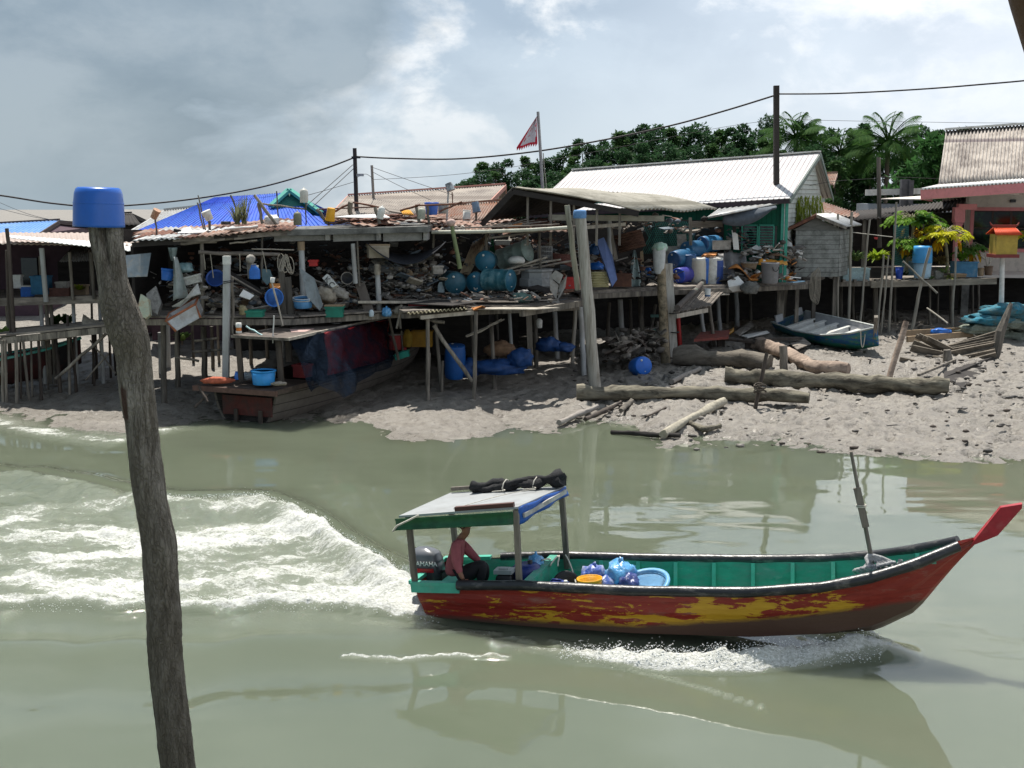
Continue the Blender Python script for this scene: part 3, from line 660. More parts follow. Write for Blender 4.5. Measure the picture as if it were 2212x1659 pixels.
def skin_obj(name, verts, edges, m, parent, sub=2, roots=(0,)):
    import bmesh
    me = bpy.data.meshes.new(name); M = WORLD[parent.name]; inv = M.inverted()
    bm = bmesh.new(); lay = bm.verts.layers.skin.verify(); bv = []
    for i, v in enumerate(verts):
        q = bm.verts.new(inv @ Vector(v[:3])); q[lay].radius = v[3] if isinstance(v[3], tuple) else (v[3], v[3]); q[lay].use_root = i in roots; bv.append(q)
    for a, b in edges: bm.edges.new((bv[a], bv[b]))
    bm.to_mesh(me); bm.free()
    o = bpy.data.objects.new(name, me); COL.objects.link(o)
    sk = o.modifiers.new('skin', 'SKIN'); sk.branch_smoothing = .6; sk.use_smooth_shade = True
    s = o.modifiers.new('sub', 'SUBSURF'); s.levels = sub; s.render_levels = sub
    return bake(o, m, parent)
def bake(o, m, parent):
    """turn a modifier stack or a text curve into one plain mesh under its thing"""
    dg = bpy.context.evaluated_depsgraph_get(); dg.update(); me = bpy.data.meshes.new_from_object(o.evaluated_get(dg)); nm = o.name; mw = o.matrix_basis.copy()
    bpy.data.objects.remove(o); n = bpy.data.objects.new(nm, me); COL.objects.link(n); n.parent = parent; n.matrix_basis = mw
    me.materials.clear(); me.materials.append(m); WORLD[n.name] = WORLD[parent.name]; return n
YP = -.36
man = thing('person', 'person in faded red shirt and black trousers sitting in the boat stern', 'person', bl((.45, YP, .42)), B_R)
def b2(uv, y, r): q = L(uv, y); w = bl(q); return (w.x, w.y, w.z, r)
M_skin = mat('brown_skin', (.22, .105, .065), .55, .1, 8, bump=.05)
M_shirt = mat('faded_red_shirt', (.30, .085, .10), .85, .18, 6, bump=.5, bsc=22, stretch=(1, 1, .6))
M_trou = mat('black_trousers', (.012, .012, .015), .85, .2, 6, bump=.4, bsc=20)
hip, lum, che, nec = b2(c7(455, 745), YP, (.125, .10)), b2(c7(450, 680), YP, (.115, .095)), b2(c7(465, 580), YP, (.13, .105)), b2(c7(508, 490), YP, .058)
headb, headt = b2(c7(535, 470), YP, .062), b2(c7(520, 415), YP, .085)
shn, shf = b2(c7(462, 530), YP - .17, .06), b2(c7(500, 530), YP + .17, .06)
eln, elf = b2(c7(470, 660), YP - .24, .048), b2(c7(560, 600), YP + .20, .048)
wrn, wrf = b2(c7(500, 740), YP - .27, .034), b2(c7(615, 650), YP + .20, .036)
pan = b2(c7(515, 765), YP - .27, .030)
kn, kf = b2(c7(640, 660), YP - .04, .075), b2(c7(655, 670), YP + .15, .075)
fn_, ff = b2(c7(615, 790), YP - .02, .05), b2(c7(640, 790), YP + .14, .05)
g = lambda a, k: (*a[:3], tuple(x + k for x in a[3]) if isinstance(a[3], tuple) else a[3] + k)
skin_obj('body', [hip, lum, che, nec, headb, headt, shn, eln, wrn, pan, shf, elf, wrf, g(kn, -.03), g(fn_, -.015), g(kf, -.03), g(ff, -.015)],
         [(0, 1), (1, 2), (2, 3), (3, 4), (4, 5), (2, 6), (6, 7), (7, 8), (8, 9), (2, 10), (10, 11), (11, 12), (0, 13), (13, 14), (0, 15), (15, 16)], M_skin, man)
g = lambda a, k: (*a[:3], tuple(x + k for x in a[3]) if isinstance(a[3], tuple) else a[3] + k)
cuf = tuple(wrn[i] * .85 + eln[i] * .15 for i in range(3)) + (.042,)
skin_obj('shirt', [g(hip, .05), g(lum, .05), g(che, .045), (nec[0], nec[1], nec[2] - .03, .070), g(shn, .025), g(eln, .022), cuf, g(shf, .025), g(elf, .022), g(wrf, .014)],
         [(0, 1), (1, 2), (2, 3), (2, 4), (4, 5), (5, 6), (2, 7), (7, 8), (8, 9)], M_shirt, man)
hp = (hip[0], hip[1], hip[2] - .05, (.165, .145))
skin_obj('trousers', [hp, g(kn, .02), (fn_[0], fn_[1], fn_[2] + .03, .062), g(kf, .015), (ff[0], ff[1], ff[2] + .03, .062)], [(0, 1), (1, 2), (0, 3), (3, 4)], M_trou, man)
hc = Vector(headt[:3]); fw = _ax
mb = MB(); mb.blob(hc + Vector((-.012, 0, .02)), (.098, .090, .095), .05, 2, 3); mb.v = [tuple(Vector(v) if (Vector(v) - hc).dot(fw) < .035 or v[2] > hc.z + .055 else Vector(v) - fw * .03) for v in mb.v]
mb.build('hair', mat('black_hair', (.012, .011, .011), .7, .3, 20, bump=.6), man)
mb = MB(); mb.blob(hc + fw * .125 + Vector((0, 0, .015)), (.075, .07, .014), .1, 2, 2); mb.build('cap_brim', M_blackp, man)
mb = MB(); mb.blob(hc + fw * .080 - Vector((0, 0, .03)), (.022, .016, .024), .1, 2, 2); mb.build('nose', M_skin, man)
for s_ in (-1, 1):
    mb = MB(); mb.blob(hc + fw * .0 + _ay * (.086 * s_) - Vector((0, 0, .02)), (.018, .010, .028), .1, 2, 1); mb.build('ear', M_skin, man)
    mb = MB(); mb.blob(hc + fw * .076 + _ay * (.032 * s_) - Vector((0, 0, .005)), (.010, .012, .008), 0, 2, 1); mb.build('eye', M_blackp, man)
mb = MB(); mb.blob(hc + fw * .075 - Vector((0, 0, .065)), (.012, .024, .006), .1, 2, 1); mb.build('mouth', mat('lip_brown', (.18, .06, .05), .5, .1), man)
pw = Vector(pan[:3]); ftips = [(530, 790), (515, 797), (500, 797), (485, 795), (550, 770)]
for i, tp in enumerate(ftips):
    e = b2(c7(*tp), YP - .30 + .008 * i, .008); e = Vector(e[:3]); b0 = pw.lerp(e, .25) + Vector((0, 0, .004)); mid_ = pw.lerp(e, .65) + Vector((0, -.006, .012))
    mb = MB(); mb.tube([b0, mid_, e], [.0105, .0098, .007], 8); mb.build('thumb' if i == 4 else 'finger', M_skin, man)
fc = bpy.data.curves.new('lettering', 'FONT'); fc.body = 'YAMAHA'; fc.size = .092; fc.extrude = .004; fc.align_x = 'CENTER'
fo = bpy.data.objects.new('lettering', fc); COL.objects.link(fo); fo.matrix_basis = WORLD[ob.name].inverted() @ (B_M @ LETTER[1])
bake(fo, mat('white_decal', (.75, .75, .75), .4, .02, bump=0), ob)
M_wood = mat('grey_weathered_board', (.2, .17, .14), .85, .35, 9, dirt=(.06, .05, .042), da=.45, dsc=4, stretch=(.25, .25, 1), bump=.5, obj_var=.25)
M_woodx = mat('grey_weathered_plank', (.235, .205, .175), .85, .35, 9, dirt=(.07, .058, .05), da=.45, dsc=4, stretch=(.2, 1, 1), bump=.5, obj_var=.2)
M_stilt = mat('grey_stilt_wood', (.215, .19, .158), .85, .35, 10, dirt=(.045, .04, .035), da=.46, dsc=4, stretch=(1, 1, .15), bump=.6, obj_var=.35)
M_pale = mat('pale_bleached_wood', (.42, .38, .32), .8, .25, 8, dirt=(.16, .135, .11), da=.42, dsc=4, stretch=(1, 1, .14), bump=.5)
M_black = mat('black_board_and_shade', (.030, .026, .024), .9, .4, 7, stretch=(.3, .3, 1), bump=.4)  # near-black boards; on interior back walls the black is painted-in shade
M_pvc = mat('grey_white_pipe', (.40, .41, .41), .55, .12, 5, dirt=(.22, .20, .17), da=.4, dsc=2, dirt2=(.22, .09, .04), da2=.24, stretch=(1, 1, .3), bump=.1)
M_conc = mat('grey_concrete', (.17, .17, .16), .9, .25, 5, dirt=(.07, .07, .065), da=.45, dsc=1.6, bump=.4)
M_rust = mat('rusty_iron', (.16, .065, .038), .8, .4, 7, dirt=(.07, .028, .02), da=.48, dsc=4, dirt2=(.34, .20, .13), da2=.3, bump=.5, obj_var=.3)
M_rusty = mat('rust_streaked_zinc', (.27, .19, .15), .6, .25, 6, dirt=(.23, .085, .04), da=.46, dsc=2.4, dirt2=(.10, .045, .03), da2=.33, bump=.3)
M_zinc = mat('dull_zinc', (.40, .41, .41), .5, .2, 6, metal=.3, dirt=(.25, .22, .19), da=.4, dirt2=(.28, .13, .06), da2=.26, bump=.2)
M_white = mat('white_weathered_paint', (.62, .62, .59), .6, .15, 6, dirt=(.36, .33, .28), da=.38, bump=.2)
M_whitesheet = mat('white_sheet', (.72, .72, .70), .5, .1, 5, dirt=(.45, .42, .38), da=.3, bump=.2)
M_orange = mat('orange_rust_sheet', (.52, .20, .045), .7, .25, 6, dirt=(.22, .09, .04), da=.42, bump=.3)
M_drum = mat('teal_blue_drum_paint', (.010, .052, .074), .45, .22, 5, dirt=(.10, .19, .21), da=.36, dsc=5, dirt2=(.12, .06, .035), da2=.24, bump=.15)
M_drumend = mat('blue_drum_end', (.018, .115, .185), .4, .15, 5, dirt=(.05, .13, .17), da=.36, dirt2=(.14, .08, .05), da2=.22, bump=.12)
M_drumg = mat('pale_green_drum_paint', (.26, .34, .31), .5, .18, 5, dirt=(.12, .14, .12), da=.4, bump=.15)
M_barrel = mat('deep_blue_barrel', (.018, .075, .20), .4, .2, 5, dirt=(.06, .12, .24), da=.38, bump=.1)
M_green = mat('green_plastic', (.012, .19, .13), .5, .2, 6, bump=.1)
M_red = mat('red_plastic', (.40, .022, .02), .45, .2, 6, dirt=(.2, .03, .03), da=.35, bump=.1)
M_foam = mat('grey_dirty_foam', (.33, .31, .28), .9, .25, 8, dirt=(.16, .14, .12), da=.45, bump=.6)
M_sack = mat('dirty_beige_sack', (.34, .30, .24), .9, .3, 6, dirt=(.13, .11, .09), da=.45, dsc=4, bump=.8, bsc=18)
M_card = mat('brown_cardboard', (.30, .22, .14), .85, .2, 5, dirt=(.18, .13, .09), da=.4, bump=.2)
M_junk = mat('grey_brown_scrap', (.13, .115, .10), .85, .5, 5, dirt=(.045, .04, .036), da=.46, dsc=4, dirt2=(.36, .34, .30), da2=.30, dsc2=5, bump=.8, bsc=14)
M_netb = mat('black_net_cloth', (.014, .016, .022), .9, .4, 12, bump=.7, bsc=50)
def strip_mat(name, col, axis, freq, line, width=.12, rough=.55, dirt=None, da=.4, dsc=1.2, dirt2=None, da2=.25, var=.1, rot=0):
    """sheet metal or boards with thin seams across one object axis"""
    t = NT(name); sp = t.n('ShaderNodeSeparateXYZ'); t.l(t.coord(rot=(0, 0, rot)), sp.inputs[0])
    c = lin(col); n = t.noise(t.coord(), 5, 5)
    f = t.math('FRACT', t.math('MULTIPLY', t.math('ADD', sp.outputs[axis], 100), freq)); seam = t.mapr(f, width, width + .05, 1, 0)
    base = t.mix(t.mapr(n, .3, .7), tuple(x * (1 - var) for x in c), tuple(min(1, x * (1 + var)) for x in c))
    if dirt: base = t.mix(t.mapr(t.noise(t.coord(), dsc, 7, .7), 1 - da - .12, 1 - da + .12), base, lin(dirt))
    if dirt2: base = t.mix(t.mapr(t.noise(t.coord((1, 1, 1), (3, 7, 1)), dsc * 3, 7, .7), 1 - da2 - .06, 1 - da2 + .06), base, lin(dirt2))
    col_ = t.mix(t.math('MULTIPLY', seam, .8 if freq else 0.0), base, lin(line))
    return t.bsdf(col_, rough, 0, t.math('SUBTRACT', t.math('MULTIPLY', n, .3), seam), .3, .015, .22)
def corr(mb, A, B, C, D, n, amp, th=.012, nv=2, sharp=False, sag=0, wave=None):
    per = 8
    def fn(u, v):
        w = math.sin(2 * math.pi * n * u)
        if sharp: w = 1.0 if (n * u) % 1 < .16 else -.2
        return amp * w - sag * math.sin(math.pi * v) * math.sin(math.pi * u) + (wave(u, v) if wave else 0)
    return mb.sheet(A, B, C, D, n * per, nv, th, fn, not sharp)
def wallq(mb, a, b, th=.08):
    return mb
def vwall(mb, p, q, z0, z1, th=.1):
    p, q = Vector(p), Vector(q); d = (q - p).normalized(); nrm = Vector((-d.y, d.x, 0)) * th / 2
    P0, Q0 = Vector((p.x, p.y, 0)), Vector((q.x, q.y, 0))
    return mb.hexa([P0 - nrm + Vector((0, 0, z0)), Q0 - nrm + Vector((0, 0, z0)), Q0 + nrm + Vector((0, 0, z0)), P0 + nrm + Vector((0, 0, z0)),
                    P0 - nrm + Vector((0, 0, z1)), Q0 - nrm + Vector((0, 0, z1)), Q0 + nrm + Vector((0, 0, z1)), P0 + nrm + Vector((0, 0, z1))])
def boards(mb, p, q, z0, z1, h=.18, th=.03, lap=.015):
    p, q = Vector(p), Vector(q); d = (q - p); d.z = 0; d.normalize(); nrm = Vector((d.y, -d.x, 0)); z = z0
    while z < z1 - .01:
        zt = min(z + h, z1)
        a, b = Vector((p.x, p.y, 0)), Vector((q.x, q.y, 0)); o = rnd(0, .008)
        mb.hexa([a + nrm * (th + lap + o) + Vector((0, 0, z)), b + nrm * (th + lap + o) + Vector((0, 0, z)), b + Vector((0, 0, z)), a + Vector((0, 0, z)),
                 a + nrm * (th + o) + Vector((0, 0, zt + .004)), b + nrm * (th + o) + Vector((0, 0, zt + .004)), b + Vector((0, 0, zt + .004)), a + Vector((0, 0, zt + .004))])
        z = zt
    return mb
h = thing('house', 'green fronted house with long white ribbed metal roof and pale clapboard gable', 'house', P(1600, 440, 46))
e0, e1 = P(1300, 462, 46.0), P(1706, 428, 43.6)
r1 = P(1772, 329, 47.5); r0 = P(1237, 368, 51.5)
e0 = P(1192, 408, 46.5) - (r0 - r0) ; e0 = Vector((P(1180, 450, 46.5).x, 46.5, 5.50)); e1 = Vector((e1.x, 43.6, e1.z))
dirr = (r1 - r0).normalized(); e0 = e1 - dirr * (r1 - r0).length
M_wroof = strip_mat('white_ribbed_metal', (.54, .53, .525), 0, 52 / (r1 - r0).length, (.26, .20, .22), .13, .42, rot=-math.atan2(dirr.y, dirr.x), dirt=(.62, .58, .56), da=.40, dsc=.9, dirt2=(.50, .36, .31), da2=.13)
mb = MB(); corr(mb, e0, e1, r1, r0, 52, .010, .02, 2, True); mb.build('front_roof', M_wroof, h)
bk = Vector((0, 0, 0)); e0b = r0 + (r0 - e0) * 1.0; e0b.z = e0.z; e1b = r1 + (r1 - e1); e1b.z = e1.z
back_dir = Vector((-dirr.y, dirr.x, 0)); span = (r1 - e1).dot(back_dir)
e1b = e1 + back_dir * 2 * span; e0b = e0 + back_dir * 2 * span
mb = MB(); corr(mb, r0, r1, e1b, e0b, 52, .032, .02, 2, True); mb.build('rear_roof', M_wroof, h)
mb = MB(); mb.beam(r0 + Vector((0, 0, .04)), r1 + Vector((0, 0, .04)), .30, .05); mb.build('ridge_cap', M_white, h)
for a, b in ((e1, r1), (r1, e1b)):
    mb = MB(); mb.beam(a - Vector((0, 0, .10)) + dirr * .02, b - Vector((0, 0, .10)) + dirr * .02, .04, .16); mb.build('barge_board', mat('grey_green_trim', (.14, .18, .16), .6, .2), h)
M_clap = mat('pale_clapboard_paint', (.46, .49, .46), .65, .12, 5, dirt=(.30, .32, .28), da=.38, dsc=1.5, dirt2=(.2, .2, .17), da2=.2, bump=.2)
g0 = e1 - dirr * .3 + back_dir * .35; g1 = e1b - dirr * .3 - back_dir * .9; gr = r1 - dirr * .3
mb = MB(); nrm = dirr.copy(); nrm.z = 0; nrm.normalize(); z = 2.6
hh = .17
while z < gr.z - .12:
    zt = z + hh
    f = lambda zz: max(0, min(1, (zz - (e1.z - .1)) / (gr.z - e1.z)))
    a0, a1 = g0.lerp(gr, f(zt)), g1.lerp(gr, f(zt)); a0 = Vector((a0.x, a0.y, z)); a1 = Vector((a1.x, a1.y, z))
    mb.hexa([a0 + nrm * .06, a1 + nrm * .06, a1 - nrm * .03, a0 - nrm * .03] + [p + Vector((0, 0, hh - .008)) - nrm * k for p, k in ((a0 + nrm * .06, .025), (a1 + nrm * .06, .025), (a1 - nrm * .03, 0), (a0 - nrm * .03, 0))]); z = zt
mb.build('gable_wall', M_clap, h)
M_gwall = strip_mat('green_board_wall', (.012, .13, .080), 0, 6.5, (.006, .06, .04), .06, .6, dirt=(.02, .09, .06), da=.4)
f0 = e0 + back_dir * .75; f1 = e1 + back_dir * .45 - dirr * .35
mb = MB(); vwall(mb, f0, f1, 2.6, e1.z - .05, .1); mb.build('front_wall', M_gwall, h)
M_glassd = mat('dark_window_glass', (.012, .016, .02), .08, .2, spec=.7, bump=0); M_tealtrim = mat('light_green_trim', (.05, .30, .22), .6, .15)
fw_ = (f1 - f0).normalized(); fn = Vector((fw_.y, -fw_.x, 0))
def fpt(u, v): # point on the green front wall
    d = ray(u, v); o = Vector((0, 0, CAMZ)); s = (f0 - o).dot(fn) / d.dot(fn); return o + d * s
for ua, ub in ((1605, 1637), (1642, 1672)):
    a, b = fpt(ua, 488), fpt(ub, 540); mb = MB(); c = (a + b) / 2 + fn * .07; mb.box(c, ((b - a).length * .75, .05, abs(a.z - b.z)), rotz(math.atan2(fw_.y, fw_.x))); w = mb.build('window', M_glassd, h)
    mb = MB()
    for z_ in (a.z + .03, b.z - .03): mb.beam(Vector((a.x, a.y, z_)) + fn * .1, Vector((b.x, b.y, z_)) + fn * .1, .05, .06)
    for pp in (a, b): mb.beam(Vector((pp.x, pp.y, a.z)) + fn * .11, Vector((pp.x, pp.y, b.z)) + fn * .11, .05, .05)
    for k in range(1, 9): z_ = a.z + (b.z - a.z) * k / 9; mb.beam(Vector((a.x, a.y, z_)) + fn * .105, Vector((b.x, b.y, z_)) + fn * .105, .02, .02)
    mb.build('frame', M_tealtrim, w)
for u in (1693, 1702):
    mb = MB(); a = fpt(u, 432); mb.beam(Vector((a.x, a.y, 2.6)) + fn * .12, a + fn * .12, .10, .08); mb.build('corner_board', M_tealtrim, h)
mb = MB(); mb.beam(e0 - Vector((0, 0, .10)) + back_dir * .05, e1 - Vector((0, 0, .10)) + back_dir * .05, .05, .16); mb.build('fascia', mat('dark_fascia', (.05, .035, .04), .7, .2), h)
aw = thing('awning', 'low rust edged zinc awning in front of the green house wall', 'awning', P(1600, 450, 43.5))
mb = MB(); corr(mb, P(1528, 470, 42.2), P(1560, 463, 42.2), P(1686, 438, 43.9), P(1560, 445, 45.4), 9, .03, .015, 2); mb.build('roof_sheet', M_zinc, aw)
mb = MB(); mb.sheet(P(1560, 462, 42.9), P(1676, 444, 43.4), P(1676, 452, 43.3), P(1560, 482, 42.8), 24, 10, .01, lambda u, v: Vector((0, -.15 * math.sin(math.pi * v), -.28 * math.sin(math.pi * min(u * 1.1, 1)) ** .8 * v)), True)
mb.build('tarp', mat('grey_shade_tarp', (.07, .085, .105), .8, .3, 6, bump=.3), aw)
M_pink = mat('pink_paint', (.72, .27, .28), .6, .12, 5, dirt=(.42, .15, .15), da=.35, bump=.1)
M_cream = mat('grey_cream_plaster', (.68, .62, .56), .85, .08, 4, dirt=(.45, .41, .37), da=.35, bump=.15)
h = thing('house', 'cream plastered house with pink pillars and steep mossy corrugated roof', 'house', P(2120, 500, 52))
M_asb = strip_mat('mossy_corrugated_cement', (.50, .455, .41), 2, 0.55, (.15, .12, .13), .05, .85, dirt=(.17, .145, .135), da=.44, dsc=1.3, dirt2=(.10, .085, .085), da2=.30)
A, B, C, D = P(2027, 398, 49.5), P(2400, 372, 47.5), P(2400, 257, 52), P(2043, 283, 53.5)
mb = MB(); corr(mb, A, B, C, D, 46, .045, .02, 8); mb.build('main_roof', M_asb, h)
mb = MB(); mb.beam(D + Vector((-.05, -.05, .07)), C + Vector((0, -.05, .07)), .35, .08); mb.build('ridge_cap', M_white, h)
dl = (B - A).normalized(); bkd = Vector((-dl.y, dl.x, 0))
mb = MB(); corr(mb, C, D, D + bkd * 4.3 - Vector((0, 0, 3.2)), C + bkd * 4.3 - Vector((0, 0, 3.2)), 46, .045, .02, 4); mb.build('rear_slope', M_asb, h)
mb = MB(); mb.slab([A + bkd * .2, D, D + bkd * 4.0 - Vector((0, 0, 3.0))], .06); mb.build('gable', M_cream, h)
A2, B2 = P(1989, 408, 48.0), P(2400, 380, 46.0); C2, D2 = P(2400, 371, 47.8), P(2030, 399, 49.8)
mb = MB(); corr(mb, A2, B2, C2, D2, 50, .035, .02, 2); mb.build('porch_roof', M_whitesheet, h)
mb = MB(); mb.beam(A2 - Vector((-.02, -.06, .22)), B2 - Vector((0, -.06, .22)), .06, .36); mb.build('fascia', M_pink, h)
mb = MB(); mb.beam(A2 + Vector((.12, .12, -.24)), D2 + Vector((.12, 1.2, -.5)), .05, .34); mb.build('fascia_end', M_pink, h)
mb = MB(); mb.slab([A2 + Vector((.1, .2, -.38)), B2 + Vector((0, .2, -.38)), B2 + Vector((0, 5.5, -.38)), A2 + Vector((.1, 5.5, -.38))], .04); mb.build('porch_ceiling', M_cream, h)
wy = 53.2; wl, wt = P(2083, 430, wy), P(2083, 425, wy).z
zf = 2.62
p0 = P(2086, 560, wy); p1 = P(2420, 560, wy - 2.2)
ww = (p1 - p0); ww.z = 0; wn = Vector((ww.y, -ww.x, 0)).normalized(); wdir = ww.normalized()
def hp_(u, v):
    d = ray(u, v); o = Vector((0, 0, CAMZ)); s = (p0 - o).dot(wn) / d.dot(wn); return o + d * s
wtop = hp_(2086, 420).z
ua, ub = hp_(2105, 455), hp_(2262, 538)
wa, wb, z0w, z1w = (Vector((ua.x, ua.y, 0)) - p0).dot(wdir), (Vector((ub.x, ub.y, 0)) - p0).dot(wdir), min(ua.z, ub.z), max(ua.z, ub.z)
Wd = lambda s, z: Vector((p0.x, p0.y, 0)) + wdir * s + Vector((0, 0, z))
mb = MB(); L_ = ww.length
for s0, s1, a, b in ((0, wa, zf, wtop), (wa, wb, zf, z0w), (wa, wb, z1w, wtop), (wb, L_, zf, wtop)): vwall(mb, Wd(s0, 0), Wd(s1, 0), a, b, .16)
mb.build('front_wall', M_cream, h)
mb = MB(); vwall(mb, Wd(0, 0), Wd(0, 0) + bkd * 6, zf, wtop, .16); mb.build('side_wall', M_cream, h)
mb = MB(); vwall(mb, Wd(wa, 0) - wn * .06, Wd(wb, 0) - wn * .06, z0w, z1w, .03); win = mb.build('window', mat('dark_glass_painted_reflection', (.010, .014, .012), .08, .2, 3, dirt=(.02, .11, .025), da=.40, dsc=2.2, dirt2=(.02, .05, .07), da2=.3, spec=.35, bump=0), h)  # green patches paint plant reflections into the glass colour
mb = MB(); fr = .14
for s0, s1, a, b in ((wa - fr, wb + fr, z1w, z1w + fr), (wa - fr, wb + fr, z0w - fr, z0w), (wa - fr, wa, z0w, z1w), (wb, wb + fr, z0w, z1w)): vwall(mb, Wd(s0, 0) + wn * .10, Wd(s1, 0) + wn * .10, a, b, .10)
mb.build('frame', M_pink, win)
mb = MB()
for k in range(1, 4): s0 = wa + (wb - wa) * k / 4; vwall(mb, Wd(s0 - .04, 0) + wn * .02, Wd(s0 + .04, 0) + wn * .02, z0w, z1w, .06)
for z_ in (.0, .52, .97): vwall(mb, Wd(wa, 0) + wn * .03, Wd(wb, 0) + wn * .03, z0w + (z1w - z0w) * z_, z0w + (z1w - z0w) * z_ + .05, .06)
mb.build('mullion', mat('dark_brown_frame', (.06, .04, .035), .6, .2), win)
for u in (2064,):
    b = P(u, 592, 49.6); mb = MB(); w = px(13, 49.6)
    mb.box((b.x, b.y, (zf + 4.62) / 2), (w, w, 4.62 - zf));
    for z_, k in ((4.62, 1.25), (4.70, 1.5), (4.76, 1.7)): mb.box((b.x, b.y, z_ + .03), (w * k, w * k, .06))
    mb.box((b.x, b.y, 5.05), (w * 1.7, w * 1.3, .50)); mb.box((b.x + .3, b.y, 5.32), (w * 3.0, w * 1.2, .22)); mb.build('pillar', M_pink, h)
mb = MB(); mb.slab([P(2138, 588, 50.5) * 1 for _ in range(1)] and [Vector((18.0, 50.3, zf)), Vector((32, 48.6, zf)), Vector((32, 60, zf)), Vector((16.5, 60, zf))], .12); mb.build('terrace', mat('white_terrace_tiles', (.62, .57, .54), .5, .08, 4, dirt=(.45, .40, .38), da=.3, bump=0), h)
for k in range(4):
    mb = MB(); b = Vector((18.3 + 2.6 * k, 50.6 - .3 * k, 0)); mb.box((b.x, b.y, (zf + .6) / 2), (.3, .3, zf - .7)); mb.build('stilt', M_conc, h)
mb = MB(); mb.box(hp_(2182, 404) + wn * .12 if False else hp_(2188, 434) + wn * .12, (.22, .10, .12)); mb.build('wall_lamp', M_blackp, h)
def back_house(name, label, ridge, eave, Yr, Ye, m, wallm, n=30, amp=.03, sharp=False, trim=None, gable_right=True, zb=0.7, gm=None):
    (ra, rb), (ea, eb) = ridge, eave
    h = thing(name, label, 'house', P(ea, Ye))
    A, B, C, D = P(ea, Ye), P(eb, Ye), P(rb, Yr), P(ra, Yr)
    mb = MB(); corr(mb, A, B, C, D, n, amp, .02, 4, sharp); mb.build('roof', m, h)
    dp = 2 * (Yr - Ye); zb_ = min(A.z, B.z) - .05
    A2, B2 = Vector((D.x, Ye + dp, A.z)), Vector((C.x, Ye + dp, B.z))
    mb = MB(); corr(mb, D, C, B2, A2, n, amp, .02, 2, sharp); mb.build('rear_roof', m, h)
    mb = MB(); mb.beam(D + Vector((0, 0, .05)), C + Vector((0, 0, .05)), .22, .07); mb.build('ridge_cap', trim or m, h)
    mb = MB(); ins = .35
    vwall(mb, A + Vector((ins, ins, 0)), B + Vector((-ins, ins, 0)), zb, zb_, .1); mb.build('front_wall', wallm, h)
    for P0, P1, P2, s in ((A, D, A2, 1), (B, C, B2, -1)):
        o = Vector((s * ins, 0, -.06)); mb = MB()
        pts = [Vector((P0.x, Ye + ins, zb)) + o * Vector((1, 1, 0)).x * 0 + Vector((s * ins, 0, 0)), P0 + o + Vector((0, ins, 0)), P1 + o, P2 + o + Vector((0, -ins, 0)), Vector((P2.x + s * ins, Ye + dp - ins, zb))]
        mb.slab(pts, .06); mb.build('gable_wall', gm or wallm, h)
        for q0, q1 in ((P0, P1), (P1, P2)):
            mb = MB(); mb.beam(q0 - Vector((s * .02, 0, .08)), q1 - Vector((s * .02, 0, .08)), .04, .18); mb.build('barge_board', trim or m, h)
    return h
M_bluer = strip_mat('bright_blue_metal', (.022, .10, .47), 0, 2.2, (.014, .035, .34), .05, .6, dirt=(.05, .11, .66), da=.4, dsc=.7)
M_bluer2 = strip_mat('faded_blue_metal', (.12, .27, .58), 0, 2.2, (.07, .16, .40), .05, .45, dirt=(.22, .36, .60), da=.42, dsc=.7)
M_greenw = mat('sea_green_boards', (.035, .17, .14), .6, .15, 6)
M_mauve = mat('mauve_wall', (.085, .048, .062), .8, .15, 5)
h = thing('house', 'house with bright blue ribbed metal roof and a small sea green gablet', 'house', P(450, 480, 47))
A, B, C, D = P(265, 512, 43), P(700, 500, 43), P(625, 416, 49), P(464, 427, 49)
mb = MB(); corr(mb, A, B, C, D, 44, .022, .02, 3, True); mb.build('roof', M_bluer, h)
mb = MB(); corr(mb, D, C, C + Vector((2.6, 6, -1.7)), D + Vector((-3, 6, -1.7)), 30, .022, .02, 2, True); mb.build('rear_roof', M_bluer, h)
mb = MB(); corr(mb, B, P(740, 500, 52), P(632, 430, 49.2), C, 16, .022, .02, 2, True); mb.build('hip_roof', M_bluer, h)
ga, gb, gt = P(585, 449, 46.6), P(694, 462, 46.6), P(626, 414, 47.2)
mb = MB(); mb.slab([ga, gb, gt], .15); mb.build('gablet', M_greenw, h)
for a in (ga, gb): mb = MB(); mb.beam(a + Vector((0, -.12, .05)), gt + Vector((0, -.12, .08)), .30, .10); mb.build('barge_board', mat('light_green_trim_b', (.07, .32, .26), .6, .1), h)
mb = MB(); vwall(mb, P(320, 500, 44), P(680, 500, 44), .7, 4.45, .1); mb.build('front_wall', M_mauve, h)
h = back_house('house', 'house with pale zinc roof seen between blue basin and bright blue roof', ((355, 455), (492, 440)), ((260, 512), (480, 505)), 52, 46, M_zinc, M_mauve, 24, .03)
h = back_house('house', 'far house with faded blue metal roof and mauve gable', ((-160, 492), (128, 476)), ((-200, 507), (85, 503)), 58, 52, M_bluer2, M_mauve, 34, .022, True, mat('brown_barge', (.08, .05, .045), .7, .2), gm=M_mauve)
h = back_house('house', 'small house with dark board gable peeping out beside the blue basin', ((262, 462), (284, 461)), ((240, 486), (303, 486)), 60, 57, M_black, M_black, 6, .02)
M_tile = strip_mat('weathered_cement_roof', (.33, .295, .26), 2, 1.2, (.20, .17, .15), .12, .9, dirt=(.19, .165, .15), da=.45, dsc=1.4, dirt2=(.43, .39, .34), da2=.3)
h = back_house('house', 'house with mottled grey brown tile roof and salmon ridge', ((752, 423), (1092, 399)), ((700, 478), (1040, 452)), 54, 48, M_tile, M_white, 60, .02, False, mat('salmon_ridge', (.50, .24, .19), .7, .15, 5, dirt=(.40, .30, .25), da=.35), gm=M_white)
h = back_house('shed', 'shed with rusty brown corrugated roof behind the scrap covered roof', ((950, 446), (1093, 434)), ((905, 484), (1075, 474)), 43, 39.5, M_rusty, M_black, 26, .03); h['category'] = 'shed'
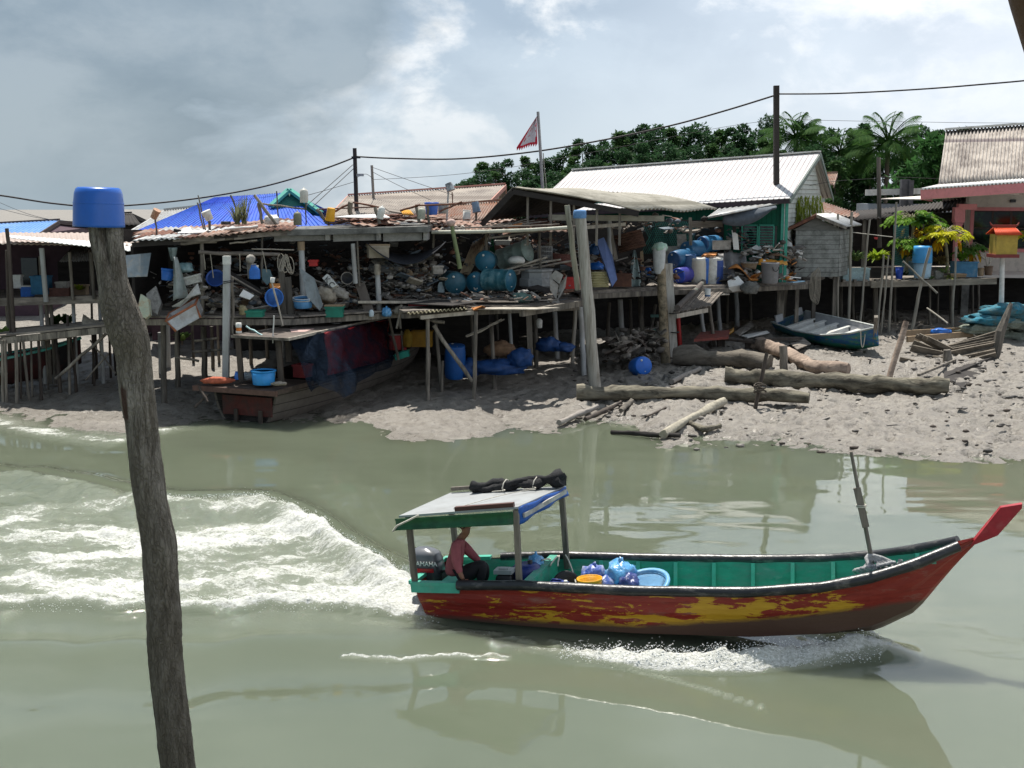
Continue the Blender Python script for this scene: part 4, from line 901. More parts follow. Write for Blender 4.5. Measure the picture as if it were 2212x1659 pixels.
h = back_house('house', 'small house with rust stained zinc roof behind the clapboard gable', ((1776, 375), (1808, 374)), ((1760, 400), (1800, 399)), 66, 63, M_rusty, M_clap, 10, .03)
h = thing('building', 'low grey building with white fascia in front of the palms', 'building', P(1940, 440, 60))
mb = MB(); mb.box((P(1950, 440, 62).x, 62, 3.9), (px(150, 62), 4, 2.9)); mb.build('wall', mat('blue_grey_wall', (.26, .29, .33), .8, .1), h)
mb = MB(); mb.beam(P(1870, 416, 59.8), P(2030, 412, 59.8), .2, .28); mb.build('fascia', M_white, h)
mb = MB(); mb.slab([P(1870, 411, 59.8), P(2030, 407, 59.8), P(2030, 410, 65), P(1870, 413, 65)], .06); mb.build('roof', M_zinc, h)
mb = MB(); mb.box(P(1954, 420, 59.3), (px(18, 59), .3, 1.4)); mb.box(P(1966, 420, 59.2), (px(10, 59), .3, 1.3)); mb.build('chimney_panel', mat('dark_grey_zinc', (.10, .10, .11), .6, .3, dirt=(.05, .05, .05), da=.4), h)
h = thing('shelter', 'open lean-to with dark sagging tin roof in front of the low grey building', 'shelter', P(1950, 500, 53))
mb = MB(); corr(mb, P(1800, 478, 50), P(2080, 452, 50.5), P(2085, 428, 57), P(1850, 455, 57), 30, .03, .02, 2, wave=lambda u, v: -.2 * u * (1 - u)); mb.build('roof', mat('blackened_tin', (.045, .04, .037), .8, .3, dirt=(.085, .07, .06), da=.35), h)
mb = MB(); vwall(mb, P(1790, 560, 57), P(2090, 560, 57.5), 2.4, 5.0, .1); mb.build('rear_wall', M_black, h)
for u, v in ((1805, 480), (1868, 472)): mb = MB(); b = P(u, v, 50.3); mb.beam(b, Vector((b.x, b.y, 2.4)), .12, .12); mb.build('post', M_stilt, h)
mb = MB(); mb.slab([P(1790, 590, 49.5), P(2090, 590, 50), P(2090, 575, 57), P(1790, 575, 57)], .1); mb.build('floor', M_woodx, h)
mb = MB(); corr(mb, P(1738, 455, 54), P(1850, 470, 51), P(1858, 462, 53), P(1780, 437, 57), 14, .03); solo('roof_sheet_stack', 'loose rusty roofing sheet lying between clapboard house and lean-to', 'sheet', mb, M_rusty)
h = thing('house', 'long low wooden house with pale tin roof and open veranda on stilts', 'house', P(120, 640, 37))
A, B, C, D = P(-200, 506, 36.5), P(300, 524, 36.0), P(300, 506, 42), P(-200, 500, 43)
M_ltin = mat('pale_brown_tin', (.40, .33, .29), .55, .15, 5, dirt=(.30, .21, .17), da=.42, dirt2=(.5, .46, .42), da2=.35, bump=.2)
mb = MB(); corr(mb, P(-260, 522, 36.5), P(310, 531, 35.6), P(300, 503, 44), P(-260, 501, 45), 46, .014, .02, 3); mb.build('roof', M_ltin, h)
mb = MB(); corr(mb, P(20, 513, 35.6), P(290, 543, 34.4), P(300, 528, 36.2), P(20, 508, 37.5), 26, .009, .015, 2); mb.build('porch_roof', M_whitesheet, h)
mb = MB(); vwall(mb, P(-260, 600, 41), P(310, 600, 41), 2.5, 4.36, .1); mb.build('rear_wall', M_mauve, h)
mb = MB(); mb.box(P(65, 590, 40.85), (px(34, 41), .1, 1.0)); mb.build('window', M_glassd, h)
mb = MB(); mb.box(P(92, 590, 40.85), (px(12, 41), .12, 1.1)); mb.build('shutter', mat('beige_shutter', (.33, .30, .24), .7, .15), h)
mb = MB(); mb.slab([P(-260, 656, 36.2), P(310, 640, 36.2), P(310, 618, 42), P(-260, 620, 42)], .12); mb.build('floor', M_woodx, h)
mb = MB(); mb.beam(P(-260, 660, 36.1), P(310, 644, 36.1), .08, .22); mb.build('floor_beam', M_woodx, h)
for u0, v0, u1, v1, w in ((90, 536, 100, 652, 11), (-20, 520, -12, 655, 8), (150, 545, 158, 648, 7), (196, 545, 204, 646, 8), (255, 540, 257, 640, 7)):
    mb = MB(); mb.tube([P(u1, v1, 36.0), P(u0, v0, 36.0)], px(w / 2, 36), 9); mb.build('veranda_post', M_pvc if w == 11 else M_stilt, h)
for u, v1, w in ((15, 735, 9), (88, 742, 9), (100, 745, 9), (110, 740, 8), (158, 732, 8), (215, 725, 8), (268, 722, 7)):
    mb = MB(); b = P(u, 652, 36.6); mb.tube([Vector((b.x, b.y, .25)), b], px(w / 2, 36), 9); mb.build('stilt', M_pvc if u in (88, 158, 215) else M_stilt, h)
h2 = thing('house', 'small wooden house with grey tin hip roof behind the long low house veranda', 'house', P(180, 580, 43))
mb = MB(); corr(mb, P(128, 565, 39.2), P(215, 562, 39.2), P(205, 528, 40.6), P(160, 530, 40.6), 16, .02); mb.build('roof', M_zinc, h2)
mb = MB(); mb.box(P(180, 592, 40.2), (px(90, 40), .8, .85)); mb.build('wall', M_black, h2)
def post(parent, name, t, b, w, m, Y=None, Yt=None, n=9, ground=True, square=False, wob=.12, bury=.35):
    if Y is None: q = G(b); Y = q.y
    B = P(b, Y); T = P(t, Yt or Y)
    if ground: z = mudz(B.x, B.y); B = Vector((B.x, B.y, z)); d = (B - T).normalized(); B = B + d * bury
    r = px(w / 2, Y); mb = MB()
    if square: mb.beam(B, T, 2 * r, 2 * r, (0, 1, 0))
    else:
        k = 6; mb.tube([B.lerp(T, i / k) + Vector((rnd(-1, 1), rnd(-1, 1), 0)) * r * wob * (0 < i < k) for i in range(k + 1)], [r * (1.06 - .12 * i / k) for i in range(k + 1)], n, wob=wob)
    return mb.build(name, m, parent)
def solo_post(name, label, cat, t, b, w, m, group=None, **kw):
    q = P(b, kw.get('Y') or G(b).y); o = thing(name, label, cat, q, None, group); post(o, 'shaft', t, b, w, m, **kw); return o
def panel(name, label, cat, pts, th, m, group=None, parent=None):
    mb = MB(); q = [P(*p) for p in pts]; N = (q[1] - q[0]).cross(q[2] - q[0])
    if N.y > 0: q = q[::-1]
    mb.slab(q, th)
    return mb.build(name, m, parent) if parent else solo(name, label, cat, mb, m, group)
def stick(name, label, cat, a, Ya, b, Yb, w, m, group=None, parent=None, n=7):
    A, B = P(a, Ya), P(b, Yb); mb = MB(); r = px(w / 2, Ya); mb.tube([A.lerp(B, i / 4) + Vector((rnd(-1, 1), 0, rnd(-1, 1))) * r * .5 * (0 < i < 4) for i in range(5)], [r * rnd(.85, 1.1) for _ in range(5)], n)
    return mb.build(name, m, parent) if parent else solo(name, label, cat, mb, m, group)
def drum(label, c, Y, axis, r, ln, m, em, cat='drum', group=None, plastic=False, name=None):
    """closed drum; c = photo position of the centre of the end that faces us, axis points out of that end"""
    o = thing(name or ('barrel' if plastic else 'oil_drum'), label, cat, P(c, Y), axes(axis, (0, 0, 1)), group); mb = MB()
    if plastic: pr = [(r * .86, -ln), (r * .93, -ln * .97), (r * .99, -ln * .80), (r, -ln * .5), (r * .99, -ln * .2), (r * .92, -ln * .06), (r * .88, -.012)]
    else:
        pr = [(r * 1.02, -ln), (r * 1.02, -ln + .03), (r, -ln + .035)]
        for k in (.34, .66): z = -ln * (1 - k); pr += [(r, z - .035), (r * 1.025, z - .012), (r * 1.025, z + .012), (r, z + .035)]
        pr += [(r, -.04), (r * 1.025, -.035), (r * 1.025, 0), (r * .985, 0), (r * .985, -.02)]
    mb.lathe(pr, 28); local(o, mb).build('body', m, o)
    mb = MB(); mb.lathe([(r * .98, -.024), (r * .97, -.012), (.001, -.010)] if not plastic else [(r * .93, -.06), (r * .93, .0), (r * .86, .014), (.001, .014)], 28); lid = local(o, mb).build('lid', em, o)
    mb = MB(); mb.lathe([(.035, -.012), (.035, .02), (.001, .02)], 10, c=(r * .55, r * .2, 0)); mb.lathe([(.018, -.012), (.018, .015), (.001, .015)], 8, c=(-r * .6, -r * .1, 0)); local(o, mb).build('bung', M_whitep, lid)
    return o
def heap(name, label, pts, size, m, n, seed, kind='stuff', mats=None):
    """a mass of small scrap lying over the given spots (u, v, Y, spread in px)"""
    random.seed(seed); mb = MB(); nm = len(mats) if mats else 1
    for u, v, Y, sx, sy in pts:
        for _ in range(n):
            c = P(u + random.gauss(0, sx), v + random.gauss(0, sy), Y + rnd(-.5, .5)); mb.cur = random.randrange(nm); k = random.random(); s = size * rnd(.4, 1.5)
            R = Matrix.Rotation(rnd(0, 6.3), 3, 'Z') @ Matrix.Rotation(rnd(-.7, .7), 3, 'X') @ Matrix.Rotation(rnd(-.5, .5), 3, 'Y')
            if k < .45: mb.box(c, (s * rnd(1, 3), s * rnd(.5, 1.2), s * rnd(.08, .3)), R)
            elif k < .75: mb.blob(c, (s * .6, s * .5, s * .4), .5, 2.5, 1, None, seed + _)
            elif k < .9: mb.tube([c, c + R @ Vector((s * rnd(1, 3), 0, 0))], s * .1, 6)
            else: mb.sheet(c, c + R @ Vector((s * 1.2, 0, 0)), c + R @ Vector((s * 1.2, s, 0)), c + R @ Vector((0, s, 0)), 4, 4, .01, lambda u_, v_: s * .3 * mnoise.noise(Vector((u_ * 3, v_ * 3, seed + _))), True)
    o = mb.build(name, mats or m, origin=Vector((0, 0, 0))); return tag(o, label, None, None, kind)
JM = [M_junk, M_woodx, mat('pale_scrap', (.36, .34, .31), .8, .3, 6, dirt=(.12, .10, .09), da=.42, bump=.6), M_black, mat('rust_scrap', (.15, .075, .05), .8, .4, 6, bump=.6), mat('grey_blue_scrap', (.12, .15, .18), .7, .4, 6, bump=.6)]
def sy(u): return 33.0 + (u - 290) * .00377
sh = thing('shack', 'large open scrap store with concrete roof slab and rusty sheet roof on stilts', 'shack', P(600, 680, 33.6))
mb = MB(); random.seed(3)
fl = [P(270, 684, 33.0), P(640, 684, 33.8), P(930, 664, 35.6)]
for i in range(2):
    a, b = fl[i], fl[i + 1]; k = 14
    for j in range(22):
        y = j * .26; jit = rnd(-.12, .12)
        mb.beam(a + Vector((jit, y, rnd(-.02, .02))), b + Vector((jit, y, rnd(-.02, .02))), .24, .045)
mb.build('floor', M_woodx, sh)
for a, b in ((fl[0], fl[1]), (fl[1], fl[2])):
    mb = MB(); mb.beam(a + Vector((-.1, -.05, -.14)), b + Vector((0, -.05, -.14)), .10, .16); mb.build('floor_beam', M_stilt, sh)
mb = MB(); vwall(mb, P(255, 600, 37.8), P(960, 600, 39.6), 2.4, 4.75, .08); mb.build('rear_wall', M_black, sh)  # wall coloured black so the store interior reads as deep shade
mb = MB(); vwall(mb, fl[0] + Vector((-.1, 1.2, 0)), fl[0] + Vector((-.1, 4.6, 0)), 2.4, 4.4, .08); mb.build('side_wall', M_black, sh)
mb = MB(); vwall(mb, P(500, 600, 42.6), P(1120, 600, 43.4), .3, 2.5, .06); mb.build('shade_backing', M_black, sh)  # dark sheet added behind the stilts to stand for shade under the floor
s0, s1 = P(592, 497, 34.0), P(926, 489, 35.3); dp = Vector((.0, 4.2, 0)); dx = Vector((0, 0, 1))
mb = MB(); mb.hexa([s0 - dx * .16, s1 - dx * .16, s1 + dp - dx * .16, s0 + dp - dx * .16, s0, s1, s1 + dp, s0 + dp]); mb.build('roof_slab', M_conc, sh)
for ua, ub in ((592, 706), (720, 814), (828, 912)):
    a, b = P(ua, 522, sy(ua) + .12), P(ub, 519, sy(ub) + .12); zt = s0.lerp(s1, (ua - 592) / 334).z - .165; mb = MB()
    mb.hexa([Vector((a.x, a.y, a.z)), Vector((b.x, b.y, b.z)), Vector((b.x, b.y + .15, b.z)), Vector((a.x, a.y + .15, a.z)), Vector((a.x, a.y, zt)), Vector((b.x, b.y, zt)), Vector((b.x, b.y + .15, zt)), Vector((a.x, a.y + .15, zt))]); mb.build('slab_beam', mat('mid_concrete', (.27, .265, .25), .9, .2, 5, dirt=(.14, .135, .13), da=.42), sh)
for u in (708, 818, 919):
    a = P(u, 519, sy(u) + .05); zt = s0.lerp(s1, (u - 592) / 334).z - .165; mb = MB(); w = px(9, 34); mb.box((a.x, a.y + .5, (a.z + zt) / 2), (w, 1.1, zt - a.z)); mb.build('slab_bracket', mat('pale_concrete', (.33, .32, .30), .9, .2, 5, dirt=(.15, .145, .14), da=.4), sh)
random.seed(11)
for j in range(5):
    for i in range(7):
        ua, ub = 285 + i * 46 + rnd(-6, 6), 285 + i * 46 + 62 + rnd(-6, 14)
        va, vb = 521 - (ua - 285) * .075 - j * 4.2, 521 - (ub - 285) * .075 - j * 4.2
        Ya, Yb = sy(ua) + j * 1.0 - .3, sy(ub) + j * 1.0 - .3
        A, B = P(ua, va, Ya), P(ub, vb, Yb); up = Vector((rnd(-.05, .05), 1.15, rnd(.02, .14)))
        mb = MB(); corr(mb, A, B, B + up, A + up, 5, .02, .012, 1, wave=lambda u, v: .02 * math.sin(u * 5 + i)); mb.build('roof_sheet', random.choice([M_rust, M_rusty, M_rusty, M_rust, M_zinc]), sh)
for k in range(7):
    ua, ub = 285 + k * 44, 285 + k * 44 + rnd(50, 80); mb = MB(); mb.beam(P(ua, 526 - (ua - 285) * .07 + rnd(-3, 5), sy(ua) - .1), P(ub, 526 - (ub - 285) * .07 + rnd(-3, 6), sy(ub) - .1), .08, .12); mb.build('eave_batten', random.choice([M_woodx, M_black, M_woodx]), sh)
for k in range(46):
    u = rnd(690, 925); j = rnd(0, 1); v = 484 - j * 14 - (4 if u > 800 else 0); Y = sy(u) + .6 + j * 2.6; A = P(u, v, Y); ln = rnd(.5, 1.5)
    d = Vector((rnd(.7, 1), rnd(-.5, .5), rnd(-.12, .12))).normalized(); mb = MB(); B = A + d * ln; wv = Vector((-d.y, d.x, rnd(-.2, .2))) * rnd(.12, .4)
    corr(mb, A, B, B + wv, A + wv, 3, .015, .012, 1); mb.build('loose_sheet', random.choice([M_rust, M_rust, M_rust, M_rusty]), sh)
for t, b, w, m in ((c2(474, 430), c2(490, 790), 13, M_pvc), (c2(812, 430), c2(830, 690), 10, M_pvc), (c2(972, 590), c2(985, 900), 11.5, M_pvc)):
    Y = sy(t[0]) + .15; post(sh, 'pillar', t, b, w, m, Y=Y, ground=False, wob=0, n=14)
mb = MB(); q = P(c2(972, 590), sy(790) + .15); mb.lathe([(.09, -.18), (.095, .08), (.075, .12)], 14, c=q); mb.build('pillar_cap', M_sack, sh)
mb = MB(); q = P(c2(474, 445), sy(650) + .15); mb.lathe([(.10, -.12), (.10, .12)], 14, c=q); mb.build('pillar_cap', M_card, sh)
for t, b, w in ((d1(540, 690), d1(548, 1540), 9), (d1(1395, 880), d1(1445, 1600), 12), (d1(1468, 1080), d1(1525, 1600), 14), (d1(1195, 580), d1(1190, 1080), 5), (d2(710, 690), d2(735, 1180), 4), (c1(1060, 880), c1(1056, 880), 2)):
    post(sh, 'post', t, b, w, M_stilt, Y=sy(t[0]) + .1, ground=False, square=w > 10)
for a, b, w in ((d1(500, 808), d1(1390, 835), 9), (d1(1080, 775), d1(1540, 785), 3), (d1(0, 720), d1(700, 690), 9), (d1(840, 715), d1(1140, 680), 4), (d1(600, 690), d1(1330, 610), 8)):
    stick('beam', None, None, a, sy(a[0]) + .05, b, sy(b[0]) + .05, w, M_woodx if w > 4 else M_pale, parent=sh)
for i, (u, v0, v1, w, m) in enumerate(((345, 718, 806, 10, M_pvc), (352, 690, 868, 13, M_stilt), (361, 700, 790, 12, M_pvc), (382, 700, 835, 12, M_stilt), (440, 705, 822, 13, M_stilt), (457, 705, 790, 8, M_stilt), (540, 690, 780, 8, M_stilt), (575, 690, 770, 8, M_stilt), (610, 690, 770, 8, M_pvc), (660, 680, 765, 8, M_stilt), (730, 680, 765, 8, M_stilt), (790, 675, 760, 8, M_stilt), (415, 700, 778, 6, M_stilt), (470, 700, 775, 6, M_stilt))):
    post(sh, 'stilt', (u, v0), (u + 3, v1), w, m)
for a, b in (((415, 760), (500, 752)), ((380, 772), (430, 780)), ((420, 736), (470, 730))): stick('brace', None, None, a, 33.6, b, 33.8, 6, M_stilt, parent=sh)
mb = MB(); mb.sheet(P(d2(810, 705), 34.6), P(d2(1680, 690), 35.2), P(d2(1640, 715), 36.5), P(d2(850, 715), 36.2), 24, 8, .01, lambda u, v: Vector((0, 0, -.62 * math.sin(math.pi * u) ** .9 * (1 - v * .5))), True)
mb.build('shade_net', M_netb, sh)
heap('scrap_heap', 'dark jumble of scrap wood, cloth and metal filling the store', [(420, 640, 34.6, 26, 22), (515, 650, 34.9, 28, 18), (590, 640, 35.6, 25, 18), (665, 655, 35.3, 28, 14), (720, 630, 36, 26, 26), (745, 650, 35.6, 22, 10), (800, 600, 36.2, 34, 22), (860, 600, 36.4, 30, 20), (880, 630, 36.4, 28, 20), (830, 640, 36.3, 28, 16), (910, 600, 36.6, 22, 25)], .15, M_junk, 125, 5, mats=JM + [JM[2], M_foam, JM[2], M_card])
heap('scrap_heap', 'crumpled pale papers and cloth spilling from the store shelves', [(845, 590, 35.6, 26, 12), (880, 615, 35.7, 24, 12), (690, 625, 35.2, 22, 10), (510, 640, 34.0, 22, 10), (400, 625, 33.7, 22, 14), (905, 600, 36, 18, 14), (455, 655, 33.8, 25, 10)], .14, M_junk, 26, 15, mats=[JM[2], M_foam, M_sack, JM[5], M_junk])
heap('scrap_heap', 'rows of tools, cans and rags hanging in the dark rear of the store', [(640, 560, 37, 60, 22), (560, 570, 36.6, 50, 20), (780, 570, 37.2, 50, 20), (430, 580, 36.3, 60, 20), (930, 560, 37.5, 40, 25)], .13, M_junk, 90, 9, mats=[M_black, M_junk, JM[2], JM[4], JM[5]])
panel('tin_flap', 'grey blue tin flap hanging from the store eave beside the big log pole', 'sheet', [(268, 552, 33.2), (326, 546, 33.2), (318, 597, 32.9), (266, 599, 32.9)], .02, mat('grey_blue_tin', (.17, .21, .24), .55, .2, 5, dirt=(.28, .25, .21), da=.4, bump=.2))
panel('crate', 'pale green broken crate side with rust stain on the edge of the store floor', 'crate', [(c1(810, 800), 32.6) if False else (*c1(812, 800), 32.6), (*c1(835, 690), 32.7), (*c1(880, 720), 32.7), (*c1(890, 815), 32.6), (*c1(865, 838), 32.6)], .12, mat('pale_green_rusted', (.42, .46, .36), .6, .15, 5, dirt=(.36, .15, .05), da=.40, dsc=5))
panel('crate', 'speckled grey broken foam box beside the pale green crate side', 'crate', [(*c1(880, 770), 32.8), (*c1(868, 690), 32.9), (*c1(925, 642), 33), (*c1(957, 740), 32.9), (*c1(935, 812), 32.8)], .3, mat('speckled_foam', (.27, .26, .25), .9, .3, 8, dirt=(.08, .075, .07), da=.44, dsc=8))
o = thing('tank', 'open galvanised tank with rusty rim tilted on the store edge', 'tank', P(c1(1080, 830), 32.6))
mb = MB(); a = [P(c1(985, 850), 32.2), P(c1(1160, 750), 32.5), P(c1(1190, 830), 32.5), P(c1(1045, 912), 32.2)]; bk_ = Vector((-.1, .7, .12));
mb.slab([a[0], a[3], a[2], a[1]], .03, (0, -1, 0)); mb.slab([a[1], a[2], a[2] + bk_, a[1] + bk_], .03); mb.slab([a[3], a[0], a[0] + bk_, a[3] + bk_], .03); mb.slab([a[0] + bk_, a[1] + bk_, a[2] + bk_, a[3] + bk_], .03); mb.slab([a[3], a[3] + bk_, a[2] + bk_, a[2]], .03, (0, 0, -1))
mb.build('body', M_zinc, o); mb = MB(); mb.tube([a[3], a[0], a[1], a[2]], .035, 6); mb.tube([a[0], a[0] + bk_, a[1] + bk_, a[1]], .035, 6); mb.build('rim', mat('orange_rust', (.26, .09, .04), .8, .3, 6), o)
mb = MB(); mb.sheet(P(d1(170, 760), 33), P(d1(270, 760), 33), P(d1(245, 905), 33), P(d1(205, 905), 33), 10, 8, .01, lambda u, v: .06 * math.sin(u * 9), True); solo('cloth', 'grey green rag hanging from the store eave', 'cloth', mb, mat('grey_green_cloth', (.17, .21, .20), .9, .25, 6, bump=.4))
mb = MB(); mb.sheet(P(d1(225, 870), 32.9), P(d1(260, 860), 32.9), P(d1(400, 1290), 32.7), P(d1(215, 1340), 32.7), 12, 10, .012, lambda u, v: .09 * math.sin(u * 8 + v * 2), True); solo('cloth', 'long pale cloth with brown stain draped below the hanging rag', 'cloth', mb, mat('pale_stained_cloth', (.26, .29, .28), .9, .2, 5, dirt=(.22, .15, .11), da=.38, dsc=3, bump=.4))
bucket('tub', 'blue tub hanging between tin flap and long pale cloth', 'tub', P(d1(155, 1115), 33.3), rotz(.2) @ Matrix.Rotation(.15, 3, 'Y'), .17, .30, M_bluep, handle=False)
bag('plastic_bag', 'bulging grey green plastic bag above the white printed crate', 'bag', P(d1(350, 985), 33.2), (.22, .18, .15), mat('grey_green_film', (.13, .22, .23), .35, .3, 6, dirt=(.3, .33, .32), da=.36, bump=.8, bsc=14, spec=.6), 4, knot=False)
def crate(name, label, c, Y, size, m, R=None, cat='crate', lid=None, group=None):
    R = R or Matrix.Identity(3); o = thing(name, label, cat, P(c, Y), R, group); a, b, h_ = size; t_ = .025; mb = MB()
    mb.box((0, 0, t_ / 2), (a, b, t_)); mb.box((0, -b / 2 + t_ / 2, h_ / 2 + t_ / 2), (a, t_, h_ - t_)); mb.box((0, b / 2 - t_ / 2, h_ / 2 + t_ / 2), (a, t_, h_ - t_))
    for s in (-1, 1): mb.box((s * (a / 2 - t_ / 2), 0, h_ / 2 + t_ / 2), (t_, b - 2 * t_ - .004, h_ - t_))
    local(o, mb).build('box', m, o); mb = MB()
    for s in (-1, 1):
        mb.box((0, s * (b / 2 + .012), h_ - .03), (a + .05, .022, .05)); mb.box((s * (a / 2 + .012), 0, h_ - .03), (.022, b, .05))
    local(o, mb).build('rim', m, o)
    if lid: mb = MB(); mb.box((0, 0, h_ + .02), (a + .06, b + .06, .035)); local(o, mb).build('lid', lid, o)
    return o
crate('crate', 'white foam fish crate with dark print leaning by the store post', d1(455, 1150), 33.0, (.38, .26, .22), mat('printed_white_foam', (.42, .42, .39), .8, .2, 6, dirt=(.14, .13, .12), da=.38, dsc=7), Matrix.Rotation(-.25, 3, 'Y'))
bucket('basin', 'dark blue basin leaning among the scrap beside the store post', 'basin', P(d1(690, 1110), 33.6), axes((.1, -.8, .5)), .24, .11, mat('dark_blue_plastic', (.014, .06, .26), .4, .2, bump=.1), handle=False)
panel('sheet', 'folded grey tin sheet on top of the open galvanised tank', 'sheet', [(*d1(210, 1400), 32.5), (*d1(360, 1310), 32.4), (*d1(440, 1210), 32.5), (*d1(490, 1150), 32.6), (*d1(520, 1260), 32.6), (*d1(420, 1290), 32.5), (*d1(300, 1400), 32.5)], .03, M_zinc)
mb = MB(); q = P(d1(1070, 885), 33.3); mb.blob(q, .125, .12, 2, 3); o = solo('float_ball', 'round dirty foam float hanging from the long pole', 'float', mb, M_foam)
mb = MB(); mb.sheet(P(d1(1025, 930), 33.35), P(d1(1135, 930), 33.35), P(d1(1130, 1000), 33.3), P(d1(1040, 1100), 33.3), 10, 8, .01, lambda u, v: .06 * math.sin(u * 9), True); solo('cloth', 'dirty white cloth hanging under the round foam float', 'cloth', mb, M_foam)
jerrycan('jerrycan', 'blue jerrycan hanging below the round foam float', P(d1(1115, 1100), 33.2), rotz(.1), (.29, .18, .33), M_bluep)
panel('sheet', 'grey blue clear sheet standing behind the blue jerrycan', 'sheet', [(*d1(1195, 990), 34), (*d1(1280, 1000), 34), (*d1(1310, 1090), 34), (*d1(1250, 1170), 34), (*d1(1195, 1110), 34)], .02, mat('blue_grey_sheet', (.10, .17, .20), .5, .2))
panel('board', 'long black board slanting across the store behind the white post', 'board', [(*d1(640, 950), 33.9), (*d1(760, 960), 33.9), (*d1(1220, 1240), 33.6), (*d1(1150, 1290), 33.6)], .06, M_black)
for j in range(3): stick('slat', 'thin grey slat lying along the long black board', 'slat', d1(760 + 30 * j, 1010 + 25 * j), 33.6, d1(1150 + 20 * j, 1240 + 12 * j), 33.4, 3, M_woodx, 'slats on the long black board')
panel('card', 'torn white foam sheet on the scrap beside the white post', 'sheet', [(*d1(945, 1285), 33.2), (*d1(990, 1215), 33.3), (*d1(1110, 1280), 33.3), (*d1(1060, 1325), 33.2)], .03, M_whitesheet)
crate('tray', 'shallow green plastic tray on the store floor edge', d1(1122, 1512), 33.1, (.43, .35, .18), M_green, cat='tray')
bag('sack', 'small yellowish sack beside the shallow green tray', 'sack', P(d1(990, 1450), 33.0), (.11, .1, .15), mat('yellowish_sack', (.30, .26, .15), .9, .2, 6, bump=.6), 21, knot=False)
o = bucket('basin', 'bright blue basin propped upright facing the river', 'basin', P(d1(1330, 1305), 33.0), axes((.05, -1, .1)), .235, .09, M_bluep, handle=False, tap=.85)
o = thing('marker_stick', 'thin bent stick with a white cup on top leaning on the bright blue basin', 'stick', P(d1(1415, 1600), 32.7))
stick('shaft', None, None, d1(1300, 1140), 32.7, d1(1420, 1610), 32.7, 4, M_pale, parent=o); mb = MB(); mb.lathe([(.055, 0), (.062, .13), (.055, .13), (.045, .02), (.001, .02)], 14, Matrix.Translation(P(d1(1305, 1140), 32.7)) @ Matrix.Rotation(.15, 4, 'Y')); mb.build('cup', M_whitep, o)
panel('plank', 'orange plank shelf fixed above the bright blue basin', 'plank', [(*d1(1275, 1150), 33.4), (*d1(1390, 1150), 33.4), (*d1(1390, 1195), 33.2), (*d1(1280, 1185), 33.2)], .05, M_orange)
bucket('basin', 'blue basin with white rim resting at the store edge beside the white pillar', 'basin', P(c2(487, 845), 33.9), axes((0, -.12, 1)), .26, .25, mat('pale_blue_plastic', (.07, .22, .42), .4, .2, bump=.1), handle=False, tap=.9)
mb = MB(); mb.lathe([(.265, 0), (.285, .01), (.285, .08), (.26, .08), (.26, 0)], 26, Matrix.Translation(P(c2(487, 800), 33.9)) @ Matrix.Rotation(.12, 4, 'X')); solo('hoop', 'wide white plastic hoop lying on the blue basin', 'hoop', mb, M_whitep)
crate('crate', 'teal green crate on the store floor under a brown board', c2(695, 908), 34.2, (.46, .36, .30), M_green, lid=M_card)
panel('board', 'long grey board leaning on the white pillar above the blue basin', 'board', [(*d2(80, 980), 33.9), (*d2(240, 1095), 33.9), (*d2(335, 1390), 33.7), (*d2(300, 1445), 33.7), (*d2(165, 1300), 33.7)], .05, mat('grey_blue_board', (.20, .23, .24), .7, .2, 5, dirt=(.12, .12, .12), da=.4))
bx = panel('box', 'tilted white carton with black letters in the middle of the store', 'box', [(*d2(328, 1092), 34.4), (*d2(380, 1045), 34.4), (*d2(490, 1168), 34.3), (*d2(430, 1202), 34.3)], .25, M_whitep)
for ch, uv in (('K', d2(382, 1112)), ('C', d2(430, 1165))):
    fc = bpy.data.curves.new('letter', 'FONT'); fc.body = ch; fc.size = .22; fc.extrude = .003; fc.align_x = 'CENTER'; fc.align_y = 'CENTER'
    fo = bpy.data.objects.new('letter', fc); COL.objects.link(fo); nn = Vector((0, -1, 0)); fo.matrix_basis = WORLD[bx.name].inverted() @ (Matrix.Translation(P(uv, 34.30)) @ Matrix.Rotation(math.pi / 2, 4, 'X') @ Matrix.Rotation(-.75, 4, 'Z')); bake(fo, M_blackp, bx)
bag('sack', 'long beige sack slumped over the teal green crate', 'sack', P(d2(370, 1275), 34.4), (.30, .2, .2), M_sack, 31, Matrix.Rotation(.5, 3, 'Y'), knot=False)
bag('sack', 'grey white sack lying behind the long beige sack', 'sack', P(d2(490, 1250), 34.8), (.36, .2, .16), M_foam, 33, Matrix.Rotation(.35, 3, 'Y'), knot=False)
o = thing('wok', 'black wok hanging in the middle of the dark store', 'wok', P(d2(600, 1095), 35.0), axes((.2, -1, .3))); mb = MB(); mb.lathe([(.001, -.08), (.08, -.07), (.14, -.02), (.175, .02), (.17, .025), (.135, -.01), (.001, -.06)], 24); local(o, mb).build('pan', M_blackp, o); mb = MB(); mb.tube([(.172 * math.cos(a), .172 * math.sin(a), .022) for a in np.linspace(0, 6.28, 22)], .009, 6); local(o, mb).build('rim', M_pale, o)
crate('basket', 'small red basket hanging beside the white pillar', d2(235, 960), 34.6, (.22, .2, .17), M_red, cat='basket')
crate('box', 'large brown carton hung under the black shade net', d2(935, 868), 35.2, (.56, .45, .34), mat('pale_carton', (.36, .31, .24), .85, .15, 4, dirt=(.22, .18, .13), da=.38), rotz(.25), 'box', lid=M_card)
panel('board', 'brown grey plank leaning beside the capped white pillar', 'board', [(*d2(685, 1155), 35.0), (*d2(790, 1140), 35.0), (*d2(905, 1490), 34.6), (*d2(800, 1500), 34.6)], .04, mat('brown_grey_board', (.115, .095, .08), .8, .3, 6, stretch=(1, 1, .2), dirt=(.05, .04, .035), da=.4))
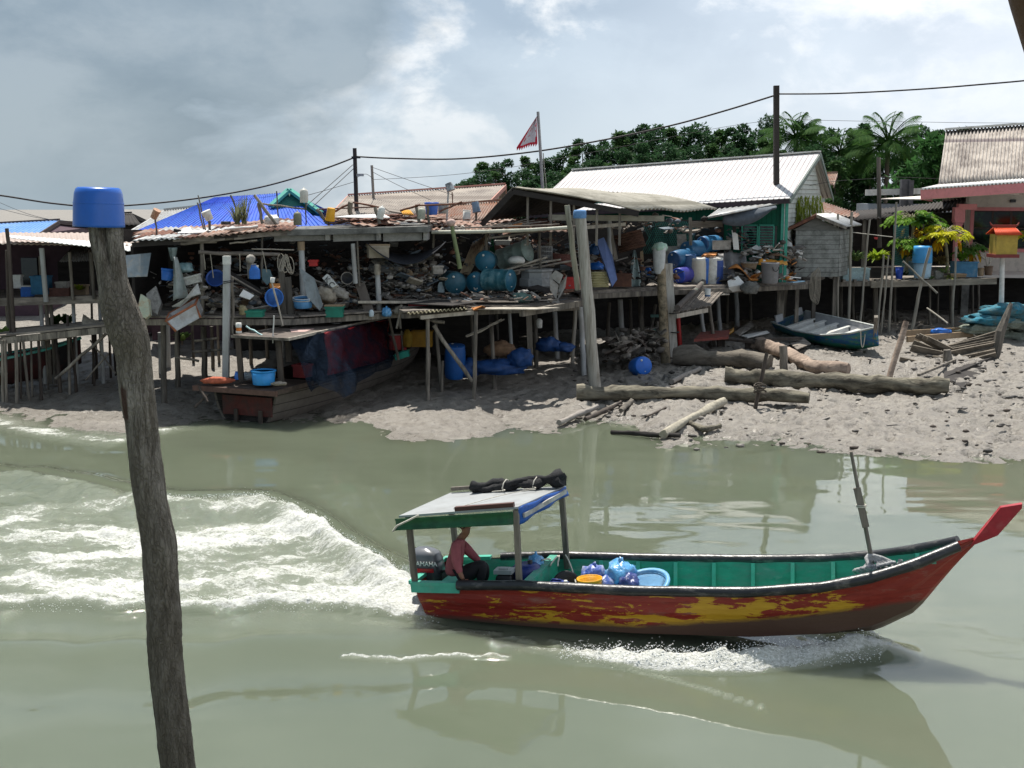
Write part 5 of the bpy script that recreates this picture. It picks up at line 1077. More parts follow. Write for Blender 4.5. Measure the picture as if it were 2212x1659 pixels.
mb = MB(); mb.lathe([(.09, 0), (.10, .3), (.075, .31), (.001, .26)], 16, Matrix.Translation(P(d2(1280, 1045), 35.8)) @ axes((.25, -1, 0)).to_4x4() @ Matrix.Translation((0, 0, -.3))); solo('wooden_mug', 'pale round wooden pot end among the grey scrap', 'pot', mb, M_card)
crate('box', 'small off white box at the end of the scrap shelf', d2(1580, 1045), 35.6, (.28, .25, .24), M_foam, rotz(.3), 'box')
bag('bundle', 'long grey cloth bundle lying on the scrap shelf', 'bundle', P(d2(990, 985), 36.0), (.48, .24, .15), mat('grey_cloth', (.15, .15, .15), .9, .25, 6, bump=.6), 41, knot=False)
bag('sack', 'dirty white sack lying under the scrap shelf beside the red crate', 'sack', P(d2(1190, 1450), 35.0), (.23, .2, .16), M_sack, 43)
crate('crate', 'red plastic crate under the black platform sheet', d2(1380, 1425), 35.3, (.56, .4, .22), M_red)
o = thing('bottle', 'white rounded plastic bottle standing at the boat roof edge', 'bottle', P(d2(865, 1510), 34.6)); mb = MB(); mb.lathe([(.065, 0), (.07, .02), (.07, .13), (.04, .18), (.001, .19)], 16); local(o, mb).build('body', mat('pale_blue_white_plastic', (.5, .58, .62), .4, .05), o)
bag('bag', 'crumpled blue and white bag beside the capped white pillar', 'bag', P(d2(1030, 1470), 34.8), (.13, .12, .15), M_bagb, 45)
mb = MB()
for k in range(7): q = P(d1(1395 + 18 * k, 830 + 6 * k), 33.5); mb.tube([q + Vector((.09 * math.sin(a + k) , .05 * math.cos(a), -.22 + .23 * math.cos(a))) for a in np.linspace(0, 5.9, 14)], .010, 5)
solo('rope_coil', 'pale rope loops hanging from the end of the long pole', 'rope', mb, mat('old_rope', (.30, .27, .22), .9, .2, 20))
for i, (a, b) in enumerate(((d1(560, 830), d1(575, 1000)), (d1(630, 830), d1(665, 1090)), (d1(950, 830), d1(955, 1020)), (d1(1200, 800), d1(1245, 1030)))): stick('cord', ('pale cord hanging above the white printed crate', 'long cord hanging beside the store post', 'short cord hanging behind the white square post', 'grey cord hanging over the clear sheet')[i], 'cord', a, 33.2, b, 33.2, 2, MATS['old_rope'])
def on_stick(name, label, cat, c, r, h_, tilt, sticks, m, Y, dome=False, rim=True):
    """an upturned vessel stuck on one or more sticks above the roof"""
    q = P(c, Y); o = thing(name, label, cat, q); R = axes(tilt)
    M = Matrix.Translation(q) @ R.to_4x4(); mb = MB()
    pr = [(r * .8, -h_ / 2), (r * .86, -h_ * .45), (r, h_ * .4), (r, h_ / 2), (r * .9, h_ / 2), (r * .75, -h_ * .42), (.001, -h_ * .42)]
    if dome: pr = [(r * .97, -h_ / 2), (r, -h_ * .45), (r, h_ * .25), (r * .85, h_ * .42), (r * .4, h_ * .5), (r * .16, h_ * .52), (r * .14, h_ * .62), (.001, h_ * .62)]
    mb.lathe(pr, 20, M); mb.build('vessel', m, o)
    if rim and not dome: mb = MB(); mb.lathe([(r, h_ * .36), (r * 1.06, h_ * .38), (r * 1.06, h_ / 2), (r, h_ / 2)], 20, M); mb.build('rim', m, o)
    for a, b, w in sticks: stick('stick', None, None, a, Y + .02, b, Y + .02, w, M_stilt, parent=o)
    return o
M_pot = mat('rusty_orange_pot', (.48, .30, .20), .7, .2, 6, dirt=(.26, .09, .04), da=.42, dsc=5)
on_stick('marker_pot', 'rust stained white pot stuck on a stick beside the blue basin pole', 'pot', d1(32, 395), .105, .26, (.5, -.2, .8), [(d1(32, 430), d1(48, 620), 4)], M_pot, 34.5)
on_stick('marker_pot', 'tilted white bucket on two short sticks in front of the bright blue roof', 'bucket', d1(602, 410), .125, .27, (-.35, -.2, .9), [(d1(612, 470), d1(618, 570), 3), (d1(628, 470), d1(632, 570), 4)], M_white, 34.5)
on_stick('jug', 'tall translucent white jug upturned on a stick before the sea green gablet', 'jug', d2(130, 195), .115, .38, (0, 0, 1), [(d2(148, 240), d2(153, 510), 3)], mat('translucent_white', (.52, .51, .46), .4, .08, 4, dirt=(.36, .33, .27), da=.36), 35.0, dome=True)
on_stick('jug', 'squat olive grey jug standing below the tall white jug', 'jug', d2(60, 445), .115, .36, (0, 0, 1), [], mat('olive_grey_plastic', (.19, .19, .13), .6, .15, 4, dirt=(.12, .12, .09), da=.4), 34.6, dome=True)
on_stick('marker_bucket', 'yellow bucket upturned on a slanting bar over the concrete slab', 'bucket', d2(420, 400), .13, .36, (-.16, .1, -1), [(d2(265, 345), d2(390, 495), 8)], M_yel, 35)
on_stick('jug', 'tilted white jug on the dark frame bar above the rusty sheets', 'jug', d2(968, 380), .10, .34, (.25, 0, 1), [(d2(905, 320), d2(950, 500), 8)], M_white, 35.2, dome=True)
on_stick('jar', 'dull green white jar stuck on a post of the roof frame', 'jar', d2(1410, 390), .105, .30, (.05, 0, 1), [(d2(1350, 300), d2(1385, 490), 7), (d2(1470, 310), d2(1492, 500), 6)], mat('dull_green_white', (.40, .42, .35), .6, .12, 5, dirt=(.2, .2, .16), da=.4), 35.6, dome=True)
bucket('tub', 'deep blue tub with wide rim standing on the rusty roof pile', 'tub', P(d2(1520, 400), 36.2), axes((0, -.06, 1)), .20, .34, mat('cobalt_plastic', (.035, .10, .40), .4, .2, dirt=(.10, .2, .5), da=.36, bump=.1), handle=False, tap=.78)
bucket('bucket', 'grey white bucket standing behind the deep blue tub', 'bucket', P(d2(1640, 390), 36.6), rotz(0), .15, .30, M_foam, handle=False)
on_stick('marker_bottle', 'clear bottle with black base upturned on a white pipe pole', 'bottle', d5(472, 930), .12, .24, (.35, -.1, -.9), [], mat('black_and_clear', (.06, .06, .065), .3, .5, 3, dirt=(.5, .53, .55), da=.46, dsc=3), 37)
solo_post('pipe_pole', 'slim white pipe pole carrying the black based bottle', 'pole', d5(458, 960), d5(440, 1300), 4, M_pvc, Y=37.05, ground=False, wob=0)
stick('stick', 'thin rusty stick beside the slim white pipe pole', 'stick', d5(497, 985), 37.2, d5(503, 1105), 37.2, 2.5, M_rust)
on_stick('marker_jug', 'blue grey jug with black base on two sticks before the rusty roof', 'jug', d5(757, 1150), .12, .32, (.18, -.1, -1), [(d5(752, 1200), d5(752, 1300), 3), (d5(765, 1200), d5(766, 1300), 3)], mat('blue_grey_plastic', (.17, .24, .33), .45, .15, 4, dirt=(.04, .04, .05), da=.34), 38)
bucket('bucket', 'plain white bucket standing upturned on the low rusty roof', 'bucket', P(d5(652, 1300), 37.4), axes((.08, 0, 1)), .115, .32, M_white, handle=False, tap=.95)
solo_post('bamboo_pole', 'green bamboo pole topped by a pale pink float', 'pole', c3(296, 470), c3(350, 760), 9, mat('green_bamboo', (.16, .20, .09), .6, .2, 6, dirt=(.3, .3, .2), da=.35), Y=35.6, ground=False)
mb = MB(); mb.blob(P(c3(292, 458), 35.55), (.13, .13, .11), .12, 2, 3); solo('float', 'pale pink foam float capping the green bamboo pole', 'float', mb, mat('pale_pink_foam', (.50, .36, .32), .85, .15, 6, dirt=(.35, .28, .24), da=.4))
for i, (a, b, w, Y) in enumerate(((d1(497, 190), d1(580, 575), 3, 35), (d1(490, 270), d1(560, 560), 4, 34.9), (d1(850, 190), d1(960, 450), 4, 35), (d1(1352, 145), d1(1375, 500), 3, 36), (d1(1108, 188), d1(1350, 505), 7, 34.4), (d1(1155, 275), d1(1200, 500), 8, 34.5), (d1(1150, 275), d1(1660, 340), 4, 35))):
    stick('stick', ('tall thin stick standing between white bucket and blue roof', 'dark leaning stick close to the tilted white bucket', 'dark stick leaning over the grass tuft on the roof', 'hair thin rod before the sea green gablet', 'grey bar slanting down to the white tarp', 'short grey post holding the slanting bar', 'thin rail running from the short grey post to the slab')[i], 'stick', a, Y, b, Y, w, M_stilt)
for i, (a, b, w) in enumerate(((d2(430, 380), d2(660, 268), 5), (d2(660, 268), d2(1000, 335), 4), (d2(270, 345), d2(900, 318), 3), (d2(640, 260), d2(640, 400), 11), (d2(1175, 360), d2(1395, 292), 5), (d2(1340, 300), d2(1900, 280), 4), (d2(1600, 370), d2(1850, 260), 4), (d2(1490, 180), d2(1500, 180), 1))[:7]):
    stick('frame_bar', ('dark frame bar rising to the capped stub post', 'dark frame bar falling from the capped stub post', 'long thin rail behind the yellow bucket', 'stub post with white cap on the concrete slab', 'dark bar sloping up to the dull jar', 'long rail passing the deep blue tub', 'dark bar sloping up past the grey white bucket')[i], 'bar', a, 35.3, b, 35.4, w, M_stilt if i == 3 else M_rust)
panel('sheet', 'long white metal sheet lying on the rusty roof pile', 'sheet', [(*d2(465, 425), 35.8), (*d2(640, 405), 36.6), (*d2(1000, 395), 36.6), (*d2(1065, 430), 35.8), (*d2(760, 432), 35.6)], .02, M_whitesheet)
mb = MB(); corr(mb, P(d2(1200, 395), 36), P(d2(1325, 400), 36), P(d2(1285, 350), 37), P(d2(1180, 350), 37), 6, .02); solo('sheet', 'short bright yellow corrugated sheet on the rusty pile', 'sheet', mb, mat('yellow_sheet', (.58, .30, .03), .6, .2))
panel('board', 'grey board lying across the rusty pile beside the yellow sheet', 'board', [(*d2(1010, 325), 36.8), (*d2(1170, 350), 37), (*d2(1210, 385), 36.4), (*d2(1060, 360), 36.2)], .04, M_woodx)
panel('sheet', 'crumpled white sheet on the rusty roof before the blue house', 'sheet', [(*d1(270, 600), 34.4), (*d1(370, 540), 34.8), (*d1(410, 530), 34.8), (*d1(430, 575), 34.6), (*d1(620, 570), 34.6), (*d1(700, 590), 34.4)], .05, M_whitesheet)
bag('tarp', 'white tarp bundle lying at the foot of the slanting bar', 'tarp', P(d1(1300, 465), 34.7), (.21, .18, .16), M_whitesheet, 51, knot=False)
for i in range(3): stick('pipe', 'white painted pipe lying along the rusty roof edge beside the slab', 'pipe', d1(785, 560 + 12 * i), 34.1 + .1 * i, d1(1150, 525 + 12 * i), 34.4 + .1 * i, 5, M_white, 'white pipes along the rusty roof edge')
o = thing('tyre', 'old black tyre lying on the rusty roof beside the grass tuft', 'tyre', P(d1(800, 510), 34.8)); mb = MB(); mb.lathe([(.07, 0), (.13, .0), (.14, .05), (.13, .09), (.07, .09), (.07, .05), (.07, 0)], 24); local(o, mb).build('tread', M_rubber, o)
panel('block', 'black plastic scrap on the rusty roof beside the crumpled white sheet', 'scrap', [(*d1(225, 590), 34.5), (*d1(235, 555), 34.5), (*d1(310, 570), 34.5), (*d1(290, 600), 34.5)], .1, M_blackp)
pf = thing('stilt_platform', 'low plank platform on thin stilts carrying the teal oil drums', 'platform', P(1000, 670, 34.5))
FL, FR, BR, BL = P(884, 673, 33.5), P(1250, 656, 36.2), P(1262, 634, 41.5), P(884, 640, 39.5)
random.seed(21)
mb = MB()
for k in range(30):
    t_ = k / 30; a, b = FL.lerp(BL, t_), FR.lerp(BR, t_); a = a + Vector((rnd(-.25, .1), 0, rnd(-.015, .015))); b = b + Vector((rnd(-.1, .25), 0, rnd(-.015, .015))); mid = a.lerp(b, rnd(.4, .6))
    mb.beam(a, mid, .17, .04); mb.beam(mid + (b - a).normalized() * .01, b, .17, .04)
mb.build('deck', M_woodx, pf)
for a, b, dz in ((FL, FR, .12), (FL + Vector((0, 1.2, 0)), FR + Vector((0, 1.2, 0)), .12)): mb = MB(); mb.beam(a - Vector((.2, 0, dz)), b - Vector((0, 0, dz)), .09, .13); mb.build('edge_beam', M_stilt, pf)
mb = MB(); mb.beam(P(c3(90, 1078), 33.6), P(c3(440, 1045), 34.2), .1, .1); mb.build('edge_beam', M_pale, pf)
mb = MB(); mb.beam(P(c3(750, 1052), 34.2), P(c3(1140, 985), 36.0), .14, .17); mb.build('edge_beam', M_stilt, pf)
mb = MB(); corr(mb, P(c3(5, 1052), 33.3), P(c3(395, 1018), 33.9), P(c3(400, 1005), 35.0), P(c3(60, 1025), 35.0), 15, .03, .015, 1); mb.build('corrugated_sheet', mat('pale_yellow_tin', (.50, .45, .30), .6, .2, 6, dirt=(.2, .15, .09), da=.42), pf)
UL = P(c3(-80, 972), 34.4)
mb = MB(); random.seed(5)
for k in range(34):
    u, v = rnd(c3(10, 0)[0], c3(780, 0)[0]), 0; A = PZ((u, rnd(634, 652)), 2.80 + rnd(-.04, .04)); ln = rnd(.8, 2.4); d = Vector((1, rnd(-.15, .25), rnd(-.015, .015))).normalized()
    mb.beam(A - d * ln / 2, A + d * ln / 2, rnd(.1, .28), .03)
mb.build('loose_board', M_woodx, pf)
for pts, m in (([(80, 965), (330, 925), (650, 915), (690, 940), (450, 955)], JM[2]), ([(0, 985), (210, 960), (480, 975), (300, 1000)], M_black), ([(520, 925), (790, 895), (805, 910), (700, 935)], M_whitesheet), ([(420, 905), (650, 900), (720, 915), (430, 918)], M_woodx), ([(390, 1022), (560, 1010), (1000, 1012), (840, 1024)], M_pale), ([(420, 1015), (500, 1000), (520, 1012), (440, 1028)], M_orange)):
    mb = MB(); q = [PZ(c3(*p), 2.76 + .02 * i) for i, p in enumerate(pts)]; q = [PZ(c3(*p), 2.70 if p[1] > 1000 else 2.84) for p in pts]; N = (q[1] - q[0]).cross(q[2] - q[0]); q = q if N.z > 0 else q[::-1]; mb.slab(q, .025); mb.build('sheet', m, pf)
mb = MB(); a, b = P(c2(845, 812), 34.6), P(c2(1270, 812), 35); mb.slab([a, b, P(c2(1660, 775), 37.0), P(c2(1300, 790), 37.0)], .05); mb.build('sheet', M_black, pf)
mb = MB(); mb.beam(a, b, .05, .07); mb.build('edge_beam', M_pale, pf)
for t, b in ((c2(1130, 830), c2(1098, 985)), (c2(1110, 840), c2(1125, 985))): post(pf, 'strut', t, b, 5, M_stilt, Y=34.6, ground=False)
for t, b, w, m in ((c3(140, 1085), c3(140, 1615), 9, M_stilt), (c3(455, 1040), c3(442, 1605), 9, M_stilt), (c3(190, 1090), c3(230, 1555), 8, M_stilt), (c3(425, 1060), c3(440, 1470), 7, M_stilt), (c3(555, 1110), c3(575, 1530), 9, M_stilt), (c3(590, 1060), c3(600, 1400), 6, M_stilt), (c3(672, 1040), c3(695, 1435), 8, M_pvc), (c3(840, 1060), c3(848, 1390), 10, M_stilt), (c3(970, 1040), c3(985, 1320), 11, M_pvc), (c3(1105, 1020), c3(1085, 1365), 9, M_pale), (c3(1135, 1010), c3(1160, 1425), 12, M_pvc), (c3(155, 1310), c3(140, 1600), 4, M_stilt), (c3(237, 1360), c3(232, 1560), 5, M_stilt)):
    post(pf, 'stilt', t, b, w, m)
post(pf, 'stilt', c3(800, 1045), c3(812, 1370), 12, M_pale, square=True)
for a, b, w in ((c3(180, 1130), c3(430, 1500), 10), (c3(390, 1200), c3(640, 1090), 4), (c3(100, 1085), c3(250, 1110), 7)): stick('brace', None, None, a, 34.3, b, 34.2, w, M_stilt, parent=pf)
mb = MB(); mb.slab([Vector((-8.8, 38.8, 2.5)), Vector((1.6, 41.6, 2.5)), Vector((2.5, 46.5, 2.5)), Vector((-8.0, 44.5, 2.5))], .1); mb.build('sun_blocking_slab', M_black, pf)  # unseen slab added to keep sun off the mud under the decks
GD = 'teal oil drums on the plank platform'
drum('teal oil drum lying beside the pale blue can, white bung in its end', c3(322, 852), 36.0, (.28, -1, .02), .315, .86, M_drum, mat('dark_teal_end', (.018, .085, .125), .45, .2, 5, dirt=(.05, .1, .12), da=.36), group=GD)
drum('teal oil drum lying between the white bunged drum and the scratched one', c3(455, 848), 36.5, (-.1, -1, .0), .30, .86, M_drum, M_drumend, group=GD)
drum('teal oil drum stacked on top of the other drums', c3(516, 710), 36.6, (-.05, -1, .05), .305, .86, M_drum, M_drumend, group=GD)
drum('scratched light teal oil drum lying sideways with its blue end towards the grey tank', c3(684, 836), 36.2, (.86, -.50, .0), .315, .86, mat('light_teal_drum_paint', (.026, .125, .16), .45, .2, 5, dirt=(.16, .27, .29), da=.42, dsc=5, dirt2=(.015, .06, .08), da2=.3), M_drumend, group=GD)
drum('pale grey green drum lying open behind the teal drums', c3(792, 640), 37.6, (.78, -.45, .30), .33, .98, M_drumg, M_drumg, plastic=False, name='drum')
mb = MB(); mb.blob(P(c3(720, 707), 37.0), (.26, .24, .14), .06, 1.5, 3, .6); solo('bowl', 'upturned white bowl resting before the pale grey green drum', 'bowl', mb, M_white)
o = thing('jerrycan', 'pale blue white can peeping out beside the white bunged drum', 'can', P(c3(228, 922), 36.3)); mb = MB(); rsolid(mb, (0, 0, .17), (.22, .2, .34), .9, 16, 6, .4); local(o, mb).build('body', mat('pale_blue_white', (.45, .55, .58), .4, .1), o)
mb = MB(); corr(mb, P(c3(350, 785), 37.6), P(c3(410, 800), 37.4), P(c3(545, 530), 38.6), P(c3(430, 595), 38.6), 6, .03, .015, 2); solo('corrugated_sheet', 'brown streaked corrugated sheet leaning behind the stacked drums', 'sheet', mb, mat('brown_streaked_tin', (.66, .54, .37), .6, .2, 6, dirt=(.30, .14, .06), da=.42, dsc=4, stretch=(1, 1, .3)))
panel('cloth', 'narrow dark green flag cloth hanging behind the drums', 'cloth', [(*c3(535, 690), 38.7), (*c3(560, 540), 38.8), (*c3(582, 660), 38.7), (*c3(570, 700), 38.7)], .03, mat('dark_green_cloth', (.012, .10, .045), .85, .2))
panel('board', 'pale board standing behind the green flag cloth', 'board', [(*c3(480, 690), 38.9), (*c3(510, 545), 39), (*c3(555, 540), 39), (*c3(545, 690), 38.9)], .04, JM[2])
crate('box', 'white foam box on a low brown table behind the drums', c3(630, 605), 39, (.46, .3, .15), M_whitep, cat='box')
panel('table', 'low brown table board under the white foam box', 'table', [(*c3(575, 612), 38.6), (*c3(750, 580), 39.4), (*c3(745, 592), 39.2), (*c3(580, 635), 38.5)], .06, mat('red_brown_board', (.13, .055, .035), .7, .3))
o = thing('wire_basket', 'round rusty wire basket standing between pale drum and dark red sheet', 'basket', P(c3(905, 705), 38.6)); mb = MB()
for z in (.0, .14, .28, .42): mb.tube([(.22 * math.cos(a), .22 * math.sin(a), z) for a in np.linspace(0, 6.28, 22)], .014, 5)
for k in range(22): a = k * 6.28 / 22; mb.tube([(.22 * math.cos(a), .22 * math.sin(a), 0), (.225 * math.cos(a), .225 * math.sin(a), .42)], .010, 4)
local(o, mb).build('mesh_wall', M_zinc, o)
mb = MB(); corr(mb, P(c3(955, 660), 38.4), P(c3(965, 700), 38.2), P(c3(1110, 760), 38.2), P(c3(1080, 670), 38.6), 5, .03, .015, 2); solo('corrugated_sheet', 'dark red rusty corrugated sheet leaning beside the wire basket', 'sheet', mb, mat('dark_red_rust', (.12, .045, .035), .75, .3))
o = thing('water_tank', 'angular grey fibreglass tank standing behind the scratched drum', 'tank', P(c3(850, 880), 37.5), rotz(.3)); mb = MB(); mb.lathe([(.48, 0), (.53, .05), (.53, .26), (.48, .29), (.48, .46), (.53, .49), (.53, .55), (.45, .55)], 8, smooth=False); local(o, mb).build('shell', mat('grey_fibreglass', (.27, .28, .28), .6, .15, 4, dirt=(.14, .14, .14), da=.4), o)
for i, (a, b, w) in enumerate(((c3(640, 770), c3(920, 685), 5), (c3(700, 775), c3(1100, 705), 5), (c3(760, 745), c3(1010, 700), 4), (c3(660, 760), c3(830, 735), 4))): stick('plank', ('pale plank lying aslant over the grey tank', 'long dark edged plank lying over the grey tank towards the posts', 'thin plank lying on the grey tank', 'short plank behind the scratched drum')[i], 'plank', a, 37.0 + .15 * i, b, 37.2 + .15 * i, w, (M_pale, M_woodx, M_pale, M_woodx)[i])
mb = MB()
for pts in ([(935, 810), (975, 770), (1025, 800), (1000, 860)], [(935, 815), (995, 865), (980, 960), (940, 900)], [(1000, 860), (1050, 800), (1040, 880), (990, 965)], [(920, 975), (990, 950), (1010, 1000), (960, 1035)]):
    q = [P(*c3(*p), 36.4 - .05 * i) for i, p in enumerate(pts)]; N = (q[1] - q[0]).cross(q[2] - q[0]); mb.slab(q if N.y < 0 else q[::-1], .02)
solo('tin_scrap', 'folded sheet of grey tin hanging over the platform edge', 'scrap', mb, mat('grey_bent_tin', (.34, .32, .29), .5, .2, 6, dirt=(.20, .16, .13), da=.4))
crate('bin', 'red plastic bin half hidden behind the blue capped pile', c3(1090, 890), 37.6, (.55, .4, .34), M_red, cat='bin')
panel('board', 'black curved board lying before the grey tank', 'board', [(*c3(780, 880), 36.6), (*c3(860, 865), 37), (*c3(940, 890), 36.8), (*c3(930, 915), 36.4)], .04, M_black)
bag('net', 'small green net bundle at the platform edge', 'net', P(c3(745, 955), 36.0), (.32, .22, .16), mat('grey_green_net', (.10, .17, .15), .9, .4, 14, bump=.8), 61, knot=False)
heap('scrap_heap', 'scrap bits strewn over the plank platform', [(990, 640, 36, 60, 5), (1130, 640, 36.4, 50, 6), (1190, 630, 37.4, 40, 8), (1060, 645, 35.2, 80, 4)], .12, M_junk, 40, 77, mats=JM)
heap('scrap_heap', 'tangle of hanging ropes, sticks and rags behind the pale drum', [(1120, 520, 39.6, 50, 18), (1180, 545, 39.6, 40, 25), (1080, 530, 39.4, 45, 20), (1230, 560, 39.8, 20, 30)], .15, M_junk, 55, 78, mats=JM)
drum('tall blue plastic barrel standing under the plank platform', c3(320, 1262), 35.4, (.03, -.15, 1), .30, .95, mat('mid_blue_barrel', (.012, .085, .30), .45, .2), MATS['mid_blue_barrel'], 'barrel', None, True)
for i, (c, r, lb) in enumerate(((c3(595, 1405), (.75, .4, .26), 'large blue tarp bundle lying in the shade under the platform'), (c3(745, 1350), (.35, .3, .30), 'small blue bundle behind the white stilt under the platform'), (c3(400, 1420), (.35, .3, .30), 'blue bundle beside the tall barrel under the platform'), (c3(1030, 1275), (.34, .3, .16), 'flat blue bundle far back in the shade of the platform'), (c3(930, 1260), (.4, .3, .25), 'dim blue bundle between two pipes far back in the shade'))):
    bag('tarp_bundle', lb, 'bundle', P(c, 35.6 + (i > 2) * 2.5), r, mat('blue_tarp_cloth', (.008, .045, .16), .55, .3, 6, bump=.6), 70 + i, knot=False)
bag('sack', 'brown sack lying on the large blue tarp bundle', 'sack', P(c3(610, 1290), 36.2), (.45, .35, .26), mat('brown_sack', (.20, .12, .07), .9, .25, bump=.6), 81, knot=False)
panel('board', 'curved pale lath hanging under the platform', 'lath', [(*c3(385, 1200), 35.4), (*c3(480, 1160), 35.4), (*c3(620, 1085), 35.4), (*c3(625, 1092), 35.4), (*c3(490, 1175), 35.4), (*c3(395, 1208), 35.4)], .03, M_pale)
o = thing('bottle', 'small white bottle hanging under the platform', 'bottle', P(c3(868, 1120), 38)); mb = MB(); mb.lathe([(.09, -.12), (.1, .1), (.05, .16), (.001, .17)], 12); local(o, mb).build('body', M_whitep, o)
sd_ = thing('shed', 'open gabled shed with sagging grey green sheet roof', 'shed', P(1250, 640, 39.5))
M_oldroof = strip_mat('grey_green_old_sheets', (.36, .34, .29), 2, 1.4, (.16, .15, .12), .12, .85, dirt=(.17, .16, .13), da=.42, dsc=1.3, dirt2=(.40, .37, .29), da2=.3)
A, D_, C_, A2 = P(1108, 405, 37.0), P(1380, 454, 37.2), P(1549, 454, 42), P(1348, 417, 43.0)
mb = MB(); corr(mb, A, A2, C_, D_, 22, .03, .02, 6, wave=lambda u, v: -.10 * math.sin(math.pi * v) + .04 * math.sin(9 * u + 3 * v)); mb.build('roof_slope', M_oldroof, sd_)
E1, E2 = P(1040, 478, 37.0), P(1240, 455, 43);
mb = MB(); corr(mb, E1, E2, A2, A, 22, .03, .02, 4); mb.build('west_slope', M_black, sd_)  # coloured black to make the underside look shaded
for a, b in ((A, D_), (A, E1)): mb = MB(); mb.beam(a - Vector((0, -.05, .12)), b - Vector((0, -.05, .12)), .07, .15); mb.build('rafter', M_black, sd_)
for u in (1140, 1190, 1240, 1290, 1340): t_ = (u - 1108) / 272; a = A.lerp(D_, t_); mb = MB(); mb.beam(Vector((a.x, a.y + .2, a.z - .1)), Vector((a.x, a.y + .2, 4.3)), .07, .07); mb.build('gable_strut', M_stilt, sd_)
mb = MB(); mb.beam(P(c3(930, 425), 37.3), P(c3(1680, 432), 38.6), .10, .17); mb.build('tie_beam', mat('pale_grey_beam', (.26, .25, .20), .85, .25, 7, dirt=(.13, .12, .10), da=.42, stretch=(.2, 1, 1)), sd_)
mb = MB(); mb.beam(P(c3(1150, 492), 37.6), P(c3(1430, 468), 38.2), .07, .10); mb.build('tie_beam', M_pale, sd_)
mb = MB(); vwall(mb, P(1040, 600, 43.5), P(1560, 600, 45.0), 2.4, 4.9, .08); mb.build('rear_wall', M_black, sd_)  # black colour stands in for the shade inside the shed
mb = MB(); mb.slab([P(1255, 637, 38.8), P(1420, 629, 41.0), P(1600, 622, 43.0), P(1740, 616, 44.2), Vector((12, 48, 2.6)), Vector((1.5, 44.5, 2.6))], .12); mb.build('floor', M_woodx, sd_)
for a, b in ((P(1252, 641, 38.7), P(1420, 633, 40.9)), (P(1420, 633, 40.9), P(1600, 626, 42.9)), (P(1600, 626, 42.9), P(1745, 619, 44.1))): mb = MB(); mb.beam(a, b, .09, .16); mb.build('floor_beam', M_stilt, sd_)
mb = MB(); vwall(mb, P(1080, 700, 46.0), P(1870, 700, 50.5), .3, 2.6, .06); mb.build('shade_backing', M_black, sd_)  # added dark sheet, in place of the shade beneath the shed floor
for t, b, w, m, sq in ((c4(163, 445), c4(172, 700), 11, M_pvc, False), (c3(1320, 440), c3(1370, 700), 8, M_stilt, True), (d3(1018, 20), d3(1022, 320), 6, M_stilt, True), (d3(1480, 0), d3(1500, 180), 7, M_black, True)): post(sd_, 'post', t, b, w, m, Y=40.3 if t[0] < 1400 else 43.2, ground=False, square=sq)
for t, b, w, m in ((c4(235, 960), c4(248, 1280), 12, M_pvc), (c4(370, 940), c4(378, 1270), 12, M_stilt), (d3(1130, 1010), d3(1175, 1370), 9, M_pvc), (d3(1320, 870), d3(1340, 1240), 9, M_pvc), (d3(1515, 800), d3(1530, 1180), 10, M_pvc), (d4(700, 1110), d4(712, 1410), 6, M_stilt), (d4(950, 1080), d4(960, 1300), 6, M_pvc), (d4(1130, 1060), d4(1135, 1310), 7, M_stilt), (d4(1270, 1040), d4(1280, 1300), 7, M_stilt), (d4(455, 1080), d4(450, 1430), 7, M_stilt), (d4(860, 1090), d4(870, 1380), 5, M_stilt), (c4(165, 980), c4(150, 1230), 8, M_stilt), (c4(300, 960), c4(310, 1200), 7, M_stilt)):
    post(sd_, 'stilt', t, b, w, m)
post(sd_, 'stilt', d3(885, 1110), d3(905, 1420), 10, M_red, wob=0); post(sd_, 'stilt', d3(1215, 900), d3(1280, 1420), 8, M_stilt); post(sd_, 'stilt', d4(1030, 1060), d4(1015, 1530), 15, M_stilt, square=True); post(sd_, 'stilt', d4(1085, 1080), d4(1050, 1450), 9, M_stilt, square=True)
mb = MB(); boards(mb, P(1425, 600, 44.0), P(1530, 600, 44.3), 2.6, 4.0, .2); mb.build('half_wall', mat('pale_peeling_wall', (.40, .40, .37), .8, .15, 5, dirt=(.16, .14, .12), da=.42, dsc=4, dirt2=(.22, .10, .06), da2=.28), sd_)
mb = MB(); q0, q1 = P(1420, 480, 44.0), P(1515, 478, 44.2)
for k in range(22): t_ = k / 21; a = q0.lerp(q1, t_); mb.tube([a, a + Vector((-.55, 0, -1.1))], .012, 4); mb.tube([a + Vector((-.55, 0, 0)), a + Vector((0, 0, -1.1))], .012, 4)
mb.build('wire_screen', mat('dark_green_wire', (.01, .10, .085), .6, .2), sd_)
mb = MB(); boards(mb, P(1540, 600, 44.6), P(1590, 600, 44.8), 2.6, 3.75, .2); mb.build('half_wall', M_woodx, sd_)
for pts, m in (([(1020, 60), (1370, 60), (1370, 120), (1020, 130)], M_woodx), ([(1470, 155), (1535, 200), (1550, 370), (1490, 365)], M_whitesheet), ([(870, 200), (970, 200), (985, 330), (880, 330)], JM[2]), ([(1260, 270), (1460, 265), (1460, 365), (1260, 370)], JM[2])):
    panel('board', None, None, [(*d3(*p), 43.6) for p in pts], .05, m, parent=sd_)
lt = thing('lean_to', 'low lean-to roof of rust streaked sheets with a white pipe along its eave', 'lean-to', P(1050, 500, 36.5))
random.seed(9)
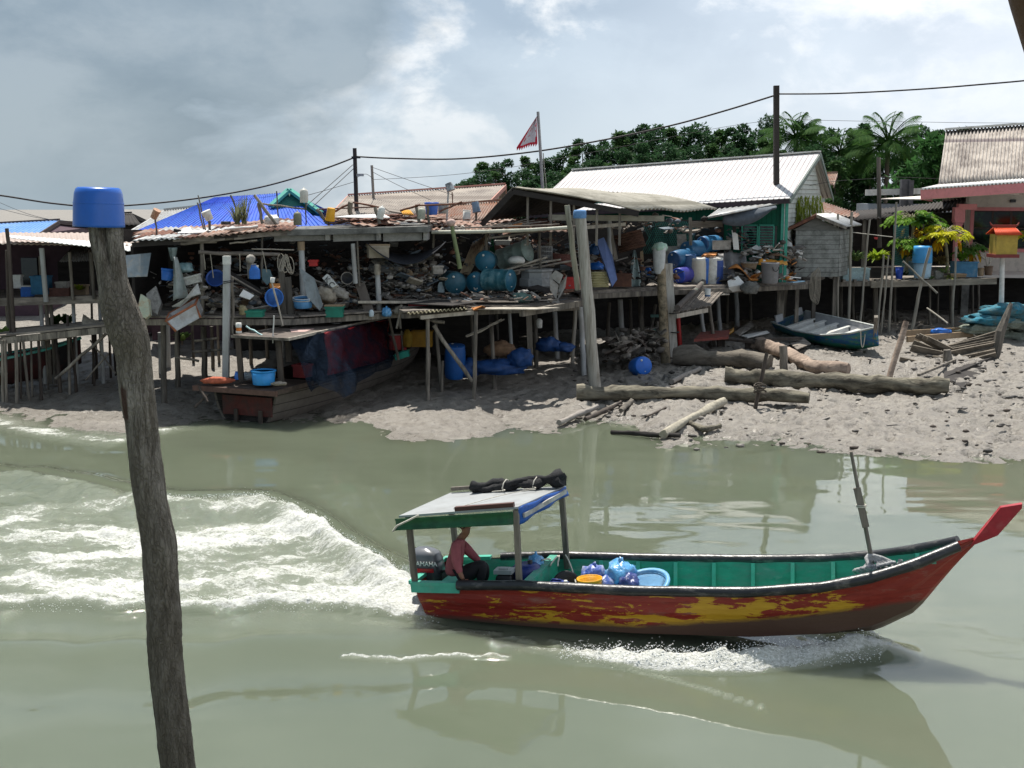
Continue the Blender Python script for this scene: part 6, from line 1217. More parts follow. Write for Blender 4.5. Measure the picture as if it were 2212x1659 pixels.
for j in range(3):
    for i in range(7):
        ua = 915 + i * 42 + rnd(-8, 8); ub = ua + rnd(46, 70); va = 499 - j * 8.5 + rnd(-1, 1); A = P(ua, va, 36.2 + j * .9); B = P(ub, va - 1.5 + rnd(-1.5, 1.5), 36.3 + j * .9); up = Vector((rnd(-.1, .1), 1.0, rnd(.04, .12)))
        mb = MB(); corr(mb, A, B, B + up, A + up, 4, .02, .012, 1); mb.build('roof_sheet', random.choice([M_rusty, M_rusty, M_rust, JM[2], M_orange if i == 3 else M_rusty]), lt)
mb = MB(); mb.tube([P(c3(165, 522), 36.1), P(c3(500, 518), 36.1), P(c3(800, 508), 36.2), P(c3(1080, 490), 36.4)], px(4, 36), 8); mb.build('eave_pipe', mat('pale_greenish_pipe', (.48, .48, .40), .7, .15, 5, dirt=(.26, .24, .18), da=.4), lt)
for a, b, w in ((c3(230, 500), c3(1000, 470), 4), (c3(540, 560), c3(1200, 470), 4)): stick('batten', None, None, a, 36.4, b, 36.6, w, M_woodx, parent=lt)
panel('sheet', None, None, [(*c3(800, 450), 37.6), (*c3(960, 420), 37.8), (*c3(940, 450), 37.4), (*c3(820, 465), 37.3)], .03, M_rust, parent=lt)
for pts in ([(700, 470), (760, 460), (740, 490), (660, 495)],): panel('sheet', None, None, [(*c3(*p), 36.6) for p in pts], .04, M_orange, parent=lt)
for k in range(9): stick('lath', None, None, c3(500 + 30 * k, 480 + rnd(-8, 8)), 36.6, c3(640 + 40 * k, 450 + rnd(-20, 20)), 37, 2, M_stilt, parent=lt)
for u0, u1 in ((936, 934), (1050, 1052), (1165, 1168)): post(lt, 'post', (u0, 502), (u1, 640), 6, M_stilt, Y=37.2, ground=False)
panel('foam_board', 'tall lilac blue foam mattress leaning against the shed post', 'mattress', [(*c3(1240, 575), 39.4), (*c3(1290, 555), 39.4), (*c3(1345, 670), 39.2), (*c3(1378, 830), 39.0), (*c3(1345, 878), 38.9), (*c3(1320, 800), 39.0)], .12, mat('lilac_blue_foam', (.14, .20, .42), .8, .12, 6, dirt=(.10, .15, .30), da=.4))
mb = MB(); corr(mb, P(c3(1205, 880), 39.1), P(c3(1205, 780), 39.1), P(c3(1318, 778), 39.2), P(c3(1322, 880), 39.2), 6, .03, .015, 2); solo('corrugated_sheet', 'pale yellow corrugated sheet standing beside the lilac mattress', 'sheet', mb, mat('pale_yellow_tin_b', (.52, .48, .27), .6, .2, 6, dirt=(.25, .2, .1), da=.4))
for i, (c, r) in enumerate(((c3(1240, 745), (.26, .2, .14)), (c3(1225, 640), (.17, .15, .2)))): bag('tarp_bundle', ('rolled blue tarp bundle above the pale yellow sheet', 'dark blue bundle hanging beside the blue capped pile')[i], 'bundle', P(c, 40), r, (M_bluep, M_barrel)[i], 90 + i, knot=False)
mb = MB(); q = [P(*c4(*p), 41.0) for p in ((190, 545), (370, 500), (405, 610), (230, 660))]; corr(mb, q[3], q[0], q[1], q[2], 7, .03, .02, 2, wave=lambda u, v: .04 * math.sin(u * 7 + v * 5)); solo('rusty_sheet', 'rust eaten brown sheet hanging aslant under the shed roof', 'sheet', mb, mat('flaking_rust', (.145, .075, .05), .9, .4, 8, dirt=(.06, .03, .022), da=.46, dsc=5, dirt2=(.36, .31, .27), da2=.30, dsc2=7, stretch=(.4, 1, 1.5), bump=.8))
mb = MB(); mb.sheet(P(c4(322, 640), 41.2), P(c4(336, 640), 41.2), P(c4(378, 875), 41), P(c4(285, 878), 41), 10, 10, .01, lambda u, v: .07 * math.sin(u * 10 + v * 3), True); solo('plastic_sheet', 'pale clear plastic sheet hanging before the pale half wall', 'sheet', mb, mat('pale_clear_film', (.33, .42, .42), .3, .2, 6, bump=.6, spec=.6))
crate('crate', 'dark brown wooden crate beside the lilac mattress', c4(245, 875), 40.2, (.6, .4, .42), mat('dark_brown_wood', (.085, .035, .022), .7, .3, 7, dirt=(.16, .07, .04), da=.4));
o = thing('float_disc', 'upright oval blue float leaning on the pale half wall', 'float', P(d3(530, 610), 41.6), axes((-.7, -.7, .1))); mb = MB(); mb.lathe([(.001, -.04), (.15, -.05), (.18, 0), (.15, .05), (.001, .04)], 20); mb.v = [(x * 1.4, y, z) for x, y, z in mb.v]; local(o, mb).build('disc', M_bluep, o)
panel('board', 'leaning pale brown board behind the clear plastic sheet', 'board', [(*c4(365, 650), 41.8), (*c4(385, 640), 41.8), (*c4(395, 800), 41.6), (*c4(375, 810), 41.6)], .05, M_card)
heap('scrap_heap', 'scraps and boxes piled in the shade beside the lilac mattress', [(1375, 585, 41.4, 18, 18), (1300, 560, 41.4, 16, 18), (1340, 600, 41, 14, 14), (1425, 600, 41.4, 18, 8), (1350, 480, 42.2, 40, 8), (1480, 490, 43.8, 50, 10), (1580, 530, 44.4, 20, 25)], .16, M_junk, 45, 83, mats=JM)
GB = 'plastic barrels on the shed deck'
drum('blue barrel lying lowest of three in a row beside the bagged pile', c4(585, 700), 42.8, (-.72, -.68, -.10), .30, .92, mat('slate_blue_barrel', (.025, .12, .25), .4, .2, dirt=(.08, .2, .33), da=.38), M_barrel, 'barrel', GB, True)
drum('big blue barrel lying in the middle of the barrel row', c4(668, 640), 43.4, (-.72, -.68, -.02), .32, .95, MATS['slate_blue_barrel'], MATS['slate_blue_barrel'], 'barrel', GB, True)
drum('blue barrel lying last in the row with its bright side up', c4(770, 600), 43.8, (-.75, -.65, -.02), .29, .9, M_skyp if False else mat('mid_sky_barrel', (.05, .20, .40), .4, .2), M_barrel, 'barrel', GB, True)
drum('dark blue barrel standing between lying barrels and the white one', c4(684, 668), 43.0, (0, -.06, 1), .28, .92, M_barrel, M_barrel, 'barrel', GB, True)
drum('violet blue barrel lying at the front of the barrel deck', c4(612, 806), 42.4, (-.62, -.76, -.05), .28, .72, mat('violet_blue_barrel', (.055, .055, .30), .4, .2, dirt=(.10, .10, .36), da=.36), mat('royal_blue_end', (.012, .05, .36), .4, .2), 'barrel', GB, True)
drum('white barrel with rusty streaks standing on the deck', c4(742, 690), 42.9, (-.03, -.10, 1), .29, .92, mat('rust_streaked_white', (.55, .53, .46), .5, .12, 5, dirt=(.36, .30, .22), da=.36, dirt2=(.25, .10, .05), da2=.27, stretch=(1, 1, .5)), M_white, 'barrel', GB, True)
drum('slim blue barrel standing beside the rust streaked white one', c4(793, 690), 43.1, (.03, -.08, 1), .24, .92, M_bluep, M_bluep, 'barrel', GB, True)
drum('clean white barrel standing between two blue barrels', c4(830, 690), 43.1, (0, -.08, 1), .24, .92, M_white, M_white, 'barrel', GB, True)
drum('navy barrel with white lid standing at the end of the row', c4(866, 690), 43.2, (0, -.08, 1), .24, .92, mat('navy_white_barrel', (.03, .07, .26), .4, .2, dirt=(.25, .3, .42), da=.32), M_white, 'barrel', GB, True)
panel('board', 'orange brown split board lying on the standing barrels', 'board', [(*d3(1140, 430), 43), (*d3(1180, 400), 43.3), (*d3(1310, 400), 43.3), (*d3(1290, 425), 43)], .06, M_orange)
mb = MB(); mb.sheet(P(c4(870, 660), 43.6), P(c4(1050, 655), 43.8), P(c4(1060, 830), 43.2), P(c4(900, 840), 43.0), 16, 10, .02, lambda u, v: .14 * math.sin(u * 11) * (.4 + v), True); solo('tarpaulin', 'stiff grey tarpaulin draped between navy barrel and rubbish heap', 'tarp', mb, mat('grey_tarpaulin', (.15, .145, .145), .6, .25, 5, dirt=(.30, .29, .29), da=.38, bump=.4))
def shell(st, inset=.04, nz=5, closed=True):
    """st: list of (x, half beam, gunwale z, keel z, fullness) -> outer and inner hull meshes"""
    out, inn = MB(), MB()
    for mb, ins in ((out, 0), (inn, inset)):
        rows = []
        for x, hb, gz, kz, fu in st:
            hb2 = max(hb - ins, .004); kz2 = kz + ins; half = []
            for i in range(nz + 1):
                k = i / nz; a = k * math.pi / 2; half.append((hb2 * math.cos(a) ** fu, gz + (kz2 - gz) * math.sin(a) ** (1 / max(fu, .5) * .6 + .4)))
            rows.append([(x, -w, z) for w, z in half] + [(x, w, z) for w, z in half[-2::-1]])
        n = len(rows[0]); vs = [p for r in rows for p in r]
        fs = [(i * n + k, i * n + k + 1, (i + 1) * n + k + 1, (i + 1) * n + k) for i in range(len(rows) - 1) for k in range(n - 1)]
        mb.add(vs, fs if ins == 0 else [f[::-1] for f in fs], True)
        for r, rev in ((rows[0], ins != 0), (rows[-1], ins == 0)): mb.add(r, [tuple(range(n))[::-1] if rev else tuple(range(n))])
    return out, inn
def interp(st, n):
    xs = [s[0] for s in st]; return [tuple([x] + [float(np.interp(x, xs, [s[k] for s in st])) for k in range(1, 5)]) for x in np.linspace(xs[0], xs[-1], n)]
def gunwale(st, s, r, mb=None, i0=0):
    mb = mb or MB(); q = [(x, s * hb, gz) for x, hb, gz, kz, fu in st[i0:]]; mb.tube(q, r, 7); return mb
k0, k1 = P(600, 842, 31.0), P(424, 828, 32.0); mo = (k0 + k1) / 2; mo.z = .0; mb_y = (k0 - k1); mb_y.z = 0; bw_ = mb_y.length; mby = mb_y.normalized(); max_ = Vector((-mby.y, mby.x, 0))
MR = Matrix((max_, -mby, Vector((0, 0, 1)))).transposed()
moored = thing('moored_boat', 'dark wooden work boat moored at the mud edge with flat roof and black net', 'boat', mo, MR); MM = WORLD[moored.name]
def lm(mb): mb.v = [tuple(MM @ Vector(v)) for v in mb.v]; return mb
hbw = bw_ / 2
M_mhull = strip_mat('worn_dark_boat_planks', (.16, .14, .12), 2, 4.2, (.02, .017, .015), .06, .75, dirt=(.115, .10, .085), da=.40, dsc=1.8, dirt2=(.12, .03, .02), da2=.30)
st = interp([(.35, hbw * .78, .80, -.25, .6), (1.5, hbw * .86, .82, -.3, .62), (4, hbw * .95, .86, -.25, .62), (7, hbw * .8, 1.0, .05, .66), (9.3, hbw * .35, 1.35, .5, .7), (10.0, .05, 1.5, 1.0, .8)], 18)
o_, i_ = shell(st, .06, 6); lm(o_).build('hull', M_mhull, moored); lm(i_).build('inner_lining', M_black, moored)
for s in (-1, 1): lm(gunwale(st, s, .05)).build('gunwale', M_darkw, moored)
mb = MB(); mb.hexa([(-.05, -hbw, .82), (1.7, -hbw * .98, .84), (1.7, hbw * .98, .84), (-.05, hbw, .82), (-.05, -hbw, .94), (1.7, -hbw * .98, .95), (1.7, hbw * .98, .95), (-.05, hbw, .94)]); lm(mb).build('stern_deck', mat('dark_brown_deck', (.085, .062, .048), .75, .3, 7, dirt=(.04, .03, .025), da=.42), moored)
mb = MB(); mb.box((-.09, 0, .86), (.07, 2 * hbw + .06, .13)); lm(mb).build('rub_rail', mat('red_brown_rail', (.12, .065, .05), .7, .3, 8), moored)
mb = MB(); mb.box((.30, -.1, .42), (.06, 1.5, .5)); lm(mb).build('transom_panel', mat('dark_red_paint', (.10, .022, .016), .7, .3, 6, dirt=(.05, .03, .025), da=.44), moored)
for y in (-.55, .2): mb = MB(); mb.box((.22, y, .02), (.05, .10, .62)); mb.box((.20, y, -.25), (.05, .26, .30)); lm(mb).build('rudder_fitting', M_darkw, moored)
RZ = 2.22; rc = [MM.inverted() @ q for q in (P(500, 729, 31.9), P(622, 730, 31.2), P(836, 683, 37.0), P(771, 682, 37.6))]
for q in rc: q.z = RZ
mb = MB(); up_ = Vector((0, 0, .05)); mb.hexa([rc[0] - up_, rc[1] - up_, rc[2] - up_, rc[3] - up_, *rc]); lm(mb).build('roof', mat('brown_grey_roof_board', (.115, .09, .075), .7, .25, 5, dirt=(.05, .042, .038), da=.44, dsc=1.5, dirt2=(.30, .25, .22), da2=.27), moored)
for a, b in ((0, 1), (1, 2), (2, 3), (3, 0)): mb = MB(); mb.beam(rc[a] - Vector((0, 0, .02)), rc[b] - Vector((0, 0, .02)), .05, .07); lm(mb).build('roof_edge', M_pale if (a, b) == (1, 2) else M_woodx, moored)
for q, f in (((.25, .04), 0), ((.6, .55), 0)):
    pass
for uv0, uv1, w, Y in ((c2(62, 1045), c2(85, 1330), 11, 31.9), (c2(325, 1065), c2(345, 1330), 12, 31.6), (c2(390, 1070), c2(395, 1200), 12, 32.2), (c2(1045, 900), c2(1110, 1190), 6, 36.0), (c2(1130, 1000), c2(1140, 1180), 5, 37)): post(moored, 'roof_post', uv0, uv1, w, M_darkw if w > 6 else M_stilt, Y=Y, ground=False, square=w > 6)
pts = [P(c2(640, 1010), 33.0), P(c2(1040, 925), 36.9), P(c2(1050, 1190), 36.9), P(c2(650, 1290), 33.0)]
mb = MB(); mb.sheet(*[pts[i] for i in (3, 2, 1, 0)], 10, 6, .04, lambda u, v: .05 * math.sin(u * 9 + v * 5), True); mb.build('cabin_side', mat('red_cabin_panel', (.34, .012, .016), .5, .25, 5, dirt=(.10, .012, .014), da=.42, bump=.2), moored)
M_veil = None
def net_mat():
    t = NT('dark_blue_fish_net'); v = t.coord((1, 1, 1)); n = t.noise(v, 2.2, 6, .65); w = t.noise(t.coord((14, 14, 3)), 3, 4, .7)
    a = t.mapr(t.math('ADD', t.math('MULTIPLY', n, .8), t.math('MULTIPLY', w, .35)), .40, .66, .25, .90)
    return t.bsdf(t.mix(t.mapr(w, .4, .65), (.004, .007, .013), (.016, .024, .038)), .95, 0, w, .5, .02, .0, a)
M_veil = net_mat()
tp = [c2(385, 1050), c2(520, 1020), c2(700, 985), c2(870, 955), c2(1030, 925), c2(1045, 1010)]; bt = [c2(555, 1400), c2(600, 1340), c2(770, 1450), c2(860, 1330), c2(1000, 1260), c2(1105, 1180)]
ty = [31.6, 32.4, 33.5, 35.0, 36.8, 37.0]; byy = [31.2, 31.3, 32.0, 33.2, 34.5, 36.0]; mb = MB(); rows = []
for i in range(41):
    k = i / 40 * 5; j = min(int(k), 4); f = k - j; A = P(tp[j], ty[j]).lerp(P(tp[j + 1], ty[j + 1]), f); Bq = P(bt[j], byy[j] - .05).lerp(P(bt[j + 1], byy[j + 1] - .05), f)
    rows.append([A.lerp(Bq, m / 16) + Vector((.06 * math.sin(i * .8 + m * .3), -.06 * math.sin(math.pi * m / 16) ** .7, .05 * math.sin(i * .5) * m / 16)) for m in range(17)])
vs = [p for r in rows for p in r]; mb.add(vs, [(i * 17 + m, i * 17 + m + 1, (i + 1) * 17 + m + 1, (i + 1) * 17 + m) for i in range(40) for m in range(16)], True)
solo('fishing_net', 'dark blue fishing net draped over the moored boat and its red cabin', 'net', mb, M_veil)
o = bucket('tub', 'bright blue square shouldered tub on the moored boat stern deck', 'tub', P(c2(230, 1348), 31.5), rotz(-.4), .31, .36, mat('bright_sky_blue', (.035, .28, .66), .4, .15, bump=.08), tap=.86)
jerrycan('jerrycan', 'small blue can beside the bright blue tub', P(c2(58, 1318), 31.9), rotz(.3), (.15, .13, .19), M_bluep)
bag('bag', 'clear bag with red rag between can and bright blue tub', 'bag', P(c2(125, 1300), 32.2), (.15, .13, .12), mat('clear_film_red', (.28, .33, .36), .3, .2, 6, dirt=(.35, .04, .03), da=.34, dsc=4, bump=.8), 101, knot=False)
bag('net', 'orange red net tangle hanging over the moored boat rail', 'net', P(c1(1290, 1205), 31.8), (.42, .13, .10), mat('orange_net', (.42, .11, .06), .9, .3, 14, bump=.9), 103, knot=False)
bag('cloth', 'dirty pale cloth crumpled at the corner of the stern deck', 'cloth', P(c2(330, 1345), 31.1), (.2, .15, .05), M_sack, 104, knot=False)
crate('crate', 'dark red crate behind the net on the moored boat', c2(485, 1300), 32.2, (.36, .36, .34), mat('dark_red_crate', (.13, .010, .012), .6, .2), rotz(-.4))
crate('crate', 'red crate with pale lid behind the moored boat cabin', c2(1105, 1120), 37.2, (.5, .4, .44), M_red, rotz(.2), lid=JM[2])
bag('sack', 'mustard cloth hanging over the red crate with pale lid', 'cloth', P(c2(1170, 1060), 37.0), (.14, .13, .3), mat('mustard_cloth', (.36, .22, .03), .9, .2, bump=.6), 106, knot=False)
crate('crate', 'yellow fish crate further along the moored boat', c2(1265, 1100), 38.0, (.62, .45, .48), mat('mustard_plastic', (.42, .22, .012), .5, .2))
crate('tray', 'turquoise tray tilted on the moored boat side', c2(1140, 1175), 36.6, (.42, .35, .18), mat('turquoise_plastic', (.02, .36, .28), .45, .15), Matrix.Rotation(-.3, 3, 'Y'), 'tray')
o = thing('lamp', 'orange lantern with white cap on a post at the boat roof corner', 'lantern', P(c2(67, 1000), 31.9)); mb = MB(); mb.lathe([(.07, 0), (.07, .09), (.001, .09)], 10); local(o, mb).build('lens', mat('orange_lens', (.55, .16, .02), .3, .1), o); mb = MB(); mb.lathe([(.075, .09), (.08, .11), (.07, .21), (.001, .21)], 10); mb.lathe([(.075, -.05), (.075, 0), (.001, 0)], 10); local(o, mb).build('cap', M_white, o)
stick('rod', 'white rod standing up from the moored boat roof edge', 'rod', c2(296, 900), 31.7, c2(290, 1080), 31.7, 3, M_whitep)
stick('brush', 'pale blue tipped rod lying across the moored boat roof', 'rod', c2(115, 970), 32.2, c2(220, 1030), 32.0, 4, mat('pale_aqua', (.35, .55, .56), .5, .1))
panel('board', 'pinkish board lying on the moored boat roof', 'board', [(*c2(400, 990), 33.2), (*c2(560, 985), 33.4), (*c2(500, 1005), 32.8), (*c2(410, 1008), 32.6)], .03, mat('pinkish_board', (.45, .30, .27), .7, .15))
stick('pole', 'dark pole lying lengthwise on the moored boat roof', 'pole', c2(410, 985), 33.6, c2(630, 955), 35, 6, M_black)
panel('board', 'small white board lying on the dark boat roof', 'board', [(*c2(670, 945), 35.0), (*c2(740, 940), 35.3), (*c2(740, 948), 35.0), (*c2(690, 952), 34.8)], .03, M_whitesheet)
for i, (u0, v0, u1, v1) in enumerate(((430, 835, 448, 868), (448, 852, 420, 880))): stick('board', ('short dark prop under the moored boat stern corner', 'second dark prop crossing under the moored boat stern')[i], 'prop', (u0, v0), 31.6, (u1, v1), 31.4, 6, M_darkw)
solo_post('post', 'white square post with bright cap standing behind the moored boat stern', 'post', (490, 570), (487, 880), 13.5, M_pvc, Y=32.6, square=True)
mb = MB(); mb.box(P(490, 562, 32.6), (px(15, 32.6), px(15, 32.6), .22)); solo('sleeve', 'bright white sleeve on top of the white square post', 'sleeve', mb, M_white)
solo_post('post', 'thin gnarled pole tied beside the white square post', 'pole', d1(875, 1080), d1(870, 1700), 6, M_stilt, Y=32.8, ground=False, wob=.5)
mb = MB();
for dz in (0, .04): mb.tube([P(483 + 22 * (math.cos(a) * .5 + .5), 610, 32.5) + Vector((0, .14 * math.sin(a), dz + .02 * math.cos(a))) for a in np.linspace(0, 6.28, 14)], .012, 5)
solo('lashing', 'black lashing joining the white post and the gnarled pole', 'lashing', mb, M_blackp)
sb, ss = G(c6(880, 600)), G(c6(190, 430)); sb.z += .0; ax_ = (sb - ss); ln_ = ax_.length; ax_.normalize(); ay_ = Vector((-ax_.y, ax_.x, 0)).normalized(); az_ = ax_.cross(ay_)
_rl = Matrix.Rotation(math.radians(14), 3, ax_); ay_ = _rl @ ay_; az_ = _rl @ az_
skiff = thing('skiff', 'small skiff with green and blue hull and white inside lying on the mud', 'boat', ss, Matrix((ax_, ay_, az_)).transposed()); SM = WORLD[skiff.name]
def lw(o, mb): return local(o, mb)
k_ = ln_
st = interp([(-.15, .74, .58, .03, .55), (k_ * .3, .86, .52, -.06, .55), (k_ * .6, .80, .55, -.05, .6), (k_ * .85, .48, .70, .02, .7), (k_ * 1.02, .05, .90, .25, .8)], 14)
t = NT('skiff_green_blue_paint'); tc = t.n('ShaderNodeTexCoord'); sp = t.n('ShaderNodeSeparateXYZ'); t.l(tc.outputs['Object'], sp.inputs[0]); n = t.noise(t.coord((.5, 1, 2)), 3, 6, .65)
zz_ = t.math('ADD', sp.outputs[2], t.math('MULTIPLY', n, .30)); c_ = t.mix(t.mapr(zz_, .36, .44), (.02, .17, .11), t.mix(t.mapr(n, .45, .55), (.012, .095, .26), (.03, .19, .17))); c_ = t.mix(t.mapr(t.noise(t.coord((.6, 1, 2.4)), 5, 7, .7), .58, .63), c_, (.22, .17, .09)); M_skh = t.bsdf(c_, .5, 0, n, .2)
o_, i_ = shell(st, .05, 5); lw(skiff, o_).build('hull', M_skh, skiff); M_skin_ = mat('grey_white_boat_paint', (.44, .45, .47), .6, .12, 5, dirt=(.28, .29, .30), da=.38, bump=.15)
lw(skiff, i_).build('inner_lining', M_skin_, skiff)
for s in (-1, 1): lw(skiff, gunwale(st, s, .035)).build('gunwale', mat('pale_gunwale', (.50, .52, .50), .6, .15, 6, dirt=(.25, .30, .28), da=.4), skiff)
for x in (.5, 1.15, 1.9, 2.6, 3.3):
    hb = float(np.interp(x, [s[0] for s in st], [s[1] for s in st])); mb = MB(); mb.box((x, 0, .40), (.20, 2 * hb * .80, .04)); mb.box((x + .1, 0, .28), (.04, 2 * hb * .66, .22)); lw(skiff, mb).build('thwart', M_whitep, skiff)
for s in (-1, 1): mb = MB(); mb.box((-.12, s * .42, .64), (.08, .30, .26)); lw(skiff, mb).build('transom_block', M_skin_, skiff)
p0, p1 = G(c6(960, 500)), None; mb = MB(); a, b = SM @ Vector((k_ * .98, 0, .30)), SM @ Vector((k_ * 1.04, 0, 1.28)); mb.beam(a, b, .12, .16); mb.build('stem_post', M_stilt, skiff)
mb = MB(); bp = SM @ Vector((k_ * .93, -.30, .80)); mb.tube([bp + Vector((.02 * k, -.05, -.55 * math.sin(k / 8 * 3.14) ** .7)) for k in range(9)], .018, 6); solo('rope', 'pale rope loop hanging on the skiff bow', 'rope', mb, MATS['pale_cord'])
wb = G(c6(1850, 640)); wl_ = G(c6(1160, 800)); stem_top = P(c6(1968, 195), wb.y + .3); stem_lo = P(c6(1845, 600), wb.y)
wreck = thing('boat_wreck', 'rotten wooden boat wreck of bare strakes and an upright stem', 'wreck', wb); random.seed(4)
mb = MB(); mid_ = P(c6(1880, 430), wb.y + .05)
mb.tube([stem_lo - Vector((.15, 0, .45)), stem_lo, mid_, stem_top.lerp(mid_, .4), stem_top], [.14, .16, .15, .11, .06], 7, smooth=False, wob=.3); mb.build('stem', M_stilt, wreck)
M_strake = mat('pale_edged_rotten_wood', (.20, .17, .135), .85, .35, 8, dirt=(.065, .055, .045), da=.46, dsc=5, stretch=(.3, 1, 1), bump=.6)
L0 = [(1165, 520), (1190, 460), (1215, 455), (1250, 470), (1285, 480), (1150, 560), (1200, 625), (1060, 650), (1320, 640), (1170, 800)]
Rr = [(1838, 600), (1842, 440), (1848, 465), (1850, 490), (1848, 515), (1845, 540), (1842, 565), (1700, 690), (1838, 585), (1840, 620)]
Bm = [(1480, 640), (1400, 570), (1430, 560), (1470, 570), (1490, 580), (1430, 620), (1450, 665), (1330, 705), (1500, 655), (1420, 730)]
for i, (l, b, r) in enumerate(zip(L0, Bm, Rr)):
    dep = (1.3 - .13 * i) if i not in (7, 9) else -.2; A, B_, C = P(c6(*l), wb.y + dep), P(c6(*b), wb.y + dep * .8), P(c6(*r), wb.y + .05 * (5 - i)); mb = MB()
    q = [A.lerp(B_, k / 4) for k in range(4)] + [B_.lerp(C, k / 5) for k in range(6)]
    for a, b in zip(q[:-1], q[1:]): mb.beam(a, b + (b - a).normalized() * .01, .05, .24 if i in (9, 0, 5) else .15, (.3, -.5, 1))
    mb.build('strake', M_strake, wreck)
for i in range(7):
    A = P(c6(1480 + 50 * i, 655 - 6 * i), wb.y - .05); B_ = P(c6(1500 + 52 * i, 545 - 8 * i), wb.y + .9); mb = MB(); mb.tube([A, A.lerp(B_, .5) - Vector((0, 0, .08)), B_], .03, 5); mb.build('rib', M_stilt, wreck)
mb = MB(); mb.slab([P(c6(1420, 720), wb.y - .2), P(c6(1840, 625), wb.y - .1), wb + Vector((-.1, -.1, -.1)), G(c6(1560, 880)) , G(c6(1420, 800))], .08); mb.build('bottom_plank', M_black, wreck); mb = MB(); q = [P(c6(*p), wb.y - .12) for p in ((1410, 745), (1845, 625), (1850, 690), (1700, 830), (1590, 900), (1520, 830))]; mb.slab(q if (q[1] - q[0]).cross(q[2] - q[0]).y < 0 else q[::-1], .1); mb.build('prow_plank', M_darkw, wreck)
mb = MB(); mb.tube([P(c6(1455, 690), wb.y - .1), P(c6(1445, 575), wb.y - .1)], [.17, .12], 9, wob=.2); mb.build('stump', M_stilt, wreck)
mb = MB(); mb.beam(G(c6(1210, 810)) + Vector((0, 0, .1)), P(c6(1510, 660), wb.y - .3), .07, .07); mb.build('prop', M_stilt, wreck)
for i, (a, b) in enumerate(((c6(1100, 440), c6(1750, 405)), (c6(1120, 490), c6(1650, 445)))): A, B_ = G(a, lift=.12), G(b, lift=.12); mb = MB(); mb.beam(A, B_, .09, .2); solo('plank', ('long brown plank lying behind the wreck', 'second plank lying before the long brown plank')[i], 'plank', mb, M_card)
bag('rag', 'blue rag lying on the long brown plank behind the wreck', 'rag', G(c6(1395, 425), lift=.25), (.35, .2, .12), M_bluep, 111, knot=False)
def log(label, pts, r, m, Yoff=0, cat='log', lift=None):
    q = [G(p) for p in pts]; lift = r * .75 if lift is None else lift; q = [v + Vector((0, 0, lift)) for v in q]; full = []
    for a, b in zip(q[:-1], q[1:]): full += [a.lerp(b, k / 6) for k in range(6)]
    full.append(q[-1]); n = len(full); mb = MB(); random.seed(len(label)); ph = rnd(0, 6)
    mb.tube([p + Vector((0, 0, r * .10 * math.sin(i * .9 + ph))) for i, p in enumerate(full)], [r * (1 + .10 * math.sin(i * .7 + ph) + .07 * math.sin(i * 2.3) - .12 * i / n) for i in range(n)], 16, wob=.42)
    return solo('log', label, cat, mb, m)
M_log = mat('grey_drift_log', (.225, .205, .155), .9, .3, 7, dirt=(.050, .043, .032), da=.49, dsc=4, stretch=(.18, 1, 1), dirt2=(.33, .30, .23), da2=.32, bump=.9, bsc=26)
M_logp = mat('pale_pinkish_driftwood', (.37, .285, .225), .9, .3, 9, dirt=(.13, .095, .075), da=.47, dsc=3, stretch=(.25, 1, 1), bump=.7)
log('long smooth log lying nearest the water', [d9(497, 590), d9(760, 590), d9(1100, 590), d9(1600, 590), d9(2185, 622)], .195, M_log)
log('longest log with a ragged end lying below the wreck', [d9(1575, 480), d9(1800, 485), c6(300, 880), c6(760, 900), c6(1160, 925), c6(1450, 930)], .25, M_log)
log('short thick log with rope ties behind the other logs', [d9(1205, 330), d9(1500, 345), d9(1900, 375)], .285, mat('mud_caked_log', (.155, .135, .11), .9, .3, 7, dirt=(.05, .043, .034), da=.43, dsc=3, stretch=(.25, 1, 1), bump=.9))
log('pale twisted driftwood trunk lying up the bank', [d9(1800, 225), d9(1960, 270), d9(2120, 350), c6(330, 755), c6(640, 785)], .22, M_logp)
log('pale straight log slanting down to the water edge', [d9(1565, 630), d9(1350, 740), d9(1130, 868)], .105, mat('pale_straight_log', (.36, .33, .26), .85, .25, 7, dirt=(.14, .12, .09), da=.36, dsc=3, bump=.7))
log('mud covered stick lying below the blue capped pile', [d9(370, 780), d9(520, 715), d9(650, 665)], .075, mat('mud_coat', (.27, .245, .22), .8, .2, 6, bump=.8), cat='stick')
log('rotten black plank lying in the water edge', [d9(750, 845), d9(1000, 860), d9(1250, 872)], .06, M_black, cat='plank')
log('thin dark stick on the mud between the smooth log and the water', [d9(1000, 728), d9(1145, 662)], .03, M_darkw, cat='stick')
log('short broken branch beside the pale straight log', [d9(1310, 770), d9(1420, 830), d9(1540, 805)], .07, M_log, cat='branch')
log('half buried plank lying along the mud under the smooth log', [d9(560, 750), d9(700, 690), d9(820, 630)], .06, M_darkw, cat='plank')
log('short grey board end sticking out under the smooth log', [d9(820, 690), d9(900, 620)], .07, M_stilt, cat='board')
log('mud coated branch leaning against the thick tied log', [d9(1190, 480), d9(1390, 385)], .08, MATS['mud_coat'], cat='branch')
for i, (a, b, w, lb) in enumerate(((d9(1880, 255), d9(1800, 635), 9, 'dark stake tied with rope standing at the smooth log end'), (c6(1112, 345), c6(975, 800), 13, 'pale peeled stake leaning between skiff and wreck'))):
    solo_post('stake', lb, 'stake', a, b, w, M_darkw if i == 0 else M_logp, Yt=G(b).y + (0.5 if i else .2))
solo_post('stump', 'grey stump post standing before the pale driftwood', 'stump', d9(1998, 205), d9(2005, 385), 18, M_stilt)
mb = MB(); q = P(d9(1830, 515), G(d9(1800, 635)).y - .12)
